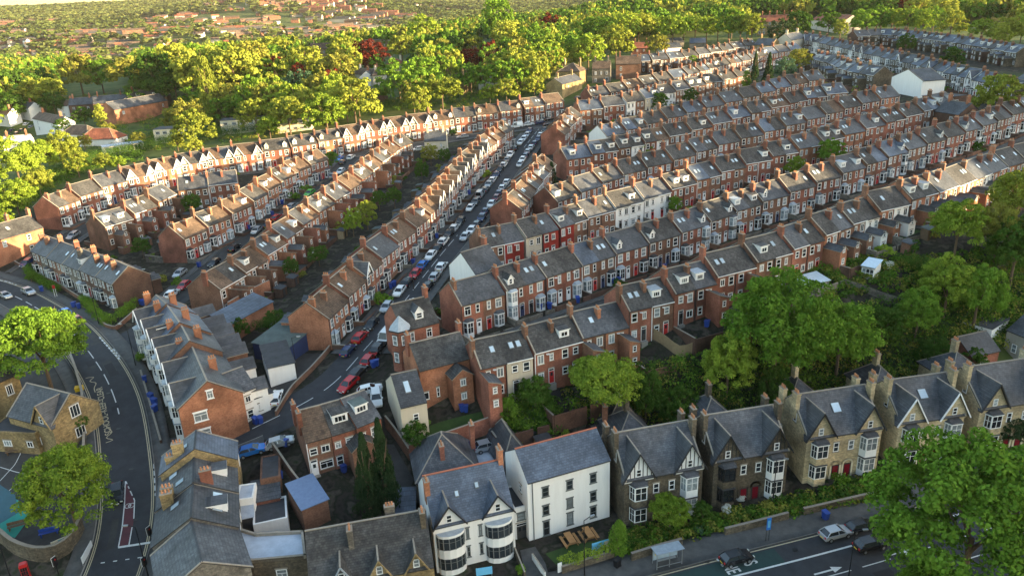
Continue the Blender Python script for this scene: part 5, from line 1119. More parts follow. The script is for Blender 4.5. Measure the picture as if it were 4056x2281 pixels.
# houses in and below the wood
G2=[('cream_render','white detached house with grey roof standing in the wood left of centre','house',(1893,300),(2000,300),6.6,8,'white_render','slate','gable',3.0,[(.3,3.8,.9,1.4),(.7,3.8,.9,1.4),(.3,.8,.9,1.4),(.7,.8,1.4,1.7)]),
('x','golden stone villa with hipped brown roof, left of white detached house','villa',(1744,318),(1832,318),6.6,9,'sandstone','brown_tile','hip',2.6,[(.3,3.8,.9,1.4),(.7,3.8,.9,1.4),(.7,.6,1.6,1.8)]),
('x','large golden stone house with three tall chimneys at the edge of the wood','house',(2210,283),(2296,283),6.8,10,'sandstone','brown_tile','hip',3.2,[]),
('x','new dark-roofed extension with solar panels below the large golden stone house','house',(2227,335),(2306,315),5.2,8,'sandstone','slate','gable',2.4,[(.3,3,1,1)]),
('x','grey stone house with brown roof and white bay, right of the golden stone house','house',(2345,273),(2418,271),6.6,8,'grey_stone','brown_tile','gable',3.0,[(.2,3.8,.9,1.4),(.5,3.8,.7,1.4),(.8,3.8,.9,1.4),(.2,.7,.9,1.4),(.8,.7,1.4,1.8)]),
('x','tall brick house at the left end of the dark far terrace','house',(2440,255),(2540,252),7.,9,'brown_brick','brown_tile','gable',3.2,[(.2,4,.9,1.6),(.2,.8,.9,1.6)]),
('x','big orange brick house, blank end wall dappled by tree shade at the upper left','house',(452,436),(662,398),7.0,9,'orange_brick','slate','gable',3.4,[(.15,4.2,1.4,1.5,'triple'),(.9,4.2,.9,1.4),(.9,1,.9,1.4)]),
('x','left of two linked slate-roofed villas behind the big orange house','villa',(270,418),(365,412),6.5,9,'dark_brick','slate','gable',3.2,[(.2,3.8,1,1.4),(.5,3.8,1,1.4),(.8,3.8,1,1.4)]),
('x','right of two linked slate-roofed villas behind the big orange house','villa',(368,412),(500,402),6.5,9,'brown_brick','slate','gable',3.4,[(.2,3.8,1,1.4),(.5,3.8,1,1.4),(.8,3.8,1,1.4)]),
('x','wide slate-roofed villa with white dormers behind the big orange house','villa',(495,392),(660,382),6.5,9,'brown_brick','grey_tile','hip',3.4,[]),
('x','black and white timbered house at the left of the linked villas','house',(224,420),(268,420),6.5,8,'white_render','brown_tile','gable',2.6,[(.5,3.6,1.2,1.3,'triple'),(.5,.9,1.2,1.3,'triple')]),
('x','white gabled semi at the upper left edge','house',(12,425),(112,430),6,8,'white_render','slate','gable',2.8,[(.3,3.6,1.2,1.3,'triple'),(.75,3.6,1.2,1.3,'triple'),(.75,.7,1.4,1.4,'triple')]),
('x','white house with orange roof on the very left edge','house',(-60,455),(30,455),6,8,'white_render','brown_tile','gable',2.8,[(.8,3.6,1.2,1.3,'triple')]),
('x','tall white-fronted semis with orange chimneys, left of two bungalows','house',(128,470),(228,492),6,8,'white_render','brown_tile','gable',2.8,[(.2,3.6,1.2,1.3,'triple'),(.75,3.6,1.2,1.3,'triple'),(.2,.7,1.4,1.4,'triple'),(.75,.7,1.4,1.4,'triple')]),
('x','left bungalow with hipped red and slate roof below the upper left houses','bungalow',(240,530),(345,535),3,8,'white_render','brown_tile','hip',3.4,[(.3,.9,1.6,1.2,'triple')]),
('x','right bungalow with hipped orange roof and white wall below the upper left houses','bungalow',(310,552),(450,550),3,9,'white_render','red_tile','hip',3.8,[(.2,.9,1.6,1.2,'triple')]),
('x','pale blue-roofed white house at the left edge above the sunlit trees','house',(10,570),(120,560),4.5,8,'white_render','lead','gable',2.4,[]),
('x','cream flat-roofed two-storey school block in front of the wood, left','school',(605,515),(745,508),5.6,8,'cream_paint','felt','flat',0,[(x,z,1.8,1.1,'triple') for x in (.12,.32,.52,.72,.9) for z in (.9,3.6)]),
('x','cream flat-roofed two-storey school block in front of the wood, middle','school',(870,480),(1040,470),5.6,8,'cream_paint','felt','flat',0,[(x,z,1.8,1.1,'triple') for x in (.12,.32,.52,.72,.9) for z in (.9,3.6)]),
('x','cream flat-roofed school block half hidden under the trees, right','school',(1095,478),(1230,470),5.0,8,'cream_paint','felt','flat',0,[(x,z,1.8,1.1,'triple') for x in (.12,.32,.52,.72,.9) for z in (.9,3.4)]),
('x','long low flat-roofed shelter with open bays below the school blocks','shelter',(408,585),(568,565),2.8,6,'cream_paint','pale_roof','flat',0,[(x,.1,2.4,2.3,'pair') for x in (.12,.3,.48,.66,.84)]),
('x','gothic stone house with tall gable and chimneys high in the wood','house',(1226,196),(1320,192),7,9,'sandstone','brown_tile','gable',4,[(.6,3.6,1,1.6),(.8,3.6,1,1.6)]),
('x','long flat-roofed modern block with slit windows high in the wood','building',(1436,160),(1628,156),9,10,'sandstone','felt','flat',0,[(x,z,.6,1.6,'sash') for x in (.05,.12,.2,.45,.55,.85) for z in (1.5,4.3,6.8)]),
('x','plain golden gable block in the wood below the modern block','building',(1832,182),(1872,182),7,8,'cream_paint','felt','flat',0,[]),
('x','cream house with brown hipped roof left of the white gable in the wood','house',(1560,258),(1612,252),4,8,'cream_paint','red_tile','hip',3,[]),
('x','cream house with bay under the copper-red tree','house',(1392,292),(1476,300),5.5,8,'cream_render','brown_tile','hip',2.8,[(.8,3,1.2,1.2,'triple')]),
('x','white gable house with dark roof under the copper-red tree','house',(1480,305),(1530,285),4,8,'white_render','slate','gable',3,[]),
('x','dark square stone block with flat roof under the trees at the foot of the wood','building',(1465,352),(1520,350),7,7,'brown_brick','felt','flat',0,[]),
('x','cream block house with dark roof between the gabled terrace and winged terrace','house',(1680,560),(1768,556),5.6,7,'cream_render','slate','gable',2.4,[(.3,3.6,.7,.9,'pair'),(.75,3.6,.6,.9,'sash'),(.75,.9,.9,1.,'pair')]),
('x','orange-roofed house with tall chimneys among the hilltop trees','house',(2345,160),(2400,156),6,9,'cream_render','red_tile','gable',4,[(.5,3.6,1,1)]),
('x','red-tiled house above the left end of the dark far terrace','house',(2505,192),(2570,190),5.5,8,'red_brick','red_tile','gable',3,[(.3,3.6,1.,1.,'pair'),(.7,3.6,1.,1.,'pair')]),
('x','left of three grey-roofed bungalows on the hilltop','bungalow',(2625,192),(2700,188),3,9,'white_render','slate','gable',2.6,[]),
('x','middle of three grey-roofed bungalows on the hilltop','bungalow',(2635,172),(2710,168),3,9,'grey_stone','grey_tile','gable',2.6,[]),
('x','right of three grey-roofed bungalows on the hilltop, bluish roof','bungalow',(2732,172),(2796,170),3,9,'grey_stone','blue_slate','gable',2.6,[]),
('x','stone house with cream end wall right of the hilltop bungalows','house',(2985,178),(3055,180),6,8,'sandstone','slate','gable',3,[(.3,3.6,.9,1.2)]),
('x','long red-roofed institutional building with many chimneys on the hilltop, left part','building',(3000,88),(3145,84),9,12,'sandstone','red_tile','gable',4,[(x,z,1.2,1.8,'cross') for x in (.08,.2,.35,.5,.65,.8,.93) for z in (1,4,6.8)]),
('x','long red-roofed institutional building on the hilltop, part beyond the dark tree','building',(3215,80),(3340,88),7,12,'cream_render','red_tile','gable',4,[(x,z,1.2,1.6,'cross') for x in (.2,.5,.8) for z in (1,4)]),
('x','cream gabled stone house at the left end of the dark top terraces','house',(3135,160),(3192,150),7,8,'cream_render','slate','gable',3,[(.3,4,1,1.4)]),
('x','tall white blank gable wall house at the far right','house',(3533,306),(3655,322),5.6,9,'white_render','slate','gablef',3.2,[]),
('x','low dark flat-roofed shop with glass front right of the white blank gable','shop',(3740,390),(3830,378),3.4,8,'dark_brick','felt','flat',0,[(.5,.5,3.,1.8,'triple')]),
('x','brick house with slate roof below the low dark shop','house',(3700,440),(3800,455),5.6,8,'dark_brick','slate','gable',2.8,[(.7,3.4,1.,1.2,'pair')]),
('x','rendered house with cream gable at the far right edge beside the big tree','house',(4000,330),(4100,350),7,9,'grey_render','slate','gable',3.2,[]),
('x','small white-walled flat-roofed garage with blue door at right','garage',(3930,1305),(4000,1260),2.6,6,'white_render','felt','flat',0,[]),
('x','brick coach house with arched opening in the villa gardens','coach house',(3845,1412),(3960,1385),3.4,6,'red_brick','slate','gable',2.2,[(.5,.3,1.4,1.8,'sash')]),
('x','pale grey house cut by the right edge behind the villas','house',(3990,1305),(4090,1345),4.6,8,'grey_render','slate','gable',2.6,[(.4,1,.9,1.6)])]
for g in G2:
    _,lb,cat,pl,pr,he,d,wl,rf,kd,rh,wn=g; nm={'house':'detached_house','villa':'villa','school':'school_block','building':'large_building'}.get(cat,cat.replace(' ','_'))
    ch=[(.15,0,'orange_brick' if 'brick' in wl or wl=='white_render' else wl,'s',2.0),(.85,0,'orange_brick' if 'brick' in wl or wl=='white_render' else wl,'s',2.0)] if kd!='flat' and cat in('house','villa') and 'blank' not in lb else []
    if 'many chimneys' in lb: ch=[(x,0,'orange_brick','s',2.4) for x in (.1,.3,.5,.7,.9)]
    dm=[(.3,1.2,1.8,1.2,'white_paint','slate','box','triple'),(.7,1.2,1.8,1.2,'white_paint','slate','box','triple')] if 'white dormers' in lb else []
    fin(bld(nm,lb,cat,pl,pr,he,d,wl,rf,kd,rh=rh,win=wn,chim=ch,dorm=dm,low=-3))
# ---------------------------------------------------------------- vehicles and street furniture
def k_carbody(c,van=False):
    def f():
        b=MB(); hw=.86; top=1.42 if not van else 1.9
        pr=[(2.05,.28),(2.1,.45),(2.06,.62),(1.85,.76),(1.0,.93),(-1.75,.98),(-2.0,.9),(-2.08,.7),(-2.1,.45),(-2.02,.28)]
        wd=[.70,.78,.82,.84,.86,.86,.82,.82,.80,.74]; n=len(pr)
        for s in (-1,1):
            q=[(x,s*w,z) for (x,z),w in zip(pr,wd)]; b.face(q if s>0 else q[::-1],c)
        for i in range(n):
            j=(i+1)%n; b.face([(pr[i][0],-wd[i],pr[i][1]),(pr[i][0],wd[i],pr[i][1]),(pr[j][0],wd[j],pr[j][1]),(pr[j][0],-wd[j],pr[j][1])],c)
        x0,x1,x2,x3=(1.02,.28,-1.35,-1.9) if not van else (1.35,.85,-1.95,-2.02)
        b.slab([(x2,-.60,top),(x1,-.60,top),(x1,.60,top),(x2,.60,top)],.05,c)
        for s in (-1,1):
            for (xa,xb,m) in ((x0,x1,0),(x3,x2,0),(-.15,-.18,1)): b.bar((xa,s*.80,.93),(xb,s*.61,top-.02),.035 if m else .04,c)
            b.bar((x1,s*.61,top-.02),(x2,s*.61,top-.02),.035,c)
            if van: b.face([(x3,s*.81,.95),(-.2,s*.81,.95),(-.2,s*.62,top),(x2,s*.62,top)][::s],c)
        return b
    return ('body',c,van),f
def k_carglass(van=False):
    def f():
        b=MB(); top=1.40 if not van else 1.87; x0,x1,x2,x3=(1.0,.3,-1.33,-1.88) if not van else (1.33,.87,-1.9,-2.)
        A=[(x0,-.79,.93),(x0,.79,.93),(x3,.79,.95),(x3,-.79,.95)]; B=[(x1,-.6,top),(x1,.6,top),(x2,.6,top),(x2,-.6,top)]
        for i in range(4): j=(i+1)%4; b.face([A[i],A[j],B[j],B[i]],'glass_dark')
        return b
    return ('car_windows',van),f
def k_tyre(): return ('tyre',),lambda:MB().wheel(0,-.11,.11,0,.31,'rubber',14)
def k_rim(): return ('rim',),lambda:MB().wheel(0,-.125,.125,0,.19,'metal_grey',10)
def car(px=None,col='white',head=None,van=False,loc=None):
    x,y,z=at(px[0],px[1],.6) if loc is None else loc
    if head is None:
        best=None
        for P in ROADS.values():
            A=np.array(P); k=int(np.argmin(np.hypot(A[:,0]-x,A[:,1]-y))); dd=math.dist(P[k],(x,y))
            if best is None or dd<best[0]: a=P[max(0,k-1)]; b=P[min(len(P)-1,k+1)]; best=(dd,math.atan2(b[1]-a[1],b[0]-a[0]))
        rz=best[1]+(math.pi if R0.random()<.5 else 0)
    elif isinstance(head,(int,float)): rz=head
    else: b=at(*head,.6); rz=math.atan2(b[1]-y,b[0]-x)
    z=gz(x,y)+.16; s=R0.uniform(.93,1.04)*(1.12 if van else 1); root=LIVE.root('van' if van else 'parked_car',(x,y,z),rz,s)
    ca,sa=math.cos(rz),math.sin(rz); pit=math.atan2(gz(x+ca*1.5,y+sa*1.5)-gz(x-ca*1.5,y-sa*1.5),3); root.rotation_euler=(0,-pit,rz)
    P=lambda n,kf,X=0,Y=0,Z=0,r=0.,p=None: LIVE.part(n,kf[0],kf[1],p or root,(X,Y,Z),r)
    P('body',k_carbody('paint_'+col,van)); P('car_windows',k_carglass(van))
    for X in (1.28,-1.28):
        for Y in (-.76,.76): w_=P('wheel',k_tyre(),X,Y,.31); P('rim',k_rim(),0,0,0,0,w_)
    for Y in (-.6,.6):
        P('headlight',(('headlight',),lambda:MB().box(-.06,-.17,-.07,.05,.17,.07,'lamp_glass')),2.04,Y,.66); P('tail_light',(('tail_light',),lambda:MB().box(-.05,-.12,-.13,.05,.12,.13,'red_paint')),-2.04,Y,.76)
        P('wing_mirror',(('wing_mirror',col),lambda:MB().box(-.1,-.08,-.06,.1,.08,.06,'paint_'+col)),.82,Y*1.55,1.0)
    P('number_plate',(('number_plate',0),lambda:MB().box(-.02,-.26,-.06,.02,.26,.06,'white_paint')),2.12,0,.45); P('number_plate',(('number_plate',1),lambda:MB().box(-.02,-.26,-.06,.02,.26,.06,'plate_yellow')),-2.12,0,.55)
    return root
CARS=dict(left=('left kerb of steep street',[('navy',1380,1389),('red',1428,1336),('black',1473,1285),('silver',1532,1216),('white',1583,1155),('black',1614,1119),('red',1645,1086),('blue',1676,1049),('white',1707,1013),('black',1732,986),('white',1757,957),('black',1778,928),('white',1801,904),('black',1824,877),('white',1863,825),('grey',1884,802),('VANsilver',1902,775),('grey',1923,753),('silver',1936,732),('white',1952,713),('navy',1966,695),('black',1981,672),('white',1996,654),('silver',2010,632),('white',2022,614),('black',2040,590),('white',2062,566),('white',2075,552),('silver',2088,536),('navy',2099,520)]),
right=('right kerb of steep street',[('red',1382,1523),('black',1418,1478),('red',1462,1423),('black',1500,1378),('VANwhite',1530,1338),('navy',1602,1240),('white',1636,1202),('black',1697,1132),('silver',1724,1096),('white',1750,1057),('silver',1842,939),('white',1867,914),('grey',1886,893),('navy',1909,864),('navy',1925,836),('white',1946,810),('maroon',1965,786),('navy',1979,765),('white',1991,744),('white',2008,722),('silver',2059,652),('white',2070,633),('navy',2083,617),('silver',2092,601),('white',2105,585),('navy',2119,568),('navy',2132,551),('white',2142,535),('black',2156,516),('black',2172,495)]),
bend=('around the road bend',[('silver',22,1172),('silver',113,1157),('blue',258,1236),('red',300,1265),('navy',108,1042)]),
nar=('along the narrow back street',[('silver',713,1084),('red',729,1132),('white',682,1166),('black',849,1042),('black',929,982),('silver',1017,914),('black',1066,891),('red',1099,862),('silver',1159,817),('green',1227,767),('silver',1319,697),('white',1350,680),('grey',1356,643),('blue',1344,630),('white',1391,624)]),
bk=('on the upper back street',[('silver',292,933),('white',1656,593),('silver',1832,543),('white',2095,494),('navy',2140,487),('black',2175,475),('VANwhite',2046,503)]),
yd=('in the yards at lower centre',[('silver',1110,1755),('blue',1002,1786),('navy',1867,1775),('silver',1931,1768)]),
wd=('on the street in the wood',[('white',1942,242),('silver',1948,265),('black',1985,265),('silver',1979,240)]),
ul=('on the upper left street',[('white',104,493),('navy',46,518),('silver',124,503),('black',89,516),('red',68,528),('silver',30,535)]),
tr=('by the white house above the T-junction',[('silver',2157,366),('black',2292,389)]))
for k,(wh,L_) in CARS.items():
    it=[]
    for c,x,y in L_:
        van=c.startswith('VAN'); cc=c[3:] if van else c; h=None
        if k=='yd': h=(x+60,y-17)
        if k=='wd': h=(x-6,y-30)
        if k=='ul': h=(x+30,y-22)
        o=car((x,y),cc,h,van); ad={'navy':'dark blue','maroon':'dark red'}.get(cc,cc); it.append((x,o,ad+(' van' if van else ' car'),wh)); tag(o,None,'van' if van else 'car','vehicles '+wh)
    for nn in ('car','van'): finish_labels([t[1:] for t in sorted(it,key=lambda t:t[0]) if t[2].endswith(nn)],nn)
for px,c,h,lb in [((1096,1575),'white',(1110,1530),'white car parked in the walled yard beside the low white annexe'),((1466,1545),'white',(1520,1530),'white car nose-out on the slope beside the red car at the street foot'),((1490,1572),'white',(1495,1620),'white car parked against the tall white rendered house'),
  ((465,1952),'black',(462,2040),'black car driving down the bend beside the red cycle lane'),((3310,2113),'silver',(3420,2082),'silver hatchback at the kerb of the main road'),((3409,2084),'black',(3500,2060),'black car ahead of the silver hatchback, half under the huge tree'),((3447,2157),'black',(3540,2133),'black car driving in the middle lane of the main road'),((2917,2211),'black',(3000,2188),'black car in the green bus lane beside its white lettering')]:
    tag(car(px,c,h),lb,'car')
def k_bin(c): 
    def f():
        b=MB(); b.face([(-.24,-.3,.05),(.24,-.3,.05),(.3,-.36,.95),(-.3,-.36,.95)],c); b.face([(.24,.3,.05),(-.24,.3,.05),(-.3,.36,.95),(.3,.36,.95)],c); b.face([(-.24,.3,.05),(-.24,-.3,.05),(-.3,-.36,.95),(-.3,.36,.95)],c); b.face([(.24,-.3,.05),(.24,.3,.05),(.3,.36,.95),(.3,-.36,.95)],c); return b
    return ('body','bin',c),f
def wbin(loc,c='bin_blue'):
    root=LIVE.root('wheelie_bin',(loc[0],loc[1],gz(loc[0],loc[1])+.2),R0.uniform(0,6.28),1.15); LIVE.part('body',*k_bin(c),root); LIVE.part('lid',('lid',c),lambda:MB().slab([(-.33,-.4,1.0),(.33,-.4,1.0),(.33,.4,1.12),(-.33,.4,1.12)],.08,c),root)
    for x in (-.22,.22): LIVE.part('wheel',('wheel','bin'),lambda:MB().wheel(0,-.03,.03,0,.1,'rubber',8),root,(x,.33,.1),math.pi/2)
    return root
it=[]
for x,y in [(165,1149),(293,1211),(312,1217),(560,1201),(566,1204),(574,1507),(598,1576),(612,1596),(614,1623),(1013,1672),(1031,1670),(1108,1888),(1362,1862),(1548,1138),(1560,1130),(1637,1041),(1478,1449),(1492,1443),(1829,1622),(1846,1624),(2288,1193),(2140,1220),(2178,1217),(2232,1440),(2077,1522),(2633,1063),(2430,1122),(2450,1115),(1731,939),(1858,766),(1118,806),(1079,850),(789,1053),(987,904),(919,935),(640,891),(3269,2047),(1436,1221),(1425,1228),(2800,1288),(1133,1760),(1280,890),(3530,695),(3440,800),(2960,1020)]:
    p=at(x,y,.5); o=wbin(p); tag(o,None,'bin','blue wheelie bins'); 
    it.append((x,o,'blue wheelie bin','by the villas and lower terraces' if x>1900 else 'beside the steep street' if x>1400 else 'in the yards at lower centre' if y>1640 else 'at the left side streets'))
finish_labels([t[1:] for t in sorted(it,key=lambda t:t[0])],'bin')
tag(wbin(at(2445,2235,.5),'metal_black'),'black litter bin on the pavement below the privet hedge','bin')
def lamp(base,h,arm,label,side=(1,0)):
    p=at(*base); root=LIVE.root('street_lamp',p,math.atan2(side[1],side[0]))
    LIVE.part('post',('post','lamp',h),lambda:MB().cyl(0,0,0,1.2,.10,.10,'metal_black',8).cyl(0,0,1.2,h,.075,.05,'metal_black',8).bar((0,0,h),(arm,0,h+.25),.035,'metal_black'),root)
    LIVE.part('lamp_head',('lamp_head',h,arm),lambda:MB().box(arm-.05,-.12,h+.2,arm+.6,.12,h+.32,'metal_grey').box(arm,-.1,h+.15,arm+.5,.1,h+.2,'lamp_glass'),root,(0,0,0)); tag(root,label,'lamp')
for b_,h,lb,sd in [((539,1452),8,'tall street lamp at the corner below the white-bayed houses',(-1,.2)),((590,2290),8,'black street lamp in front of the bottom left shops',(-1,0)),((42,2285),7,'street lamp at the bottom left corner by the phone box',(-1,.3)),((393,1287),7,'street lamp by the clipped hedge of the corner terrace',(-1,0)),((1333,1382),6,'street lamp by the lowest bay window of the steep street',(1,0)),
   ((2315,2285),8.5,'tall black lamp post before the three-storey white block',(1,.5)),((3061,1985),7,'black lamp post before the second stone villa',(1,-.5)),((3360,2292),7,'lamp post on the central strip of the main road',(1,0)),((614,1172),6,'slim street lamp at the mouth of the narrow back street',(-1,0)),((1640,990+160),6,'street lamp half way up the steep street on the right',(-1,0)),((1175,1465),6,'pole on the pavement beside the low white workshop',(1,0))]: lamp(b_,h,.9,lb,sd)
def signal(px,label,h=3.2):
    p=at(*px); root=LIVE.root('traffic_light',p,1.2); LIVE.part('post',('post','signal',h),lambda:MB().cyl(0,0,0,h,.06,.06,'metal_black',8),root)
    LIVE.part('signal_head',('signal_head',h),lambda:MB().box(-.28,-.14,h-1.1,.28,.1,h+.1,'metal_black').box(-.32,.1,h-1.15,.32,.13,h+.15,'white_paint'),root)
    for k,m in enumerate(('metal_black','metal_black','red_paint')): LIVE.part('lens',('lens',m),lambda m=m:MB().wheel(0,-.2,-.14,0,.1,m,10),root,(0,0,h-.85+.34*k))
    tag(root,label,'traffic light')
signal((607,2168),'upper traffic light at the stop line beside the shops'); signal((588,2290),'lower traffic light in front of the corner shop'); signal((238,2290),'traffic light on the pavement beside the red phone box')
def board(pa,pb,z0,h,m,label,cat='sign',back='metal_grey',stripe=None,name='sign_board'):
    a=at(*pa); b=at(*pb); z=(a[2]+b[2])/2; a=onz(*pa,z); b=onz(*pb,z); w=math.dist(a,b); rz=math.atan2(b[1]-a[1],b[0]-a[0]); root=LIVE.root(name,(a[0],a[1],z),rz)
    LIVE.part('panel',('panel',label),lambda:MB().box(0,-.04,z0,w,.04,z0+h,m),root)
    for x in (.08,w-.08): LIVE.part('post',('post',round(z0+h,1)),lambda:MB().cyl(0,.08,-.3,z0+h,.04,.04,back,6),root,(x,0,0))
    if stripe: LIVE.part('print',('print',label),lambda:MB().box(w*stripe[0],-.06,z0+h*stripe[1],w*stripe[2],-.042,z0+h*stripe[3],stripe[4]),root)
    tag(root,label,cat)
board((2345,2208),(2412,2188),.6,1.6,'sky_blue','blue and pink poster board standing on the lawn by the hedge',stripe=(.72,.1,.97,.9,'leaf_pink' if False else 'cream_paint'))
board((214,2192),(272,2166),.9,.9,'cream_paint','teal and cream banner on the playground railing',stripe=(.45,.1,.98,.9,'teal_paint'))
board((331,2240),(369,2170),.3,1.0,'white_paint','long white board beside the bend at bottom left'); board((186,1668),(216,1652),.8,1.3,'bin_blue','blue school name board on the stone gable wall side')
board((1888,2300),(1952,2290),.8,1.1,'sky_blue','bright blue sign at the bottom edge below the white pub'); board((2210,2275),(2226,2268),.3,1.4,'white_paint','small white sign at the foot of the stone steps'); board((3031,2148),(3047,2145),2.0,1.8,'sign_blue','blue road sign on a black post before the second villa',back='metal_black',stripe=(.2,.2,.8,.8,'sky_blue')); board((218,1180),(229,1178),2.2,.8,'red_paint','red estate sign on a white post by the corner terrace',back='white_paint')
def phone_box():
    b=MB(); b.box(-.45,-.45,0,.45,.45,.15,'red_paint'); 
    for x in (-.42,.36):
        for y in (-.42,.36): b.box(x,y,.15,x+.06,y+.06,2.2,'red_paint')
    b.box(-.45,-.45,2.2,.45,.45,2.45,'red_paint'); b.slab([(-.36,-.36,2.6),(.36,-.36,2.6),(.36,.36,2.6),(-.36,.36,2.6)],.16,'red_paint')
    return b
p=at(112,2300); r_=LIVE.root('phone_box',(p[0],p[1],p[2]+.2),.5); LIVE.part('frame',('frame','phone'),phone_box,r_)
for k in range(4): LIVE.part('pane',('pane','phone'),lambda:MB().box(-.36,-.40,.5,.36,-.38,2.15,'glass_dark').box(-.13,-.42,.2,-.11,-.38,2.2,'red_paint').box(.11,-.42,.2,.13,-.38,2.2,'red_paint').box(-.36,-.42,1.0,.36,-.38,1.03,'red_paint').box(-.36,-.42,1.6,.36,-.38,1.63,'red_paint').box(-.36,-.4,.15,.36,-.37,.5,'red_paint'),r_,(0,0,0),k*math.pi/2)
tag(r_,'red telephone box at the bottom left corner','phone box')
def shelter():
    b=MB(); 
    for x in (0,1.7,3.4): b.box(x-.04,0,0,x+.04,.08,2.3,'metal_grey')
    for z in (.35,2.25): b.box(0,0.01,z,3.4,.07,z+.06,'metal_grey')
    for x in (0,3.4): b.box(x-.03,0,2.25,x+.03,1.3,2.31,'metal_grey'); b.box(x-.03,1.24,0,x+.03,1.3,2.25,'metal_grey')
    return b
a=at(2602,2262); b_=at(2678,2243); r_=LIVE.root('bus_shelter',(a[0],a[1],a[2]+.2),math.atan2(b_[1]-a[1],b_[0]-a[0])); LIVE.part('frame',('frame','shelter'),shelter,r_); LIVE.part('roof',('roof','shelter'),lambda:MB().slab([(-.2,-.2,2.5),(3.6,-.2,2.5),(3.6,1.5,2.42),(-.2,1.5,2.42)],.06,'lead'),r_); LIVE.part('pane',('pane','shelter'),lambda:MB().box(.06,1.26,.45,3.34,1.275,2.2,'skylight_glass'),r_); LIVE.part('timetable',('timetable',),lambda:MB().box(.3,1.2,1.2,.9,1.24,1.7,'plate_yellow'),r_); LIVE.part('bench',('bench','sh'),lambda:MB().box(.5,.8,.5,3.0,1.1,.56,'metal_grey'),r_)
tag(r_,'glass and grey steel bus shelter on the main road pavement','bus shelter')
def picnic():
    b=MB()
    for k in range(5): b.box(-.9,-.36+.15*k,.72,.9,-.23+.15*k,.76,'timber')
    return b
for px,lb in [((2258,2150),'left picnic table on the lawn before the three-storey white block'),((2331,2128),'right picnic table on the lawn before the three-storey white block')]:
    p=at(*px); r_=LIVE.root('picnic_table',p,1.9,1.25); LIVE.part('table_top',('table_top',),picnic,r_)
    for s in (-1,1): LIVE.part('bench_seat',('bench_seat',),lambda:MB().box(-.9,-.14,.42,.9,-.01,.46,'timber').box(-.9,.01,.42,.9,.14,.46,'timber'),r_,(0,.75*s,0))
    for x in (-.65,.65): LIVE.part('leg',('leg','picnic'),lambda:MB().bar((0,-.7,0),(0,-.25,.72),.04,'timber').bar((0,.7,0),(0,.25,.72),.04,'timber').bar((0,-.85,.4),(0,.85,.4),.04,'timber'),r_,(x,0,0))
    tag(r_,lb,'picnic table')
def bench(px,m,label):
    p=at(*px); r_=LIVE.root('bench',p,.4,1.2); LIVE.part('seat',('seat',m),lambda:MB().box(-1,-.2,.4,1,.2,.46,m),r_); LIVE.part('backrest',('backrest',m),lambda:MB().box(-1,.2,.5,1,.25,.9,m),r_)
    for x in (-.8,.8): LIVE.part('leg',('leg',m),lambda:MB().box(-.04,-.2,0,.04,.2,.4,m),r_,(x,0,0))
    tag(r_,label,'bench')
bench((72,2092),'bark','brown wooden bench on the teal playground surface'); bench((197,2118),'bin_blue','blue bench under the olive tree in the playground'); bench((60,1795),'bark','dark bench beside the school block')
p=at(317,1550); r_=LIVE.root('grit_bin',p,.3); LIVE.part('body',('body','grit'),lambda:MB().box(-.6,-.4,0,.6,.4,.7,'yellow_plastic'),r_); LIVE.part('lid',('lid','grit'),lambda:MB().slab([(-.65,-.45,.85),(.65,-.45,.85),(.65,.45,.98),(-.65,.45,.98)],.15,'yellow_plastic'),r_); tag(r_,'yellow grit bin on the pavement beside the school yard','grit bin')
# walls, fences and hedges along lines
def wallline(px,h,t,m,name,label,cat,world=False,coping='ridge_tile',dz=0):
    P=smoothline(px if world else W(px),1.0,1); b=MB(); c=MB(); P=np.array(P); T_=np.gradient(P,axis=0); T_/=np.linalg.norm(T_,axis=1)[:,None]; Nn=np.stack([T_[:,1],-T_[:,0]],-1)*t/2
    o=Vector((P[0][0],P[0][1],gz(*P[0])))
    for i in range(len(P)-1):
        z0=gz(*P[i])+dz-o.z; z1=gz(*P[i+1])+dz-o.z; q=[P[i]-Nn[i],P[i+1]-Nn[i+1],P[i+1]+Nn[i+1],P[i]+Nn[i]]; zz=[z0,z1,z1,z0]
        L_=[(float(v[0]-o.x),float(v[1]-o.y)) for v in q]
        for k in (0,2): j=(k+1)%4; b.face([(*L_[k],zz[k]-.6),(*L_[j],zz[j]-.6),(*L_[j],zz[j]+h),(*L_[k],zz[k]+h)],m)
        if i==0: b.face([(*L_[3],zz[3]-.6),(*L_[0],zz[0]-.6),(*L_[0],zz[0]+h),(*L_[3],zz[3]+h)],m)
        if i==len(P)-2: b.face([(*L_[1],zz[1]-.6),(*L_[2],zz[2]-.6),(*L_[2],zz[2]+h),(*L_[1],zz[1]+h)],m)
        (c if coping else b).face([(*l,z+h+(.004 if coping else 0)) for l,z in zip(L_,zz)],coping or m)
    r_=link(name,b.mesh(name),o) 
    if coping: link('coping',c.mesh('coping'),(0,0,0),0,r_)
    tag(r_,label,cat); return r_
wallline([(1095,1650),(1160,1545),(1235,1472),(1290,1410),(1375,1300),(1440,1225),(1500,1160),(1570,1085),(1640,1010),(1760,880)],1.0,.3,'brown_brick','garden_wall','long low brick wall along the left pavement of the steep street','wall')
wallline([(1625,1822),(1790,1765),(1985,1692)],2.6,.35,'red_brick','garden_wall','tall red brick wall below the walled lawn','wall'); wallline([(1625,1822),(1570,1740),(1530,1690)],2.0,.3,'brown_brick','garden_wall','brick wall beside the tall white rendered house','wall')
wallline([(2561,1330),(2689,1418),(2766,1390)],1.9,.08,'fence_timber','fence','tan timber fence round the yard beside the very large tree','fence',coping=None)
wallline([(2226,2272),(2330,2240),(2437,2206)],1.2,.35,'dark_stone','garden_wall','stone wall under the clipped lime hedge','wall')
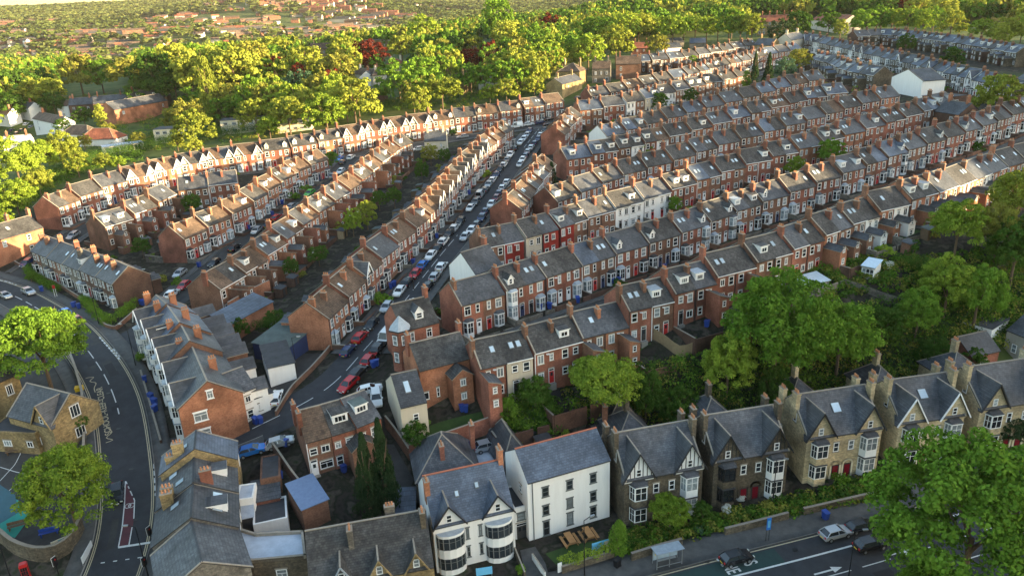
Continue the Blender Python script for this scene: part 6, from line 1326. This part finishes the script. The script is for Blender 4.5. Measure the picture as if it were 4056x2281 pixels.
wallline([(2500,2222),(2600,2190),(2700,2163)],1.3,.4,'dark_stone','garden_wall','stone front wall of the first stone villa','wall'); wallline([(2870,2120),(3000,2088),(3120,2056)],1.2,.4,'dark_stone','garden_wall','stone front wall of the second stone villa','wall'); wallline([(3180,2040),(3300,2012),(3480,1970)],1.2,.4,'dark_stone','garden_wall','stone front wall of the third villa','wall')
wallline([(275,1400),(305,1480),(330,1570),(340,1680),(338,1790),(325,1900)],1.2,.4,'grey_stone','school_wall','stone wall between the school yard and the road bend','wall'); wallline([(-60,2110),(0,2135),(60,2190),(150,2222),(235,2215),(300,2165),(330,2100)],2.2,.5,'dark_stone','school_wall','high curved stone wall round the playground corner','wall')
wallline([(915,1262),(1000,1210),(1075,1172)],3.6,.4,'orange_brick','yard_wall','tall lone orange brick wall in the yards','wall'); wallline([(1255,1640+60),(1290,1690)],1.5,.3,'brown_brick','yard_wall','short brick wall by the white door house','wall') if False else None
wallline([(1085,1790),(1160,1900),(1230,1990)],1.7,.3,'dark_brick','yard_wall','long dark wall beside the alley behind the shops','wall'); wallline([(560,1480),(600,1620),(640,1760)],.8,.3,'dark_brick','garden_wall','low front garden wall of the white-bayed houses','wall'); wallline([(60,1045),(120,1080),(230,1130),(330,1195),(420,1300),(460,1310),(545,1235)],.9,.3,'brown_brick','garden_wall','low brick wall round the corner terrace hedge','wall')
wallline([(3340,1130),(3480,1180),(3590,1215)],1.2,.1,'grey_stone','fence','grey boarded fence in the gardens at right','fence',coping=None)
wallline([(2110,2215),(2160,2290)],1.0,.2,'white_render','step_wall','white wall on the right of the stone steps','wall'); wallline([(2040,2190),(2080,2290)],1.0,.2,'dark_stone','step_wall','stone wall on the left of the stone steps','wall')
# plain patches of ground
poly_ground('lawn',[(2160,2192),(2263,2158),(2413,2131),(2440,2195),(2330,2232),(2226,2260)],'grass',.05); poly_ground('lawn',[(1690,1690),(1930,1625),(2000,1680),(1740,1760),(1640,1790)],'grass',.05); poly_ground('path',[(2060,2180),(2120,2165),(2160,2230),(2180,2300),(2090,2320)],'pavement',.08)
poly_ground('school_yard',[(0,1240),(200,1330),(300,1500),(325,1650),(330,1850),(330,2060),(230,2190),(60,2160),(-200,2080),(-300,1500)],'old_asphalt',.04); poly_ground('playground',[(-40,1930),(80,1985),(122,2045),(60,2130),(-60,2100)],'court_teal',.06); poly_ground('playground',[(-60,1880),(60,1960),(75,2030),(0,2075),(-80,2060)],'court_blue',.075)
for L_ in ([(0,1760),(85,1790),(60,1840),(0,1905)],[(0,1975),(80,1905),(130,1920)],[(0,1850),(65,1870),(200,1895)]): strip(L_,.10,dz=.06)
poly_ground('yard',[(1110,1650),(1175,1530),(1240,1470),(1290,1400),(1120,1400),(1020,1560),(1060,1660)],'old_asphalt',.05); poly_ground('alley',[(1560,1760),(1640,1900),(1560,2050),(1500,2050),(1540,1900),(1500,1760)],'old_asphalt',.05)
ground_text('SCHOOL–KEEP–CLEAR',(412,1625),(396,1545),1.35,'line_yellow',.175,1.0)
ground_text('BUS',(2955,2214),(2968,2229),1.35,'line_white',.13,1.9); ground_text('LANE',(2880,2236),(2893,2252),1.35,'line_white',.13,1.9)
def arrow(px,hd,s=1.):
    a=at(*px); b=at(*hd); an=math.atan2(b[1]-a[1],b[0]-a[0]); pts=[(-2,-.12),(.6,-.12),(.6,-.5),(2,0),(.6,.5),(.6,.12),(-2,.12)]; V=[]
    for x,y in pts: X=a[0]+(x*math.cos(an)-y*math.sin(an))*s; Y=a[1]+(x*math.sin(an)+y*math.cos(an))*s; V.append((X,Y,gz(X,Y)+.125))
    m=MB(); m.face(V,'line_white'); o=link('road_marking',m.mesh('road_marking')); tag(o,kind='structure')
arrow((3280,2262),(3360,2240)); arrow((3560,2190),(3640,2168))
# cycle symbol
def ring(px,r_):
    a=at(*px); m=MB(); n=16
    for k in range(n):
        q=[(a[0]+rr_*math.cos(t),a[1]+rr_*math.sin(t)) for rr_,t in ((r_,2*math.pi*k/n),(r_+.09,2*math.pi*k/n),(r_+.09,2*math.pi*(k+1)/n),(r_,2*math.pi*(k+1)/n))]; m.face([(x,y,gz(x,y)+.165) for x,y in q],'line_white')
    o=link('road_marking',m.mesh('road_marking')); tag(o,kind='structure')
ring((508,2006),.35); ring((522,2004),.35); strip([(508,2006),(514,1996),(520,2004),(514,2014)],.09,dz=.166)
# hedges, undergrowth and shrubs
def leafmass(name,pts,leaf,label,cat,kind=None,per=46,size=.16,clump=True):
    """pts: (x,y,z,r)"""
    rs=np.random.RandomState(len(pts)); C=np.array([p[:3] for p in pts]); Rd=np.array([p[3] for p in pts]); V,F=leaves(rs,C,Rd,per,size,.8); o=link(name,npmesh(name,V,F,leaf)); tag(o,label,cat,None,kind); return o
def hedge(px,h,w,leaf,label,dz=0.):
    P=smoothline(W(px),.6,1); r=random.Random(len(label)); pts=[]
    for x,y in P:
        for k in range(max(1,int(h/.5))):
            pts.append((x+r.uniform(-w,w)*.4,y+r.uniform(-w,w)*.4,gz(x,y)+dz+.35+k*.5,w*.5+.12))
    o=leafmass('hedge',pts,leaf,label,'hedge',per=60,size=.11); return o
hedge([(336,1199),(375,1245),(424,1290),(480,1262),(534,1216)],1.5,1.6,'leaf_green','thick clipped green hedge wrapping the corner terrace garden')
hedge([(110,1075),(160,1120),(230,1160)],1.6,1.6,'leaf_green','uneven green hedge along the front of the corner terrace'); hedge([(2226,2262),(2330,2232),(2440,2195)],1.1,1.0,'leaf_lime','bright lime clipped hedge below the blue poster board',.9)
hedge([(1100,1285),(1020,1310)],1.5,2,'leaf_dark','dark hedge in the yard below the lone brick wall'); hedge([(3600,1068),(3700,1105),(3800,1150)],2.6,1.8,'leaf_dark','tall dark clipped hedge in the gardens at right'); hedge([(1585,1060),(1625,1020),(1650,990)],1.2,1.4,'leaf_dark','dark front garden hedge on the left of the steep street'); hedge([(1690,930),(1730,885),(1760,850)],1.2,1.4,'leaf_dark','second dark front garden hedge up the steep street')
hedge([(0,850),(150,745),(350,655),(520,612),(760,562),(1000,532),(1230,496),(1460,450),(1700,418)],3.0,6.0,'leaf_dark','long dark hedge belt behind the long terrace, at the foot of the wood',0)
def inpoly(x,y,P):
    c=False; j=len(P)-1
    for i in range(len(P)):
        if (P[i][1]>y)!=(P[j][1]>y) and x<(P[j][0]-P[i][0])*(y-P[i][1])/(P[j][1]-P[i][1])+P[i][0]: c=not c
        j=i
    return c
def under(poly,n,rmin,rmax,leafs,label,name='undergrowth',per=44,size=.2):
    P=W(poly); xs_=[p[0] for p in P]; ys_=[p[1] for p in P]; r=random.Random(n); out={l:[] for l in leafs}; k=0
    while k<n:
        x=r.uniform(min(xs_),max(xs_)); y=r.uniform(min(ys_),max(ys_))
        if not inpoly(x,y,P): continue
        k+=1; q=r.uniform(rmin,rmax); out[r.choice(leafs)].append((x,y,gz(x,y)+q*.4,q))
    for l,pts in out.items():
        if pts: leafmass(name,pts,l,label+', '+LEAFN[l]+' part','undergrowth','stuff',per,size)
under([(2230,1560),(2330,1500),(2520,1470),(2700,1440),(2900,1400),(3100,1330),(3320,1240),(3560,1200),(3760,1180),(4100,1100),(4100,1330),(3900,1400),(3600,1500),(3300,1560),(3000,1650),(2700,1700),(2400,1690),(2260,1640)],1500,.8,2.0,['leaf_dark','leaf_dark','leaf_green','leaf_conifer','leaf_olive'],'ivy and dense bushes covering the bank behind the villas')
under([(3080,1110),(3300,1010),(3500,1030),(3800,1010),(4056,1000),(4100,1120),(3700,1170),(3400,1170),(3200,1200)],520,.4,1.2,['leaf_green','leaf_dark','leaf_olive'],'back garden shrubs and flower beds at the right')
under([(2440,2150),(2480,2110),(2760,2060),(3000,2010),(3250,1950),(3480,1880),(3560,1960),(3300,2010),(3000,2070),(2700,2140),(2480,2200)],460,.4,1.1,['leaf_dark','leaf_dark','leaf_green','leaf_olive'],'front garden shrubs of the stone villas')
under([(1960,1560),(2080,1520),(2200,1600),(2240,1700),(2150,1760),(2000,1690)],220,.5,1.3,['leaf_dark','leaf_green'],'overgrown garden between the lowest terrace and the white block')
under([(0,900),(60,860),(180,770),(330,690),(560,640),(560,600),(300,660),(100,760),(-60,860)],260,.8,2.0,['leaf_green','leaf_dark'],'green bank below the sunlit trees at left')
under([(2550,1700),(2700,1660),(3300,1600),(3800,1480),(3900,1560),(3300,1700),(2800,1790)],260,.5,1.4,['leaf_dark','leaf_conifer'],'dark gardens behind the villas')
under([(120,600),(280,640),(420,620),(760,590),(1000,555),(1300,500),(1240,470),(1000,470),(860,480),(700,500),(600,520),(460,560),(300,590)],420,.6,1.8,['leaf_lime','leaf_green','leaf_olive','leaf_dark'],'bushes round the school grounds')
under([(130,430),(440,450),(460,540),(640,560),(720,420),(860,420),(1000,440),(1100,400),(700,360),(300,380)],420,.8,2.2,['leaf_lime','leaf_green','leaf_olive','leaf_dark'],'garden bushes between the upper left houses')
under([(1400,450),(1700,440),(1900,410),(2200,370),(2150,330),(1900,330),(1500,400)],260,.8,2.0,['leaf_green','leaf_olive','leaf_dark'],'bushes at the foot of the wooded slope')
for cx,cy,r_,lf,lb in [(2880,2020,26,'leaf_white','large white-flowering bush left of the second villa doorway'),(2935,1970,20,'leaf_white','smaller white-flowering bush right of the large white one'),(3520,1055,22,'leaf_white','white-flowering round shrub in the gardens at right'),(2768,2098,22,'leaf_blue','grey-green clipped ball shrub behind the first villa wall'),(3385,1068,14,'leaf_lime','leftmost of three lime clipped shrubs in a row'),(3415,1078,14,'leaf_lime','middle of three lime clipped shrubs in a row'),(3447,1090,16,'leaf_lime','rightmost of three lime clipped shrubs in a row'),(3505,1090,14,'leaf_green','green ball shrub right of the three lime ones'),(2525,2060,30,'leaf_dark','dark shrub at the left foot of the first villa'),(1690,1690-10,20,'leaf_green','small shrub on the walled lawn'),(3330,1900,34,'leaf_green','leafy bush in front of the third villa'),(3420,1850,28,'leaf_olive','olive bush at the right foot of the third villa'),(560,1415,24,'leaf_green','green shrub in the first white-bayed garden'),(900,1700-520,1,'',''),(2060,2250,22,'leaf_green','green shrub left of the stone steps')]:
    if not lf: continue
    X,Y,Z=at(cx,cy,.6); D_=proj(X,Y,Z)[2]; R_=r_*D_/FPX; rs=random.Random(cx); pts=[(X+rs.uniform(-.5,.5)*R_,Y+rs.uniform(-.5,.5)*R_,Z+R_*rs.uniform(.3,1.0),R_*.6) for _ in range(12)]
    leafmass('shrub',pts,lf,lb,'shrub',per=60,size=.12)
# yard walls, sheds and shrubs behind and before the terraces
yw={}; shr={}
rr=random.Random(77)
SHR=[]
for i in range(5):
    rs=np.random.RandomState(400+i); C=rs.normal(size=(9,3))*np.array([.5,.5,.3])+np.array([0,0,.6]); V,F=leaves(rs,C,np.full(9,.5),40,.16,.8); SHR.append((V,F))
SM={}
for J in [j for j in JOBS if j['vis'] and j['px'][2]<330]:
    a=J['rz']; x0,y0,_=J['loc']; w=J['w']; ux,uy=math.cos(a),math.sin(a); fx,fy=math.sin(a),-math.cos(a); z=J['loc'][2]; rear=J['side']=='rear'
    for sgn,base in ((1,0.),(-1,-7.6)):
        isrear=rear if sgn==1 else not rear
        Ln=5.6 if isrear else 2.6; hh=1.7 if isrear else 1.0
        if J['k']%2==0 and (sgn==1 or J['px'][2]<230) and J['row'] not in('R6',):
            # wall running out from the house between two plots
            s0=.15 if not(isrear and 'wing' in J['ft']) else 3.6
            mat_=rr.choice(['brown_brick','dark_brick','dark_brick','grey_stone']); nm=('yard_wall' if isrear else 'garden_wall')
            px_=x0+fx*base; py_=y0+fy*base
            def fw(Ln=Ln,hh=hh,s0=s0,m=mat_,sgn=sgn):
                b=MB(); 
                if sgn==1: b.box(-.12,-Ln,-1.5,.12,-s0,hh,m).box(-.15,-Ln,hh+.003,.15,-s0,hh+.07,'ridge_tile')
                else: b.box(-.12,s0,-1.5,.12,Ln,hh,m).box(-.15,s0,hh+.003,.15,Ln,hh+.07,'ridge_tile')
                # return wall along the front of the plot pair
                yy=-Ln if sgn==1 else Ln
                b.box(.13,yy-.12,-1.5,w*1.35,yy+.12,hh*.9,m); b.box(w*1.35+.7,yy-.12,-1.5,w*2-.13,yy+.12,hh*.9,m); return b
            zc=gz(px_+fx*sgn*Ln*.6,py_+fy*sgn*Ln*.6); o=LIVE.root(nm,(px_,py_,zc),a); bpy.data.objects.remove(o); o=link(nm,getmesh((nm,Ln,hh,s0,mat_,sgn,round(w,2)),fw),(px_,py_,zc),a)
            tag(o,None,'wall','plot walls of the terraces'); yw.setdefault(J['row'],[]).append((J['px'][0],o,('brick' if 'brick' in mat_ else 'stone')+(' yard wall' if isrear else ' front wall'),J['where']))
    if rear and rr.random()<.6 or (not rear and rr.random()<.3):
        d=rr.uniform(3.5,7) if rear else (2.0 if rr.random()<.3 else -7.6-rr.uniform(3.2,7)); X=x0+ux*rr.uniform(.8,w-.8)+fx*d; Y=y0+uy*rr.uniform(.8,w-.8)+fy*d; lf=rr.choice(['leaf_dark','leaf_dark','leaf_green','leaf_olive','leaf_lime']); i=rr.randrange(5)
        if (i,lf) not in SM: SM[(i,lf)]=npmesh('shrub',SHR[i][0],SHR[i][1],lf)
        s=rr.uniform(.7,1.7); o=link('shrub',SM[(i,lf)],(X,Y,gz(X,Y)),rr.uniform(0,6),None,s); tag(o,None,'shrub','shrubs in the yards'); shr.setdefault(J['row'],[]).append((J['px'][0],o,LEAFN[lf]+' shrub',J['where']))
for d_ in (yw,shr):
    for L_ in d_.values(): finish_labels([t[1:] for t in sorted(L_,key=lambda t:t[0])],'wall' if d_ is yw else 'shrub')
# sheds and paved or grassed plots in the yards
shd={}
def k_shed(m,rf): return ('shed',m,rf),lambda:MB().box(-1.1,-.8,-1,1.1,.8,1.9,m).slab([(-1.25,-.95,1.95),(1.25,-.95,1.95),(1.25,.95,2.25),(-1.25,.95,2.25)],.08,rf).box(-.4,-.84,0,.4,-.8,1.7,'dark_paint')
PT={'pavement':[],'grass':[],'asphalt_patch':[]}
for J in [j for j in JOBS if j['vis'] and j['px'][2]<320 and j['row'] not in('R6',)]:
    a=J['rz']; x0,y0,_=J['loc']; w=J['w']; ux,uy=math.cos(a),math.sin(a); fx,fy=math.sin(a),-math.cos(a); rear=J['side']=='rear'; sg=1 if rear else -1; off=0 if rear else -7.6
    if rr.random()<.22:
        d=off+sg*rr.uniform(6.5,7.5); X=x0+ux*rr.uniform(1.4,w-1.2)+fx*d; Y=y0+uy*rr.uniform(1.4,w-1.2)+fy*d; m,rf=rr.choice([('fence_timber','felt'),('dark_brick','felt'),('brown_brick','slate'),('bark','green_felt')])
        o=LIVE.root('garden_shed',(X,Y,gz(X,Y)),a+(0 if rear else math.pi)); LIVE.part('shed_body',*k_shed(m,rf),o); tag(o,None,'shed','garden sheds'); shd.setdefault(J['row'],[]).append((J['px'][0],o,('timber' if m in('fence_timber','bark') else 'brick')+' garden shed',J['where']))
    if rr.random()<.55:
        d0=off+sg*.4; d1=off+sg*rr.uniform(3,5.4); k=rr.choice(['pavement','pavement','grass','asphalt_patch']); q=[(x0+ux*s+fx*d,y0+uy*s+fy*d) for s,d in ((.3,d0),(w-.3,d0),(w-.3,d1),(.3,d1))]; PT[k].append([(x,y,gz(x,y)+.07) for x,y in (q if not rear else q[::-1])])
for L_ in shd.values(): finish_labels([t[1:] for t in sorted(L_,key=lambda t:t[0])],'shed')
for k,Q in PT.items():
    m=MB(); [m.face(q,k) for q in Q]; o=link('yard_paving',m.mesh('yard_paving')); tag(o,kind='structure')
# repairs and manholes in the roads
rr=random.Random(8)
for nm,n in (('bend',12),('steep',12),('narrow',5),('back',5)):
    P=ROADS[nm]
    for _ in range(n):
        i=rr.randrange(5,len(P)-12); L_=rr.choice([2,3,5]); o0=rr.uniform(-3,1.5); ribbon('road_patch',P[i:i+L_],o0,o0+rr.uniform(.6,1.6),rr.choice(['asphalt_patch','old_asphalt']),{'bend':.148,'steep':.128,'narrow':.118,'back':.112}[nm],2)
for _ in range(5):
    i=rr.randrange(20,len(PM)-12); o0=rr.uniform(0,6); ribbon('road_patch',PM[i:i+3],o0,o0+1.2,rr.choice(['asphalt_patch','old_asphalt']),.106,2)
for px in [(470,1700),(520,1860),(430,1560),(1420,1440),(1520,1310),(3150,2180),(3620,2110),(540,2060),(1700,1080),(2800,2225)]:
    x,y,z=at(*px); m=MB().cyl(0,0,0,.012,.34,.34,'metal_black',12); o=link('manhole_cover',m.mesh('manhole_cover'),(x,y,z+.165)); tag(o,kind='structure')
# small glass houses in the gardens at right
for pl,pr,lb,wl in [((3415,1052),(3465,1062),'small white-framed conservatory in the gardens at right','white_paint'),((3190,1135),(3285,1110),'lean-to glass extension at the garden end of the lowest terrace','grey_paint')]:
    fin(bld('conservatory',lb,'conservatory',pl,pr,2.3,3.0,wl,'skylight_glass','mono',rh=.6,win=[(.2,.3,.8,1.7,'sash'),(.5,.3,.8,1.7,'sash'),(.8,.3,.8,1.7,'sash')],low=-1))
# terraces and houses on the far side of the valley
rr=random.Random(99)
def k_dist(L_,wl,rf): 
    return (('wall','dist',L_,wl),lambda:MB().face([(0,0,-4),(L_,0,-4),(L_,0,6),(0,0,6)],wl).face([(L_,8,-4),(0,8,-4),(0,8,6),(L_,8,6)],wl).face([(0,8,-4),(0,0,-4),(0,0,6),(0,4,9),(0,8,6)],wl).face([(L_,0,-4),(L_,8,-4),(L_,8,6),(L_,4,9),(L_,0,6)],wl)),(('roof','dist',L_,rf),lambda:MB().slab([(-.3,-.4,5.9),(L_+.3,-.4,5.9),(L_+.3,4,9.2),(-.3,4,9.2)],.3,rf).slab([(L_+.3,8.4,5.9),(-.3,8.4,5.9),(-.3,4,9.2),(L_+.3,4,9.2)],.3,rf))
rows_=[]
for bl in range(34):
    R_=rr.uniform(1250,2850); a=rr.uniform(-.64,-.14); rz=.25+.5*math.sin(a*7)+rr.choice([0,0,.9]); nrow=rr.randint(3,8)
    for k in range(nrow):
        for j in range(rr.randint(1,4)):
            L_=rr.choice([30,44,56]); X=R_*math.sin(a)-math.sin(rz)*k*30+math.cos(rz)*j*62; Y=R_*math.cos(a)+math.cos(rz)*k*30+math.sin(rz)*j*62; rows_.append((X,Y,rz,L_))
rows_=[q for q in rows_ if -50<proj(q[0],q[1],gz(q[0],q[1])+6)[0]<2300]; rows_.sort(key=lambda q:math.hypot(q[0],q[1]))
MG2=Merge()
for X,Y,rz,L_ in rows_[290:]:
    kw,kr=k_dist(L_,rr.choice(['orange_brick','red_brick','cream_render']),rr.choice(['red_tile','brown_tile','brown_tile'])); M_=MG2.root('',(X,Y,gz(X,Y)+1),rz); MG2.part('',*kw,M_); MG2.part('',*kr,M_)
for _ in range(500):
    R_=1250+1900*rr.random()**1.2; a=rr.uniform(-.64,.12); X,Y=R_*math.sin(a),R_*math.cos(a); L_=rr.choice([8,10,14,20]); kw,kr=k_dist(L_,rr.choice(['orange_brick','red_brick','cream_render','white_render']),rr.choice(['red_tile','brown_tile','brown_tile','grey_tile'])); M_=MG2.root('',(X,Y,gz(X,Y)+1),rr.uniform(-.5,1.2)); MG2.part('',*kw,M_); MG2.part('',*kr,M_)
mb=MB(); mb.v,mb.f,mb.m=MG2.v,MG2.f,MG2.m; tag(link('valley_houses',mb.mesh('valley_houses')),'scattered smaller houses across the far valley','houses','small far valley houses','stuff')
for X,Y,rz,L_ in rows_[:290]:
    p=proj(X,Y,gz(X,Y)+6)
    if not(-50<p[0]<2300): continue
    wl=rr.choice(['brown_brick','orange_brick','brown_brick','grey_render','cream_render']); rf=rr.choice(['red_tile','brown_tile','brown_tile','grey_tile','grey_tile']); kw,kr=k_dist(L_,wl,rf)
    o=LIVE.root('distant_terrace',(X,Y,gz(X,Y)+1),rz); LIVE.part('wall',*kw,o); LIVE.part('roof',*kr,o); tag(o,'tiny warm-coloured row of houses on the far hillside across the valley at upper left','houses','rows of houses on the far hillside')
# ---------------------------------------------------------------- light, air, camera
SUNAZ=math.radians(106); SUNEL=math.radians(9)
w=bpy.data.worlds.new('World'); S.world=w; w.use_nodes=True; nt=w.node_tree; bg=nt.nodes['Background']
sky=nt.nodes.new('ShaderNodeTexSky'); sky.sky_type='NISHITA'; sky.sun_disc=False; sky.sun_elevation=SUNEL; sky.sun_rotation=SUNAZ; sky.air_density=1.2; sky.dust_density=1.5; sky.altitude=100
nt.links.new(sky.outputs[0],bg.inputs[0]); bg.inputs[1].default_value=.14
sd=bpy.data.lights.new('sun','SUN'); sd.energy=5.0; sd.angle=math.radians(.5); sd.color=(1.,.76,.43)
so=bpy.data.objects.new('sun',sd); COL.objects.link(so)
dv=Vector((math.sin(SUNAZ)*math.cos(SUNEL),math.cos(SUNAZ)*math.cos(SUNEL),math.sin(SUNEL))); so.rotation_euler=dv.to_track_quat('Z','Y').to_euler()
cd=bpy.data.cameras.new('camera'); cam=bpy.data.objects.new('camera',cd); COL.objects.link(cam); S.camera=cam
cd.sensor_width=36; cd.lens=36*FPX/4056; cd.clip_end=20000; cd.clip_start=1
cam.location=(0,0,CAMH)
f=Vector((0,math.cos(PITCH),-math.sin(PITCH))); rt=Vector((1,0,0)); dn=Vector((0,-math.sin(PITCH),-math.cos(PITCH)))
# image x axis = cos r * right + sin r * down ; image down axis = cos r * down - sin r * right
ix=rt*math.cos(ROLL)+dn*math.sin(ROLL); iy=dn*math.cos(ROLL)-rt*math.sin(ROLL)
cam.rotation_euler=Matrix((ix,-iy,-f)).transposed().to_euler()
S.view_settings.view_transform='Standard'; S.view_settings.look='None'; S.view_settings.exposure=2.3; S.view_settings.gamma=1
S.render.engine='CYCLES'; S.cycles.max_bounces=5; S.cycles.diffuse_bounces=1; S.cycles.glossy_bounces=2; S.cycles.transmission_bounces=2; S.cycles.transparent_max_bounces=4
S.render.resolution_x=1024; S.render.resolution_y=575
# evening air over the valley
hz=bpy.data.materials.new('haze'); hz.use_nodes=True; nt=hz.node_tree; nt.nodes.remove(nt.nodes['Principled BSDF']); pv=nt.nodes.new('ShaderNodeVolumePrincipled'); pv.inputs['Color'].default_value=(.95,.93,.88,1); pv.inputs['Density'].default_value=.000022; nt.links.new(pv.outputs[0],nt.nodes['Material Output'].inputs['Volume'])
zmin=float(V[:,2].min())-1; b=MB(); b.box(-9500,-2500,zmin-3,9500,10500,260,'white_paint'); me=b.mesh('haze'); me.materials.clear(); me.materials.append(hz); o=link('haze',me); tag(o,kind='stuff',label='thin evening haze over the whole valley')
